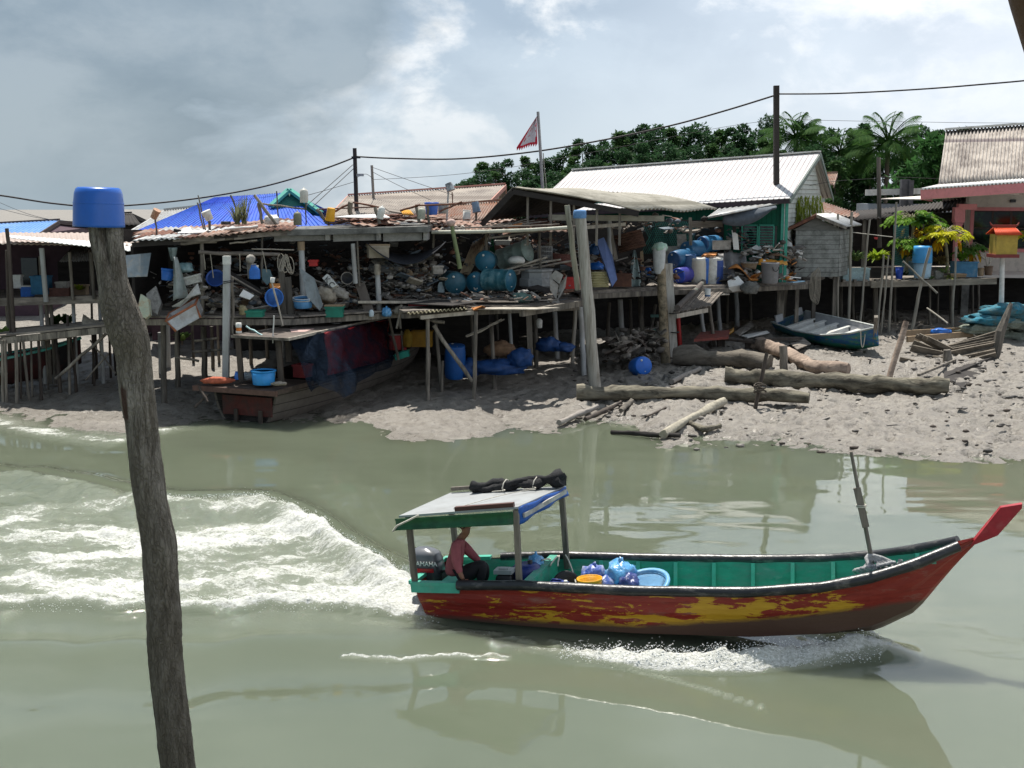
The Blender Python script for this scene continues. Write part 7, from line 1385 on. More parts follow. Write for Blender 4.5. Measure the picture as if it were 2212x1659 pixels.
for k in range(5): mb.tube([q + Vector((.16 * math.cos(a + k), .14 * math.sin(a + k), .05 * k - .1 + .03 * math.sin(2 * a))) for a in np.linspace(0, 6, 13)], .018, 5)
solo('rope', 'dark rope knotted round the stake and the smooth log', 'rope', mb, mat('dark_rope', (.09, .075, .06), .9, .3, 20))
for i, (x0, y0, x1, y1, lb) in enumerate(((1505, 150, 1800, 180, 'dark plank bench lying before the red lid'), (1790, 165, 2120, 150, 'dark plank leading from the driftwood to the skiff'))):
    A, B_ = G(d9(x0, y0), lift=.3), G(d9(x1, y1), lift=.25); mb = MB(); mb.beam(A, B_, .28, .08); solo('plank', lb, 'plank', mb, M_darkw)
for i, (x, y) in enumerate(((1545, 215), (1750, 225))): q = G(d9(x, y)); mb = MB(); mb.box(q + Vector((0, 0, .15)), (.25, .2, .32)); mb.box(q + Vector((0, 0, .3)), (.35, .28, .04)); solo('block', ('wooden block under the plank bench end nearer the thick tied log', 'wooden block under the plank bench end nearer the driftwood')[i], 'block', mb, M_darkw)
panel('lid', 'faded red board lying in the shade under the barrel deck', 'board', [(*d9(1350, 160), 41.5), (*d9(1400, 105), 43.0), (*d9(1610, 90), 43.2), (*d9(1600, 140), 41.8)], .08, mat('faded_red_board', (.22, .055, .042), .7, .25, 6, dirt=(.12, .05, .04), da=.4))
for i, (pts, m, lb) in enumerate((([(1640, 110), (1760, 25), (1790, 60), (1680, 130)], JM[2], 'bent grey sheet lying under the deck beside the faded red board'), ([(1560, 120), (1640, 70), (1640, 100), (1600, 125)], M_yel, 'yellow scrap between faded red board and bent grey sheet'), ([(1690, 130), (1880, 95), (1900, 110), (1740, 145)], M_whitesheet, 'pale flat sheet on the mud under the scrap deck'), ([(2040, 180), (2140, 140), (2200, 190), (2100, 230)], M_woodx, 'grey board end on the mud below the skiff'))):
    mb = MB(); q = [G(d9(*p), lift=.12 + .05 * (k % 2)) for k, p in enumerate(pts)]; N = (q[1] - q[0]).cross(q[2] - q[0]); mb.slab(q if N.z > 0 else q[::-1], .03); solo('scrap', lb, 'scrap', mb, m)
heap('debris_heap', 'heap of driftwood, rope and boards at the foot of the mossy pile', [(1360, 745, G(d9(850, 330)).y, 22, 14), (1400, 735, G(d9(950, 300)).y, 18, 12), (1340, 755, G(d9(760, 370)).y, 14, 9)], .22, M_junk, 60, 121, mats=[M_junk, M_woodx, M_stilt, M_darkw])
drum('blue drum half sunk in the mud beside the driftwood heap', d9(985, 350), G(d9(975, 395)).y - .1, (.35, -1, .25), .30, .55, M_bluep, mat('vivid_blue_lid', (.012, .12, .50), .4, .15), 'drum', None, True)
random.seed(33); mb = MB()
for k in range(330):
    u = rnd(1230, 2212); v = rnd(745, 985) if k % 3 else rnd(760, 860); q = G(u, v); R = rotz(rnd(0, 3.14)) @ Matrix.Rotation(rnd(-.25, .25), 3, 'Y')
    s = rnd(.03, .10); mb.cur = random.randrange(3); mb.box(q + Vector((0, 0, .03)), (s * rnd(1, 4.5), s * rnd(.25, .8), s * .22), R) if k % 4 == 0 else mb.blob(q + Vector((0, 0, .02)), (s * 1.2, s * .8, s * .5), .5, 2, 1, None, k)
tag(mb.build('mud_debris', [M_darkw, mat('wet_mud_clod', (.21, .19, .17), .5, .3, 6, bump=.8), mat('dark_clod', (.05, .045, .04), .55, .3, 6, bump=.8)], origin=Vector((0, 0, 0))), 'clods and sticks scattered on the trampled mud', None, None, 'stuff')
pl = solo_post('pile', 'tall thick grey pile with blue cloth cap standing before the shed', 'pile', c3(1135, 410), c3(1238, 1560), 25, mat('split_grey_pile', (.44, .42, .37), .85, .25, 7, dirt=(.15, .13, .10), da=.46, dsc=8, stretch=(1, 1, .07), dirt2=(.13, .125, .06), da2=.27, bump=.8), n=14, wob=.10)
q = P(c3(1133, 400), G(c3(1238, 1560)).y); mb = MB(); mb.lathe([(.175, -.13), (.185, -.10), (.18, .06), (.15, .10), (.001, .11)], 14, c=q); mb.build('cap', mat('blue_cap_cloth', (.11, .24, .46), .8, .2, 6, bump=.5), pl)
solo_post('pile', 'slimmer grey pile tied behind the blue capped one', 'pile', c3(1050, 345), c3(1120, 900), 12, mat('grey_green_pile', (.37, .36, .28), .85, .3, 7, dirt=(.12, .11, .08), da=.46, dsc=8, stretch=(1, 1, .08), bump=.7), Y=35.6, ground=False, n=12)
solo_post('pile', 'mossy brown pile with a torn white bag over its top', 'pile', d3(690, 420), d3(750, 1570), 20, mat('mossy_pile', (.31, .25, .17), .85, .3, 7, dirt=(.10, .085, .055), da=.46, dsc=8, dirt2=(.30, .24, .09), da2=.27, bump=.8), n=14, wob=.12)
YB = G(d3(750, 1570)).y; o = thing('bag', 'torn white and mint plastic bag pulled over the mossy pile', 'bag', P(d3(680, 600), YB))
mb = MB(); c_ = P(d3(683, 450), YB); prf = [(.165, -.52), (.19, -.35), (.185, -.1), (.20, .18), (.21, .30), (.14, .40), (.001, .42)]; mb.lathe(prf, 18, c=c_); mb.v = [tuple(Vector(v) + Vector((.05 * mnoise.noise(Vector(v) * 5), .05 * mnoise.noise(Vector(v) * 5 + Vector((7, 1, 1))), .10 * mnoise.noise(Vector(v) * 4 + Vector((3, 9, 1))) if v[2] < c_.z - .3 else 0))) for v in mb.v]; mb.build('film', mat('torn_white_film', (.52, .54, .53), .4, .15, 6, dirt=(.36, .35, .33), da=.36, bump=.7), o)
mb = MB(); mb.blob(c_ + Vector((0, 0, .30)), (.24, .22, .17), .25, 3, 3, .6, 5); mb.build('top_wrap', mat('mint_film', (.40, .58, .47), .35, .15, 6, dirt=(.5, .55, .5), da=.36, bump=.7), o)
solo_post('pile', 'square whitewashed pile strapped beside the mossy pile', 'pile', d3(778, 520), d3(840, 1440), 16, mat('whitewashed_pile', (.58, .56, .51), .8, .2, 7, dirt=(.19, .16, .13), da=.42, dsc=7, stretch=(1, 1, .12), bump=.6), square=True, Y=YB + .8)
mb = MB()
for v, in ((1060,), (1265,)): mb.tube([P(d3(780 + 95 * (math.cos(a) * .5 + .5) + (v - 1060) * .1, v), YB + .75) + Vector((0, .18 * math.sin(a), 0)) for a in np.linspace(0, 6.28, 14)], .02, 5)
solo('strap', 'black straps round the whitewashed pile', 'strap', mb, M_blackp)
ld = thing('ladder', 'old wooden ladder with two green rungs behind the mossy pile', 'ladder', G(d3(610, 1450))); YL = G(d3(610, 1450)).y
for a, b in ((d3(640, 965), d3(545, 1440)), (d3(655, 1150), d3(672, 1470))): stick('rail', None, None, a, YL + .5, b, YL, 8, M_stilt, parent=ld)
for i, (a, b) in enumerate(((d3(585, 1090), d3(680, 1088)), (d3(560, 1240), d3(690, 1245)), (d3(545, 1355), d3(690, 1358)))): A, B_ = P(a, YL + .2), P(b, YL + .2); mb = MB(); mb.beam(A, B_, .10, .09); mb.build('rung', mat('green_grey_rung', (.10, .20, .18), .8, .2) if i < 2 else M_stilt, ld)
rp = thing('ramp', 'plank ramp sloping down from the barrel deck towards the mossy pile', 'ramp', P(d3(1000, 1000), 41)); ra, rb, rc_, rd = P(d3(860, 1050), 39.4), P(d3(1200, 985), 40.6), P(d3(1390, 780), 43.0), P(d3(1130, 745), 42.6)
mb = MB(); random.seed(2)
for k in range(9): t_ = k / 8; mb.beam(ra.lerp(rb, t_), rd.lerp(rc_, t_), .20 if k not in (3, 6) else .10, .04)
mb.build('plank', M_woodx, rp)
for k in range(4): t_ = .1 + k * .27; mb = MB(); mb.beam(ra.lerp(rd, t_) - Vector((0, 0, .06)), rb.lerp(rc_, t_) - Vector((0, 0, .06)), .07, .07); mb.build('cross_bar', M_darkw, rp)
mb = MB(); mb.beam(ra - Vector((0, 0, .12)), rb - Vector((0, 0, .12)), .1, .14); mb.build('edge_beam', M_pale, rp)
for t_, b_ in (((1150, 1010), (1175, 1370)), ((1215, 890), (1285, 1425))): pass
stick('pole', 'dark log lying along the plank ramp', 'log', d3(875, 1000), 39.3, d3(1160, 720), 42.6, 14, mat('green_stained_log', (.10, .085, .075), .8, .3, 6, dirt=(.16, .24, .19), da=.34)); stick('pole', 'pale pole sticking out beyond the plank ramp', 'pole', d3(1210, 858), 42.0, d3(1440, 855), 42.4, 4, M_pale)
o = thing('cup', 'white cup set on a stake beside the plank ramp', 'cup', P(d3(1205, 880), 39.9)); mb = MB(); mb.lathe([(.09, 0), (.10, .26), (.09, .26), (.08, .02), (.001, .02)], 14); local(o, mb).build('body', M_white, o); mb = MB(); mb.lathe([(.092, .01), (.094, .06)], 14); local(o, mb).build('band', M_barrel, o)
ZH = 44.0
heap('rubbish_heap', 'piled sheets, baskets and foam around the big grey metal pot', [(1640, 555, ZH, 24, 14), (1680, 545, ZH + .3, 24, 14), (1600, 595, ZH - .6, 22, 8), (1700, 560, ZH + .6, 14, 18), (1640, 600, ZH - .8, 40, 5)], .19, M_junk, 42, 131, mats=[JM[2], M_junk, M_whitesheet, M_junk, M_woodx, M_junk, JM[2], M_orange])
o = thing('cauldron', 'big grey metal pot with a wire handle on the deck corner', 'pot', P(d4(915, 1010), ZH - 1.4)); r_ = px(19.5, ZH - 1.4); mb = MB(); mb.lathe([(r_ * .8, 0), (r_ * .88, .05), (r_ * .99, .64), (r_ * 1.04, .66), (r_ * 1.04, .70), (r_ * .94, .70), (r_ * .85, .06), (.001, .05)], 26); local(o, mb).build('pot', mat('grey_pot_metal', (.20, .20, .21), .55, .15, 5, dirt=(.12, .12, .12), da=.4), o)
mb = MB(); mb.tube([(.12 + .10 * math.cos(a), -r_ - .02, .56 + .14 * math.sin(a)) for a in np.linspace(3.1, 6.4, 10)], .014, 5); local(o, mb).build('handle', M_blackp, o)
mb = MB(); mb.sheet(P(d4(465, 850), 43.0), P(d4(720, 935), 42.6), P(d4(830, 915), 43.0), P(d4(600, 830), 44), 12, 6, .03, lambda u, v: .14 * math.sin(u * 4 + v * 3), True); solo('sheet', 'curled orange brown sheet jutting from the rubbish heap', 'sheet', mb, M_orange)
panel('board', 'big torn white carton leaning at the deck edge below the curled sheet', 'carton', [(*d4(455, 985), 42.6), (*d4(570, 930), 42.7), (*d4(632, 1000), 42.6), (*d4(600, 1030), 42.5), (*d4(470, 1050), 42.5)], .25, M_whitesheet)
panel('board', 'white foam board on top of the rubbish heap', 'board', [(*d4(690, 640), 44.2), (*d4(770, 590), 44.4), (*d4(840, 600), 44.4), (*d4(850, 670), 44.2), (*d4(710, 680), 44.1)], .06, M_whitesheet)
for i, (c, r, h_) in enumerate(((d4(690, 850), .28, .10), (d4(695, 810), .28, .08))): o = bucket('basket', ('round brown white basket at the front of the rubbish heap', 'pale dish lying on the round basket')[i], ('basket', 'dish')[i], P(c, 43.4), rotz(0), r, .18 - .08 * i, (M_card, JM[2])[i], handle=False)
mb = MB(); mb.sheet(P(d4(880, 720), 44), P(d4(1150, 770), 43.8), P(d4(1130, 700), 44.6), P(d4(930, 650), 44.8), 12, 6, .05, lambda u, v: .16 * math.sin(u * 3.1) + .05 * mnoise.noise(Vector((u * 6, v * 6, 1))), True); solo('wicker_mat', 'brown wicker mat arched over the rubbish heap', 'mat', mb, mat('brown_wicker', (.20, .115, .075), .9, .4, 14, dirt=(.30, .27, .20), da=.38, bump=.9))
mb = MB(); mb.sheet(P(d4(790, 800), 43.3), P(d4(1110, 800), 43.3), P(d4(1100, 770), 43.7), P(d4(800, 740), 43.7), 12, 5, .03, lambda u, v: .07 * mnoise.noise(Vector((u * 8, v * 5, 4))), True); solo('sheet', 'bright amber plastic sheet under the brown wicker mat', 'sheet', mb, mat('amber_sheet', (.62, .27, .035), .5, .25, 6, dirt=(.3, .27, .12), da=.38))
stick('pipe', 'pale bent pipe sticking out of the rubbish heap top', 'pipe', d4(880, 680), 44, d4(965, 565), 44.3, 6, M_whitep); stick('pipe', 'second pale pipe lying lower on the rubbish heap top', 'pipe', d4(840, 625), 44, d4(940, 595), 44.3, 5, M_whitep)
for i, (a, b, m) in enumerate(((d4(1075, 935), d4(1220, 950), M_whitesheet), (d4(1070, 965), d4(1180, 985), M_orange), (d4(1130, 1000), d4(1260, 985), mat('sky_board', (.25, .42, .55), .6, .1)))): A, B_ = P(a, 43.2), P(b, 43.6); mb = MB(); mb.beam(A, B_, .3, .03); solo('board', ('white board strewn between the grey pot and the outhouse', 'orange board strewn between the grey pot and the outhouse', 'pale blue board at the deck corner by the hanging rope loops')[i], 'board', mb, m)
bag('net', 'grey net hanging over the deck edge beside the grey pot', 'net', P(d4(700, 1070), 42.4), (.3, .15, .25), mat('grey_net', (.13, .13, .12), .9, .4, 14, bump=.9), 141, knot=False)
mb = MB()
for k in range(5): q = P(d4(1380 + 6 * k, 1060), 44.5); mb.tube([q + Vector((.10 * math.sin(a) + .03 * k, .02 * k, (.50 + .04 * k) * math.cos(a) + .05)) for a in np.linspace(0, 6.1, 16)], .014, 5)
solo('rope', 'long pale rope loops hanging from the deck corner beside the outhouse', 'rope', mb, MATS['old_rope'])
bag('net', 'white rag net knotted on a stick between rubbish heap and outhouse', 'rag', P(d4(1110, 640), 45), (.22, .18, .30), M_whitep, 145)
o = thing('person', 'person in white top with dark hair far behind the rubbish heap', 'person', P(d4(1045, 640), 46.0)); q = P(d4(1045, 560), 46.0); w_ = WORLD[o.name].translation
skin_obj('body', [(q.x, q.y, q.z - .62, (.16, .11)), (q.x, q.y, q.z - .35, (.17, .11)), (q.x, q.y, q.z - .17, .05), (q.x, q.y, q.z - .08, .07), (q.x, q.y, q.z + .03, .09), (q.x - .2, q.y, q.z - .3, .055), (q.x - .24, q.y - .05, q.z - .6, .045), (q.x + .2, q.y, q.z - .3, .055), (q.x + .24, q.y - .05, q.z - .6, .045)], [(0, 1), (1, 2), (2, 3), (3, 4), (1, 5), (5, 6), (1, 7), (7, 8)], M_skin, o)
skin_obj('shirt', [(q.x, q.y, q.z - .64, (.18, .13)), (q.x, q.y, q.z - .35, (.19, .13)), (q.x - .2, q.y, q.z - .3, .07), (q.x - .22, q.y - .03, q.z - .42, .065), (q.x + .2, q.y, q.z - .3, .07), (q.x + .22, q.y - .03, q.z - .42, .065), (q.x, q.y, q.z - .2, .07)], [(0, 1), (1, 2), (2, 3), (1, 4), (4, 5), (1, 6)], M_whitep, o)
mb = MB(); mb.blob((q.x, q.y + .02, q.z + .04), (.115, .115, .13), .05, 2, 3); mb.build('hair', MATS['black_hair'], o)
def leafmat(name, a, b, rough=.5):
    if name in MATS: return MATS[name]
    t = NT(name); n = t.noise(t.coord(), 2.5, 4); oi = t.n('ShaderNodeObjectInfo'); g = t.n('ShaderNodeNewGeometry')
    f = t.math('ADD', t.math('MULTIPLY', t.mapr(n, .3, .7), .5), t.math('MULTIPLY', g.outputs['Random Per Island'], .6))
    c = t.mix(f, lin(a), lin(b)); m = t.bsdf(c, rough, 0, None, spec=.06); t.b.inputs['Transmission Weight'].default_value = 0
    tr = t.n('ShaderNodeBsdfTranslucent'); t.l(c, tr.inputs[0]); mx = t.n('ShaderNodeMixShader'); mx.inputs[0].default_value = .42
    t.l(t.b.outputs[0], mx.inputs[1]); t.l(tr.outputs[0], mx.inputs[2]); t.l(mx.outputs[0], t.out.inputs[0]); MATS[name] = m; return m
M_bark = mat('grey_bark', (.14, .115, .09), .9, .3, 9, dirt=(.06, .05, .04), da=.42, stretch=(1, 1, .2), bump=.6)
def blade(mb, b, d, ln, w, droop=.3, seg=4, fold=0):
    d = Vector(d).normalized(); s = d.cross(Vector((0, 0, 1))); s = s.normalized() if s.length > .01 else Vector((1, 0, 0)); vs = []
    for i in range(seg + 1):
        k = i / seg; p = Vector(b) + d * ln * k - Vector((0, 0, droop * ln * k * k)); ww = w * .5 * (math.sin(math.pi * min(.12 + k * .88, 1)) ** .8 if i < seg else 0.02); vs += [p - s * ww, p + s * ww]
    mb.add(vs, [(2 * i, 2 * i + 1, 2 * i + 3, 2 * i + 2) for i in range(seg)], True)
def rosette(name, label, base, n, ln, w, m, up=.6, droop=.5, group=None, cat='plant', stem=0):
    o = thing(name, label, cat, base, None, group); mb = MB(); base = Vector(base) + Vector((0, 0, stem))
    for k in range(n): a = k * 2.4 + rnd(-.3, .3); e = up * rnd(.5, 1.6); blade(mb, base + Vector((rnd(-.06, .06), rnd(-.06, .06), 0)), (math.cos(a), math.sin(a), e), ln * rnd(.7, 1.15), w, droop * rnd(.6, 1.3))
    mb.build('leaves', m, o)
    if stem: mb = MB(); mb.tube([base - Vector((0, 0, stem)), base], .035, 7); mb.build('stem', M_bark, o)
    return o
def papaya_leaf(mb, c, R, s):
    for k in range(7):
        a = (k - 3) * .72; d = R @ Vector((math.cos(a), math.sin(a), -.12)); ln = s * (1 - .09 * abs(k - 3))
        blade(mb, c, d, ln, s * .34, .35, 3)
        for j in (-1, 1): blade(mb, c + d * ln * .45, R @ Vector((math.cos(a + j * .6), math.sin(a + j * .6), -.2)), ln * .45, s * .18, .3, 2)
def papaya(label, foot, top, Y, r, n, m, m2=None, group=None, seed=1):
    random.seed(seed); B, T = P(foot, Y), P(top, Y); o = thing('papaya_tree', label, 'papaya tree', B, None, group); M_st = mat('papaya_stem', (.24, .22, .15), .8, .2, 7)
    mb = MB(); mb.tube([B, B.lerp(T, .5) + Vector((.03, 0, 0)), T], [.075, .06, .045], 9); mb.build('trunk', M_st, o); mb = MB(); st_ = MB(); yl = MB()
    for k in range(n):
        a = k * 2.4; rr = r * rnd(.45, 1.0); z = .30 * r * (1.1 - (rr / r) ** 2 * 1.6) + rnd(-.1, .1); e = T + Vector((rr * math.cos(a), rr * math.sin(a) * .9, z)); st_.tube([T, T.lerp(e, .6) + Vector((0, 0, .12)), e], .012, 4, cap=False)
        R = rotz(a) @ Matrix.Rotation(rnd(.1, .6), 3, 'Y'); papaya_leaf(mb, e, R, rnd(.26, .38))
    for k in range(3): a = rnd(0, 6.3); e = T + Vector((.5 * r * math.cos(a), -.4 * r, -.4 * r)); papaya_leaf(yl, e, rotz(a) @ Matrix.Rotation(1.2, 3, 'Y'), .34)
    mb.build('crown', m, o); st_.build('leaf_stalks', M_st, o); yl.build('withered_leaves', leafmat('withered_yellow', (.50, .26, .01), (.62, .38, .02)), o); return o
LG, LY, LD = leafmat('papaya_green', (.07, .20, .025), (.24, .40, .05)), leafmat('papaya_yellow_green', (.36, .44, .02), (.68, .60, .03)), leafmat('deep_green_leaf', (.02, .07, .018), (.06, .14, .03))
LA = leafmat('agave_green', (.07, .16, .06), (.24, .32, .10)); LC = leafmat('bright_croton', (.14, .26, .02), (.36, .42, .03))
gd = thing('garden_deck', 'plank deck on stilts crowded with potted plants before the pink house', 'deck', P(1980, 606, 46)); ga_, gb_, gc_, gd__ = P(1812, 609, 46.2), P(2148, 604, 46.0), Vector((17.9, 50.2, 2.6)), Vector((12.6, 50.2, 2.6))
mb = MB(); random.seed(6)
for k in range(22): t_ = k / 22; a, b = ga_.lerp(gd__, t_), gb_.lerp(gc_, t_); mb.beam(a + Vector((rnd(-.1, .1), 0, 0)), b + Vector((rnd(-.1, .1), 0, 0)), .16, .045)
mb.build('planks', M_woodx, gd); mb = MB(); mb.beam(P(1812, 614, 46.1), P(1890, 613, 46.1), .1, .16); mb.build('edge_beam', M_stilt, gd); mb = MB(); mb.beam(P(c5(660, 1362), 45.9), P(c5(1478, 1338), 45.9), .1, .22); mb.build('edge_beam', mat('grey_edge_beam', (.27, .245, .20), .85, .3, 7, dirt=(.12, .10, .08), da=.4, stretch=(.2, 1, 1)), gd)
for k in range(14): q = P(c5(480 + 72 * k, 1335), 46.0); mb = MB(); mb.box(q, (.10, .25, .09)); mb.build('joist', M_woodx, gd)
for x, y1, w in ((465, 1570, 12), (545, 1575, 9), (610, 1590, 7), (690, 1600, 19), (745, 1600, 6), (815, 1590, 11), (875, 1500, 11), (985, 1500, 9), (1045, 1610, 8), (1097, 1600, 7), (1183, 1600, 12), (1325, 1570, 8), (1363, 1560, 9)): post(gd, 'stilt', c5(x, 1365), c5(x - 2, y1), w * .62, M_stilt)
mb = MB(); vwall(mb, P(1780, 650, 52.5), P(2260, 650, 52.5), .6, 2.5, .06); mb.build('shade_backing', M_black, gd)  # dark sheet added to give the shade below the garden deck
GS = 'thin sticks stuck in the mud before the garden deck'
for a, b, w, lb in ((c5(825, 822), c5(782, 1580), 5, 'tallest thin stick rising before the papaya trees'), (c5(652, 935), c5(590, 1590), 4.5, 'leaning thin stick before the bright croton'), (c5(445, 900), c5(446, 1575), 5, 'grey stick standing close to the outhouse corner'), (c5(742, 1165), c5(700, 1625), 5, 'short stick leaning under the garden deck edge'), (c5(1048, 1120), c5(922, 1645), 7, 'slanting stick crossing before the upturned blue tub'), (c5(1216, 1115), c5(1190, 1612), 5, 'thin stick before the blue planter box'), (c5(535, 885), c5(535, 1140), 6, 'stout short stake behind the outhouse wall'), (c5(775, 1170), c5(730, 1560), 4, 'second thin stick close to the tallest one')):
    yb = G(b).y; solo_post('stick', lb, 'stick', a, b, w, mat('grey_stick', (.27, .25, .21), .85, .3, 9, stretch=(1, 1, .2)), GS, Yt=min(yb + .6, 45.5), Y=min(yb, 45.5), wob=.6)
stick('stick', 'stick lying aslant across the garden deck beams', 'stick', c5(868, 1208), 45.6, c5(1092, 1418), 45.3, 4.5, MATS['grey_stick']); stick('stick', 'thin branch leaning low on the mud under the garden deck', 'branch', c5(1025, 1515), 44.5, c5(1160, 1615), 43.5, 4, MATS['grey_stick'])
stick('cord', 'slack cord strung between stakes above the garden deck', 'cord', c5(540, 1020), 45.8, c5(800, 1050), 45.8, 1.5, MATS['pale_cord']); panel('rag', 'red rag hanging on the slack cord', 'rag', [(*c5(680, 1050), 45.75), (*c5(705, 1052), 45.75), (*c5(700, 1068), 45.75), (*c5(682, 1062), 45.75)], .03, M_red)
for i, (c, Y, s, m, lb, ct) in enumerate(((c5(552, 1340), 46.6, (.98, .45, .50), mat('pale_blue_trough', (.36, .50, .52), .6, .2, 6, dirt=(.15, .17, .16), da=.42), 'pale blue stained trough planter at the deck end by the outhouse', 'planter'), (c5(690, 1318), 47.2, (.5, .4, .4), M_black, 'dark planter box behind the pale blue trough', 'planter'), (c5(905, 1300), 47.4, (.42, .4, .52), mat('grey_blue_planter', (.18, .30, .38), .6, .2, dirt=(.1, .14, .15), da=.38), 'grey blue planter between blue pot and upturned tub', 'planter'), (c5(1263, 1310), 47.2, (.88, .45, .58), mat('worn_blue_box', (.05, .19, .34), .6, .2, 5, dirt=(.24, .32, .34), da=.36), 'large worn blue planter box behind the agaves', 'planter'), (c5(1100, 1322), 46.6, (.3, .25, .3), JM[2], 'small pale planter among the agaves', 'planter'), (c5(1225, 1312), 46.3, (.55, .25, .13), M_card, 'low brown tray before the large worn blue planter box', 'tray'))): crate(('planter', 'tray')[i == 5], lb, c, Y, s, m, rotz(0), ct)
bucket('pot', 'royal blue plant pot at the front of the garden deck', 'pot', P(c5(842, 1325), 46.4), rotz(0), .145, .43, mat('royal_blue_pot', (.012, .055, .36), .4, .2), handle=False); bucket('pot', 'small brown clay pot beside the large worn blue planter', 'pot', P(c5(1376, 1305), 47), rotz(0), .12, .3, M_card, handle=False); bucket('pot', 'wide dark brown bowl pot holding the bare pale plant', 'pot', P(c5(1425, 1300), 47), rotz(0), .16, .34, mat('dark_clay', (.13, .08, .05), .7, .2), handle=False)
o = thing('tub', 'bright sky blue tub upturned on a pale blue one', 'tub', P(c5(993, 1215), 46.3)); r_ = px(20.5, 46.3); mb = MB(); mb.lathe([(r_, -.02), (r_ * 1.03, .0), (r_ * .98, .5), (r_ * .88, .60), (.001, .61)], 24); local(o, mb).build('shell', mat('vivid_sky_blue', (.06, .33, .68), .4, .12, 5, bump=.1), o)
o = thing('tub', 'pale milky blue tub standing under the bright upturned one', 'tub', P(c5(993, 1318), 46.3)); mb = MB(); mb.lathe([(r_ * .82, 0), (r_ * .95, .62), (r_ * .8, .62), (.001, .3)], 24); local(o, mb).build('shell', mat('milky_blue', (.34, .50, .62), .45, .15, 5, dirt=(.25, .35, .42), da=.4), o)
random.seed(17)
papaya('papaya tree with broad green crown standing before the dark lean-to', c5(905, 1290), c5(940, 930), 47.8, 1.12, 40, LG, seed=3); papaya('papaya tree with yellow leaves glowing beside the pink pillar', c5(1160, 1290), c5(1140, 1020), 46.8, .92, 34, LY, seed=5)
papaya('short papaya with green crown left of the bright blue tub'.replace('left of', 'behind'), c5(890, 1290), c5(890, 1080), 46.9, .55, 18, LG, seed=7); papaya('low papaya growing from the large worn blue planter box', c5(1300, 1250), c5(1310, 1120), 47.4, .55, 18, leafmat('mid_green_leaf', (.05, .14, .03), (.13, .24, .05)), seed=9); papaya('papaya at the edge of the picture behind the spirit house', c5(1690, 1250), c5(1690, 1040), 48, .6, 16, LY, seed=11)
rosette('agave', 'large pale edged agave before the worn blue planter', P(c5(1135, 1285), 46.5), 28, .48, .085, LA, .8, .35); rosette('agave', 'small agave at the very edge of the garden deck', P(c5(1045, 1325), 46.2), 20, .33, .07, LA, .7, .4); rosette('agave', 'bright agave lying over the deck edge under the large one', P(c5(1170, 1318), 46.2), 22, .4, .075, leafmat('yellow_agave', (.15, .22, .05), (.36, .38, .12)), .6, .6)
for i, (c, n, ln, w, m, lb) in enumerate(((c5(560, 1245), 110, .75, .055, LA, 'arching grassy plant in the pale blue trough'), (c5(700, 1240), 130, .74, .12, LC, 'bright yellow green croton in the dark planter'), (c5(960, 1240), 110, .8, .14, LD, 'deep green bush behind the bright blue tub'), (c5(1110, 1240), 100, .66, .06, leafmat('brownish_leaf', (.10, .08, .04), (.24, .18, .08)), 'dry brownish bush behind the large agave'), (c5(880, 1310), 18, .3, .09, LD, 'small dark plant in the deck edge bowl'), (c5(1000, 1010), 70, .8, .16, LD, 'dark leafed shrub under the broad papaya crown'), (c5(1250, 1215), 110, .62, .08, LG, 'green herbs in the large worn blue planter'))): rosette('plant', lb, P(c, 46.55 + .08 * i) + Vector((0, 0, .22 if i in (0, 1) else .06)), n, ln, w, m, 1.4, .55, stem=.2 if i in (2, 5) else 0)
o = thing('plant', 'bare pale forked plant in the wide dark bowl', 'plant', P(c5(1425, 1240), 47)); mb = MB()
for a, b in (((1420, 1245), (1410, 1195)), ((1410, 1200), (1375, 1170)), ((1412, 1195), (1405, 1165)), ((1420, 1240), (1450, 1195)), ((1450, 1198), (1475, 1190)), ((1430, 1240), (1438, 1185))): mb.tube([P(c5(*a), 47), P(c5(*b), 47)], .028, 6)
mb.build('branches', M_pale, o)
o = thing('mesh_fence', 'green wire mesh screen standing among the papayas', 'screen', P(c5(860, 1230), 46.9)); mb = MB()
for k in range(16): a = P(c5(808 + 6.4 * k, 975), 46.9); b = P(c5(808 + 6.4 * k, 1235), 46.9); mb.tube([a, b], .009, 4)
for k in range(22): v = 975 + 12 * k; mb.tube([P(c5(808, v), 46.88), P(c5(858, v + 12), 46.86), P(c5(905, v), 46.88)], .009, 4)
mb.build('mesh', mat('blue_green_wire', (.06, .22, .20), .6, .2), o)
o = thing('spirit_house', 'small yellow spirit house with orange tiled roof on a white post', 'shrine', P(c5(1518, 1495), 44.3)); YS = 44.3
post(o, 'post', c5(1518, 1185), c5(1518, 1490), 10.5, M_white, Y=YS, n=16, wob=0); q = P(c5(1520, 1172), YS); a_ = px(76 * .3307 * 2 / 2, YS)
mb = MB(); mb.box(q, (px(53, YS), px(48, YS), .12)); mb.build('base', mat('dark_red_base', (.20, .035, .03), .6, .2), o)
z0, z1 = q.z + .06, P(c5(1520, 1032), YS).z; mb = MB(); w_ = px(45, YS); mb.box((q.x, q.y, (z0 + z1) / 2), (w_, w_ * .9, z1 - z0)); mb.build('box', mat('ochre_yellow_paint', (.46, .33, .06), .7, .12, 8, dirt=(.34, .24, .05), da=.4), o)
zt = P(c5(1520, 985), YS).z; mb = MB(); rf = [Vector((q.x - w_ * .64, q.y - w_ * .62, z1)), Vector((q.x + w_ * .64, q.y - w_ * .62, z1)), Vector((q.x + w_ * .52, q.y, zt)), Vector((q.x - w_ * .52, q.y, zt))]; M_or = mat('orange_tile', (.62, .075, .018), .5, .15, 6); corr(mb, *rf, 15, .018, .02, 2)
rb_ = [Vector((p.x, 2 * q.y - p.y, p.z)) for p in rf]; corr(mb, rb_[1], rb_[0], rb_[3], rb_[2], 15, .018, .02, 2); mb.build('roof', M_or, o)
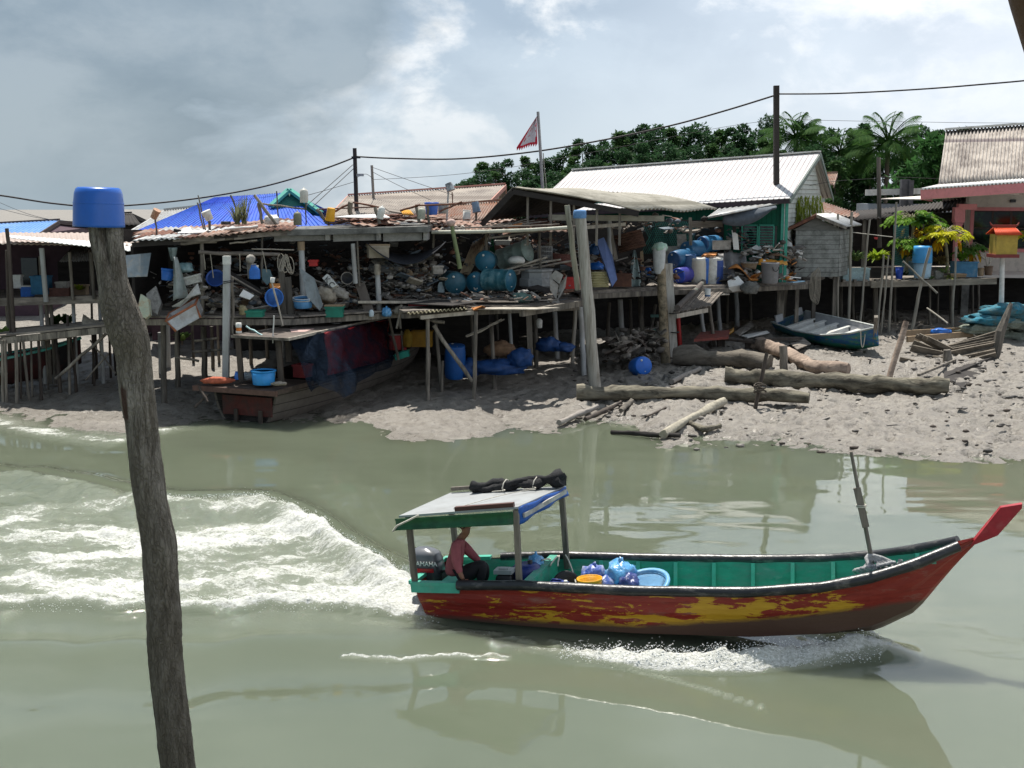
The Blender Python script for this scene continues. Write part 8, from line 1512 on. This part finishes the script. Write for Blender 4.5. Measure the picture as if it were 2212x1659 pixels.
mb = MB(); mb.beam(rf[3] + Vector((-.05, 0, .04)), rf[2] + Vector((.05, 0, .04)), .05, .09)
for s, p in ((-1, rf[3]), (1, rf[2])): mb.tube([p + Vector((0, 0, .03)), p + Vector((s * .09, 0, .08)), p + Vector((s * .13, 0, .17))], [.04, .03, .015], 6)
mb.build('ridge', mat('brown_red_ridge', (.25, .04, .025), .6, .2), o); panel('paper', None, None, [(*c5(1590, 1035), YS - .2), (*c5(1620, 1030), YS - .2), (*c5(1612, 1115), YS - .2), (*c5(1592, 1118), YS - .2)], .01, M_whitep, parent=o)
o = thing('outhouse', 'small grey plank outhouse with pitched tin roof on stilts', 'outhouse', P(c5(300, 1310), 45.2)); YO = 45.0; M_oh = strip_mat('peeling_grey_boards', (.26, .27, .255), 2, 6.06, (.045, .045, .042), .07, .85, dirt=(.12, .125, .115), da=.46, dsc=3.2, dirt2=(.40, .40, .38), da2=.3)
wl, wr = P(c5(158, 1310), YO), P(c5(440, 1310), YO); z0, z1 = wl.z, P(c5(158, 1005), YO).z; apx = P(c5(300, 925), YO); dpt = Vector((1.0, 2.0, 0)); mb = MB(); boards(mb, wl, wr, z0, z1, .165, .035, .012); mb.build('front_wall', M_oh, o)
mb = MB(); mb.slab([Vector((wl.x - .1, wl.y - .04, z1)), Vector((wr.x + .1, wr.y - .04, z1)), Vector((apx.x, apx.y - .04, apx.z))], .06); mb.build('gable', mat('dark_grey_gable', (.13, .13, .12), .85, .3, 8, stretch=(.2, 1, 1)), o)
mb = MB(); boards(mb, wr, wr + dpt, z0, z1, .165, .03, .012); mb.build('side_wall', M_oh, o); mb = MB(); vwall(mb, wl, wl + dpt, z0, z1, .05); mb.build('side_wall', M_black, o)
rl, rr_, ra_ = P(c5(112, 995), YO - .25), P(c5(500, 985), YO - .25), P(c5(300, 905), YO - .25)
for A, B in ((rl, ra_), (ra_, rr_)): mb = MB(); corr(mb, A, A + dpt * 1.2, B + dpt * 1.2, B, 14, .02, .03, 2); mb.build('roof', M_zinc if A is ra_ else M_rust, o)
mb = MB(); mb.beam(rl - Vector((0, .03, .04)), ra_ - Vector((0, .03, .04)), .04, .10); mb.build('barge_board', M_rust, o); mb = MB(); mb.beam(rr_ - Vector((0, .03, .04)), ra_ - Vector((0, .03, .04)), .04, .10); mb.build('barge_board', M_stilt, o)
for u in (180, 290, 425): q = P(c5(u, 1310), YO + .2); mb = MB(); mb.box((q.x, q.y, (z0 + .4) / 2), (.13, .13, z0 - .35)); mb.build('stilt', M_stilt, o)
o = thing('plant', 'weeping yellow green plant hanging over the outhouse roof', 'plant', P(c5(180, 1010), 46.2)); random.seed(8); mb = MB(); c = P(c5(165, 840), 46.2)
for k in range(420):
    b = c + Vector((rnd(-.45, .95), rnd(-.3, .3), rnd(-.5, .35))); ln = rnd(.4, 1.2) * (1.2 if b.x < c.x + .3 else .7); blade(mb, b, (rnd(-.3, .3), rnd(-.3, .1), .25), ln * .35, .035, 3.0, 4)
mb.build('leaves', leafmat('weeping_green', (.16, .22, .03), (.36, .40, .07)), o); mb = MB(); mb.tube([P(c5(170, 1060), 46.3), c], .03, 6); mb.build('stem', M_bark, o)
for lb, c, Y, n, m in (('green mangrove shoot under the long low house veranda', c1(320, 850), 37, 30, LD), ('pale green weeds at the foot of the veranda stilts', c1(30, 920), 36, 46, leafmat('pale_weed', (.10, .20, .05), (.28, .36, .12))), ('green weeds seen under the store floor behind the white post', c1(1080, 940), 42, 40, MATS['pale_weed']), ('dark weeds further under the long low house veranda', c1(400, 840), 38, 26, LD)): rosette('shrub', lb, P(c, Y) - Vector((0, 0, .3)), n, .55, .16, m, 1.5, .4, cat='shrub', stem=.15)
rosette('plant', 'grey green grass tuft growing on the rusty roof', P(d1(930, 510), 34.9), 60, .75, .03, leafmat('grey_green_tuft', (.12, .14, .08), (.26, .27, .15)), 2.6, .2, cat='grass tuft')
rosette('plant', 'upright tuft growing on the rusty roof beside the shorter tuft', P(d1(1000, 510), 35.1), 34, .85, .03, leafmat('grey_green_tuft', (0, 0, 0), (0, 0, 0)), 4.5, .1, cat='grass tuft')
rosette('shrub', 'dead orange brown twigs lying behind the skiff', G(c6(480, 220)), 90, .9, .03, leafmat('dead_orange', (.22, .09, .04), (.36, .18, .09)), .5, .3, cat='dead branches')
for lb, pts, m in (('turquoise fishing net heaped behind the wreck stem', [c6(1640, 330), c6(1900, 195), c6(2120, 190), c6(2130, 300), c6(1990, 330)], mat('turquoise_net', (.03, .19, .27), .9, .35, 14, dirt=(.10, .16, .16), da=.46, dsc=3, bump=1, bsc=40)), ('grey green fishing net spread below the turquoise one', [c6(1580, 370), c6(1900, 290), c6(2140, 310), c6(2140, 500), c6(1920, 480)], mat('grey_green_fishnet', (.24, .27, .22), .9, .35, 14, dirt=(.11, .12, .10), da=.42, bump=1, bsc=40))):
    q = [P(*p, 43.8 if 'turq' in lb else 42.6) for p in [(x,) for x in pts]]; cx = sum(q, Vector()) / len(q); mb = MB()
    for i in range(5): mb.blob(cx.lerp(q[i], .55) + Vector((0, .1 * i, -.12)), (.85, .5, .22), .55, 3.2, 3, .8, i + len(lb))
    solo('fishing_net', lb, 'net', mb, m)
def canopy(seed, w, hgt, n, leaf, z0=.25, clumps=16):
    random.seed(seed); mb = MB(); cs = [(rnd(-1, 1) * w * (1 - .5 * k / clumps), rnd(-1, 1) * w * .6, hgt * (z0 + (1 - z0) * (k + .6) / clumps), rnd(.45, .85) * w * (1.05 - .55 * k / clumps)) for k in range(clumps)]
    for i in range(n):
        x, y, z, r = cs[i % clumps]; a, e = rnd(0, 6.283), math.asin(rnd(-.75, 1)); k = r * rnd(.72, 1.05)
        p = Vector((x + k * math.cos(a) * math.cos(e), y + k * math.sin(a) * math.cos(e), z + k * math.sin(e) * .8)); d = Vector((rnd(-1, 1), rnd(-1, 1), rnd(-.6, .9))).normalized(); s = d.cross(Vector((rnd(-1, 1), rnd(-1, 1), 1))).normalized(); l = leaf * rnd(.6, 1.3)
        mb.add([p - s * l * .4, p + d * l * .5 - s * l * .1, p + d * l + s * l * .05, p + s * l * .4 + d * l * .3], [(0, 1, 2, 3)])
    return mb, cs
def tree_proto(seed, w, hgt, n, leaf, m, name='mangrove_tree', label='dark green mangrove tree in the wood behind the roofs', cat='tree', group='mangrove trees of the wood behind the roofs', clumps=16):
    o = thing(name, label, cat, (0, 0, 0), None, group); mb, cs = canopy(seed, w, hgt, n, leaf, clumps=clumps); mb.build('crown', m, o); mb = MB(); mb.tube([(0, 0, -.5), (rnd(-.2, .2), 0, hgt * .4), (rnd(-.3, .3), 0, hgt * .9)], [.2, .14, .04], 7)
    for x, y, z, r in cs[2::3]: mb.tube([(0, 0, max(.3, z - r * 1.3)), (x * .8, y * .8, z)], [.06, .02], 5)
    mb.build('trunk', M_bark, o); return o
LM = leafmat('mangrove_green', (.018, .052, .024), (.044, .098, .038)); LM2 = leafmat('light_mangrove_green', (.022, .065, .020), (.075, .14, .045))
protos = [tree_proto(s, w, 10, 4200, .27, m) for s, w, m in ((1, 1.5, LM), (2, 1.9, LM), (3, 1.2, LM2), (4, 1.7, LM))]; used_t = set(); random.seed(44)
tops = [(1003, 392), (1022, 372), (1045, 350), (1070, 362), (1090, 344), (1112, 368), (1140, 338), (1165, 352), (1190, 336), (1215, 322), (1240, 316), (1265, 300), (1292, 305), (1318, 294), (1345, 284), (1372, 270), (1400, 272), (1428, 284), (1455, 276), (1482, 282), (1510, 276), (1538, 272), (1565, 280), (1590, 275), (1618, 270), (1645, 255), (1672, 300), (1745, 262), (1775, 268), (1800, 292), (1850, 282), (1875, 268), (1950, 282), (1985, 275), (2015, 285), (2040, 280), (2075, 278), (2095, 282)]
tops += [(u + rnd(-12, 12), v + rnd(38, 62)) for u, v in tops if u > 1090]
for i, (u, v) in enumerate(tops):
    Y = rnd(86, 96) if i < 38 else rnd(74, 82); T = P(u, v, Y); k = i % 4; s = (T.z - .8) / 10.2; M = Matrix.Translation((T.x, Y, .8)) @ Matrix.Rotation(rnd(0, 6.3), 4, 'Z') @ Matrix.Diagonal((max(s, .8) * rnd(.9, 1.15),) * 2 + (s, 1))
    if k not in used_t: protos[k].matrix_world = M; used_t.add(k)
    else: copy_tree(protos[k], M)
bt_ = tree_proto(9, 2.0, 6.5, 2600, .42, leafmat('glossy_broadleaf', (.018, .07, .018), (.07, .17, .05)), 'broadleaf_tree', 'glossy broadleaf tree standing close behind the pink house roof edge', 'tree', None, 14); T = P(2003, 305, 62); bt_.matrix_world = Matrix.Translation((T.x, 62, .8)) @ Matrix.Diagonal((.95, .95, (T.z - .8) / 6.7, 1))
def palm(label, c, Y, R_, n, foot_v, seed):
    random.seed(seed); T = P(c, Y); B = Vector((T.x + .4, Y, .7)); o = thing('coconut_palm', label, 'palm tree', B, None, None); mb = MB(); mb.tube([B, B.lerp(T, .5) + Vector((-.15, 0, 0)), T], [.20, .15, .13], 9); mb.build('trunk', M_bark, o)
    for k in range(n):
        a = k * 2.399; e = 1.35 - 1.9 * (k / n) ** 1.1; L_ = R_ * rnd(.85, 1.1); d = Vector((math.cos(a) * math.cos(e), math.sin(a) * math.cos(e), math.sin(e))); mb = MB(); pts = [T + d * L_ * t_ - Vector((0, 0, .42 * L_ * t_ ** 2.2)) for t_ in np.linspace(0, 1, 12)]; mb.tube(pts, [.04 - .003 * i for i in range(12)], 5)
        for i in range(1, 12):
            for f in (0, .33, .66):
                if i == 11 and f: continue
                p = pts[i].lerp(pts[min(i + 1, 11)], f); t_ = (pts[min(i + 1, 11)] - pts[i - 1]).normalized(); sd_v = t_.cross(Vector((0, 0, 1))).normalized(); ll = .75 * math.sin(math.pi * min(.14 + i / 12, 1)) * R_ / 3 + .15
                for s in (-1, 1): blade(mb, p, sd_v * s + t_ * .7 - Vector((0, 0, .25)), ll, .055 * R_ / 2.6, .5, 2)
        mb.build('frond', LP_, o)
LP_ = leafmat('palm_green', (.020, .072, .018), (.075, .15, .035), .7)
palm('tall coconut palm close behind the dark power pole', c5(170, 400), 80, 3.1, 22, 0, 3); palm('lower coconut palm between the two taller palms', c5(455, 500), 78, 3.0, 20, 0, 4); palm('tallest coconut palm standing behind the grey pole', c5(770, 430), 76, 3.2, 24, 0, 5)
solo_post('power_pole', 'tall dark power pole before the green house', 'pole', (1677, 185), (1677, 560), 11, mat('tarred_pole', (.042, .034, .030), .8, .3, 8, stretch=(1, 1, .1)), Y=45.2, ground=False, wob=.02, square=True)
p2_ = solo_post('power_pole', 'dark power pole standing behind the concrete slab roof', 'pole', (766, 320), (771, 480), 9, MATS['tarred_pole'], Y=50, ground=False, wob=.02)
mb = MB(); mb.box(P(778, 378, 49.8), (.28, .12, .10)); mb.build('lamp', M_zinc, p2_); mb = MB(); mb.box(P(769, 340, 49.9), (.34, .12, .08)); mb.build('bracket', M_blackp, p2_)
solo_post('power_pole', 'thin grey pole beside the dark power pole on the slab roof', 'pole', (803, 357), (809, 470), 6, M_stilt, Y=53, ground=False, wob=.02)
solo_post('pole', 'thick grey wooden pole before the tallest palm', 'pole', c5(710, 530), c5(716, 1120), 9, mat('grey_pole', (.12, .105, .09), .85, .3, 8, stretch=(1, 1, .1)), Y=50.8, ground=False, wob=.03)
def cable(label, pts, r, name='cable', group=None):
    q = [P(*p) for p in pts]; full = []
    for i in range(len(q) - 1):
        for k in range(10):
            t_ = k / 10; a, b, c, d = q[max(i - 1, 0)], q[i], q[i + 1], q[min(i + 2, len(q) - 1)]
            full.append(.5 * ((2 * b) + (c - a) * t_ + (2 * a - 5 * b + 4 * c - d) * t_ ** 2 + (3 * b - a - 3 * c + d) * t_ ** 3))
    full.append(q[-1]); mb = MB(); mb.tube(full, r, 6); solo(name, label, 'cable', mb, mat('black_cable', (.018, .016, .018), .6, .2), group)
cable('thick black cable sagging behind the blue basin to the slab roof pole', [(-200, 395, 44), (0, 422, 45), (120, 440, 46), (230, 446, 46.6), (400, 432, 47.6), (560, 405, 48.6), (690, 368, 49.5), (766, 340, 50)], .034)
cable('thick black cable sagging from the slab roof pole to the tall power pole', [(766, 338, 50), (850, 342, 49.6), (990, 343, 49), (1150, 328, 48), (1300, 303, 47.2), (1450, 271, 46.4), (1570, 238, 45.8), (1677, 205, 45.2)], .034)
cable('thick black cable leaving the tall power pole above the palms', [(1677, 203, 45.2), (1800, 202, 44.2), (1950, 195, 43), (2100, 184, 42), (2300, 164, 41), (2700, 105, 39), (3400, -60, 36)], .030)
TW = 'thin overhead wires'
for lb, pts in (('thin wire from the thin grey pole to the tall palms', [(806, 388, 53), (960, 379, 54), (1100, 362, 55), (1300, 325, 56), (1560, 275, 57), (1700, 256, 58)]), ('thin straight wire over the palms towards the pink roof', [(1700, 258, 60), (1950, 263, 58), (2300, 264, 56), (3000, 240, 53)]), ('upper guy wire from the slab roof pole to the blue roof', [(762, 356, 50), (660, 446, 46)]), ('lower guy wire from the slab roof pole to the blue roof', [(764, 364, 50), (676, 446, 46)]), ('wire dropping from the thin grey pole to the mottled roof', [(806, 362, 53), (880, 388, 51), (980, 422, 49)]), ('second wire dropping from the thin grey pole to the mottled roof', [(806, 372, 53), (860, 400, 51), (930, 432, 49)]), ('thin wire between the two poles behind the slab roof', [(770, 384, 50), (790, 376, 51), (806, 386, 53)]), ('thin wire from the slab roof pole down to the tall white jug', [(768, 392, 50), (700, 412, 44), (655, 424, 36)]), ('thin wire in the sky above the long tin roof', [(-40, 420, 60), (60, 462, 58), (150, 482, 56)]), ('second thin wire in the sky above the long tin roof', [(-40, 440, 60), (80, 470, 58), (180, 480, 56)]), ('thin wire from the grey pole to the clapboard gable', [(1898, 385, 50.8), (1800, 392, 49), (1712, 408, 47)]), ('thin wire from the grey pole to the pink house', [(1898, 382, 50.8), (1980, 384, 50.4), (2100, 390, 50)])): cable(lb, pts, .010 if 'guy' not in lb else .014, 'wire', TW)
fp = solo_post('flagpole', 'grey metal flagpole rising behind the grey green shed roof', 'flagpole', d5(1433, 110), d5(1485, 960), 6.5, mat('dull_steel', (.30, .29, .29), .4, .15, metal=.4), Y=45, ground=False, wob=0, n=12)
stick('halyard', None, None, d5(1490, 560), 45, d5(1525, 950), 45, 2, M_pale, parent=fp)
fa, fb, fc_ = d5(1420, 160), d5(1428, 455), d5(1200, 495); mb = MB(); mw = MB(); YF = 44.9; N_ = 16
def fl(u, v): a = P(fa, YF).lerp(P(fb, YF), v); b = P(fa, YF).lerp(P(fc_, YF), v); return a.lerp(b, u) + Vector((0, -.10 * math.sin(u * 7 + v * 2) * u, .06 * math.sin(u * 6) * u * v))
mb.cur = 0
for i in range(N_):
    for j in range(N_):
        q = [fl(i / N_, j / N_), fl((i + 1) / N_, j / N_), fl((i + 1) / N_, (j + 1) / N_), fl(i / N_, (j + 1) / N_)]; edge = i < 1 or i > N_ - 3 or j > N_ - 2; mb.cur = 0 if edge else (0 if mnoise.noise(Vector((i * .55, j * .55, 3))) > .36 else 1)
        mb.add(q + [p + Vector((0, .012, 0)) for p in q], [(0, 1, 2, 3), (7, 6, 5, 4)])
for i in range(9): a, b = fl(i / 9, 1), fl((i + 1) / 9, 1); mb.cur = 0; m_ = (a + b) / 2 - Vector((.03, 0, .11)); mb.add([a, b, m_, a + Vector((0, .012, 0)), b + Vector((0, .012, 0)), m_ + Vector((0, .012, 0))], [(0, 1, 2), (5, 4, 3)])
mb.build('flag', [mat('red_flag_cloth', (.52, .018, .045), .8, .15, bump=0), mat('white_flag_cloth', (.60, .57, .62), .8, .1, bump=0)], fp)
pr_ = thing('pier', 'narrow rickety plank pier on many thin stilts', 'pier', G(60, 860)); A, B, C, D = P(-260, 752, 35.0), P(236, 701, 34.8), P(236, 690, 37.0), P(-260, 735, 37.5); mb = MB(); random.seed(12)
for k in range(7): t_ = k / 7; mb.beam(A.lerp(D, t_), B.lerp(C, t_), .26, .05)
mb.build('planks', M_woodx, pr_); mb = MB(); mb.beam(A - Vector((0, .05, .14)), B - Vector((0, .05, .14)), .10, .18); mb.build('edge_beam', M_stilt, pr_)
panel('board', None, None, [(*d6(300, 305), 35), (*d6(1010, 205), 35), (*d6(1000, 185), 36.5), (*d6(520, 235), 36.5)], .03, M_pale, parent=pr_); mb = MB(); mb.sheet(P(d6(760, 180), 35.6), P(d6(1000, 165), 35.6), P(d6(860, 140), 36.2), P(d6(775, 85), 36.2), 10, 6, .02, lambda u, v: .06 * mnoise.noise(Vector((u * 5, v * 5, 2))), True); solo('sacking', 'crumpled beige sacking lying on the pier', 'cloth', mb, M_sack)
for x, y1, w, x0 in ((30, 890, 9, 20), (60, 890, 8, 50), (160, 890, 10, 150), (195, 850, 6, 190), (270, 870, 8, 215), (300, 830, 6, 290), (385, 850, 9, 360), (450, 760, 5, 425), (565, 810, 11, 515), (650, 815, 7, 640), (705, 800, 6, 690), (865, 735, 6, 880), (905, 685, 8, 890), (965, 665, 9, 935), (1035, 655, 7, 1020), (1085, 640, 9, 1060)): post(pr_, 'stilt', d6(x0, 330 if x < 500 else 270), d6(x, y1), w * .8, M_darkw if x % 2 else M_stilt)
for a, b, w in ((d6(520, 690), d6(990, 270), 7), (d6(800, 700), d6(1010, 460), 4), (d6(840, 330), d6(1080, 640), 4), (d6(110, 345), d6(700, 290), 7)): stick('brace', None, None, a, 35, b, 34.9, w, M_stilt, parent=pr_)
for lb, a, b, w, Y in (('tall rough double post rising from the pier to the long tin roof', c1(40, 300), c1(85, 960), 9, 35.2), ('second rough post beside the tall double one', c1(38, 430), c1(65, 950), 7, 35.4), ('tall thin dark stake between pier and near pole', c1(533, 430), c1(560, 1230), 5, 34.6), ('short dark stake standing before the pier end', c1(402, 815), c1(412, 1270), 6, 34.2), ('thin dark stake leaning beside the short one', c1(415, 900), c1(455, 1260), 6, 34.3)): solo_post('stake', lb, 'stake', a, b, w, M_darkw, Y=None if w < 7 else Y, ground=w < 7, wob=.3)
bb = G(d6(640, 720)); ax2 = Vector((.93, .36, 0)).normalized(); wb_ = thing('boat', 'dark red boat with turquoise gunwale lying behind the pier stilts', 'boat', bb - ax2 * 7, Matrix((ax2, Vector((-ax2.y, ax2.x, 0)), Vector((0, 0, 1)))).transposed()); st = interp([(-1, .80, .62, -.2, .6), (3, .95, .66, -.2, .6), (5.2, .68, .86, 0, .7), (6.6, .32, 1.08, .2, .75), (7.4, .04, 1.32, .55, .8)], 16)
o_, i_ = shell(st, .06, 5); local(wb_, o_).build('hull', mat('dark_red_brown_hull', (.085, .018, .016), .6, .3, 5, dirt=(.02, .018, .018), da=.5, dsc=1.2), wb_); local(wb_, i_).build('inner_lining', mat('wine_red_paint', (.16, .02, .035), .6, .3, 5, dirt=(.04, .06, .12), da=.4), wb_)
for s in (-1, 1): mb = MB(); q = [(x, s * hb, gz) for x, hb, gz, kz, fu in st]; [mb.beam(a, b, .16, .06) for a, b in zip(q[:-1], q[1:])]; local(wb_, mb).build('gunwale', mat('turquoise_paint', (.10, .50, .42), .5, .15, 5, dirt=(.3, .5, .45), da=.35), wb_)
for x in (.6, 2.0, 3.4, 4.8): mb = MB(); mb.box((x, 0, .55), (.25, 1.3, .05)); local(wb_, mb).build('thwart', MATS['wine_red_paint'], wb_)
fc = bpy.data.curves.new('lettering', 'FONT'); fc.body = 'SLA'; fc.size = .42; fc.extrude = .006; fo = bpy.data.objects.new('lettering', fc); COL.objects.link(fo); fo.matrix_basis = Matrix.Translation((4.7, -.78, .30)) @ Matrix.Rotation(.28, 4, 'Z') @ Matrix.Rotation(-.16, 4, 'Y') @ Matrix.Rotation(math.pi / 2, 4, 'X'); bake(fo, M_foam, wb_)
for i, (c, s, m, lb) in enumerate(((c1(250, 690), (.5, .4, .55), mat('teal_blue_box', (.02, .13, .24), .5, .2), 'teal blue box on the long low house veranda'), (c1(360, 735), (.66, .4, .42), mat('red_brown_chest', (.13, .055, .04), .7, .3), 'red brown chest on the long low house veranda'), (c1(375, 655), (.34, .3, .2), JM[2], 'pale box on the red brown chest'), (c1(105, 655), (.27, .2, .4), M_white, 'white panel box behind the rough double post'), (c1(165, 705), (.3, .3, .3), M_bluep, 'small blue box with white lid on the long low house veranda'), (c1(485, 700), (.36, .3, .34), M_card, 'brown carton near the veranda post'))): crate('box', lb, c, 37.4 + .1 * i, s, m, rotz(0), 'box', lid=M_white if i == 4 else None)
rosette('plant', 'yellow green potted plant on the long low house veranda', P(c1(470, 665), 37.6), 30, .38, .06, LC, 1.2, .5); bag('net', 'dark net heap on the long low house veranda floor', 'net', P(c1(180, 735), 36.8), (.38, .25, .12), M_netb, 151, knot=False)
YN = 7.0; cpts = [(227, 486, 70), (230, 520, 68), (237, 559, 65), (242, 602, 62), (251, 639, 72), (264, 682, 84), (277, 719, 86), (288, 762, 75), (292, 813, 74), (297, 857, 75), (305, 912, 68), (313, 984, 70), (316, 1012, 72), (327, 1091, 71), (344, 1171, 77), (348, 1250, 75), (355, 1329, 78), (356, 1409, 75), (364, 1488, 76), (374, 1568, 77), (390, 1700, 78), (405, 1900, 80), (420, 2200, 82), (440, 2620, 84), (446, 2760, 84)]
q = [P(u, v, YN) for u, v, w in cpts]; cy_ = np.array([(-p.z, p.x, px(w / 2, YN)) for p, (_, _, w) in zip(q, cpts)]); npole = thing('mooring_pole', 'crooked weathered tree trunk pole rising from the river close by', 'pole', Vector((q[-1].x, YN, 0))); nz = 520; na = 72; zs = np.linspace(cy_[0, 0], cy_[-1, 0], nz); xs = np.interp(zs, cy_[:, 0], cy_[:, 1]); rs = np.interp(zs, cy_[:, 0], cy_[:, 2])
ker = np.hanning(15); ker /= ker.sum(); pad = lambda a: np.convolve(np.pad(a, 7, 'edge'), ker, 'valid'); xs, rs = pad(xs), pad(rs); vs = []
for i in range(nz):
    z = -zs[i]; up = max(0, 1 - i / 60)
    for k in range(na):
        a = 2 * math.pi * k / na; ca, sa = math.cos(a), math.sin(a); r = rs[i]; n_ = mnoise.noise(Vector((ca * 1.2, sa * 1.2, z * 1.6))) * .05 + mnoise.noise(Vector((ca * 7, sa * 7, z * 3.5))) * .035 + mnoise.noise(Vector((ca * 13, sa * 13, z * 9))) * .05 + abs(mnoise.noise(Vector((ca * 22, sa * 22, z * 14)))) * .055
        crk = mnoise.noise(Vector((ca * 9 + 3, sa * 9, z * 1.3))); n_ -= .06 * max(0, crk - .28) * 3
        gr = math.exp(-((a - 5.15 + .25 * math.sin(z * 6)) / .16) ** 2) * min(1, max(0, 1 - (i - 14) / 14)) * .42
        kn = .16 * math.exp(-((a - 5.0) / .28) ** 2 - ((i - 47) / 8) ** 2) - .10 * math.exp(-((a - 5.0) / .14) ** 2 - ((i - 47) / 4) ** 2) + .14 * math.exp(-((a - 5.1) / .3) ** 2 - ((i - 146) / 9) ** 2) - .12 * math.exp(-((a - 5.1) / .12) ** 2 - ((i - 148) / 6) ** 2) + .10 * math.exp(-((a - 6.1) / .3) ** 2 - ((i - 192) / 5) ** 2)
        r *= 1 + n_ - gr + kn; vs.append((xs[i] + r * ca, YN + r * sa * .95, z))
mb = MB(); mb.add(vs, [((i + 1) * na + k, (i + 1) * na + (k + 1) % na, i * na + (k + 1) % na, i * na + k) for i in range(nz - 1) for k in range(na)], True); mb.add(vs[:na], [tuple(range(na))])
t = NT('grey_brown_bark'); v = t.coord((1, 1, .16)); n1 = t.noise(v, 26, 8, .7, .4); n2 = t.noise(t.coord((1, 1, .3)), 60, 6, .7); n3 = t.noise(t.coord((1, 1, .5)), 3, 5, .6); vo = t.n('ShaderNodeTexVoronoi', feature='DISTANCE_TO_EDGE'); vo.inputs['Scale'].default_value = 46; wv = t.n('ShaderNodeVectorMath', operation='ADD'); t.l(t.coord((1, 1, .42)), wv.inputs[0]); nc = t.n('ShaderNodeTexNoise'); nc.inputs['Scale'].default_value = 26; sc_ = t.n('ShaderNodeVectorMath', operation='SCALE'); sc_.inputs[3].default_value = .06; t.l(nc.outputs['Color'], sc_.inputs[0]); t.l(sc_.outputs[0], wv.inputs[1]); t.l(t.coord((1, 1, .3)), nc.inputs['Vector']); t.l(wv.outputs[0], vo.inputs['Vector'])
tcz = t.n('ShaderNodeTexCoord'); spz = t.n('ShaderNodeSeparateXYZ'); t.l(tcz.outputs['Object'], spz.inputs[0]); wet = t.mapr(spz.outputs[2], 1.9, 4.3, .0, 1)
base = t.mix(t.mapr(n1, .43, .58), (.105, .089, .072), (.30, .27, .235)); base = t.mix(t.mapr(n3, .42, .62), base, (.175, .150, .120)); base = t.mix(t.mapr(n2, .55, .68, 0, .55), base, (.34, .31, .27)); crack = t.mapr(vo.outputs['Distance'], .0, .16, 1, 0); base = t.mix(t.math('MULTIPLY', t.math('MULTIPLY', crack, t.mapr(n3, .45, .65)), .5), base, (.05, .042, .035)); zc_ = q[13].z * 0 + P(292, 868, YN).z; rz = t.math('ABSOLUTE', t.math('SUBTRACT', spz.outputs[2], zc_)); rx = t.math('SUBTRACT', spz.outputs[0], P(278, 868, YN).x - npole.location.x); rm = t.math('MULTIPLY', t.mapr(t.math('ADD', rz, t.math('MULTIPLY', n2, .04)), .10, .13, 1, 0), t.mapr(t.math('ADD', t.math('ABSOLUTE', rx), t.math('MULTIPLY', n1, .03)), .030, .042, 1, 0)); base = t.mix(t.math('MULTIPLY', rm, .85), base, (.075, .032, .022)); base = t.mix(wet, t.mix(.62, base, (.055, .046, .036)), base)
mb.build('trunk', t.bsdf(base, .85, 0, t.math('SUBTRACT', t.math('ADD', t.math('MULTIPLY', n2, .6), n1), t.math('MULTIPLY', crack, .3)), 1.0, .025, .3), npole)
def scar(name, pts, m, dy): mb = MB(); qq = [P(u, v, YN - dy) for u, v in pts]; mb.slab(qq if (qq[1] - qq[0]).cross(qq[2] - qq[0]).y < 0 else qq[::-1], .03); mb.build(name, m, npole)
bz = P(213, 447, YN); R_ = px(54, YN); bas = thing('basin', 'bright blue plastic basin upturned on the crooked near pole', 'basin', bz, Matrix.Rotation(.03, 3, 'Y')); hh = px(84, YN); mb = MB(); zc = -hh / 2
mb.lathe([(R_ * .985, zc), (R_, zc), (R_ * .99, zc + hh * .06), (R_ * .965, zc + hh * .60), (R_ * .958, zc + hh * .62), (R_ * .95, zc + hh * .66), (R_ * .92, zc + hh * .84), (R_ * .86, zc + hh * .95), (R_ * .78, zc + hh * .99), (R_ * .55, zc + hh), (.001, zc + hh)], 64); mb.lathe([(R_ * .97, zc), (R_ * .90, zc + hh * .8), (.001, zc + hh * .92)], 64)
local(bas, mb).build('shell', mat('glossy_blue_plastic', (.010, .105, .46), .32, .10, 4, spec=.5, dirt=(.02, .11, .42), da=.35, bump=.05), bas); mb = MB(); mb.lathe([(R_ * .972, zc + hh * .585), (R_ * .98, zc + hh * .60), (R_ * .968, zc + hh * .612)], 64); local(bas, mb).build('moulded_line', MATS['glossy_blue_plastic'], bas)
mb = MB(); mb.tube([P(2232, -260, 3.2), P(2297, -20, 3.2), P(2319, 55, 3.2), P(2400, 320, 3.2), P(2900, 2000, 3.2), P(3500, 4000, 3.2), P(3900, 5600, 3.2)], px(106, 3.2), 20, wob=.03); solo('leaning_post', 'brown timber post leaning out of the picture corner close by', 'post', mb, mat('brown_post_wood', (.085, .038, .014), .6, .2, 6))
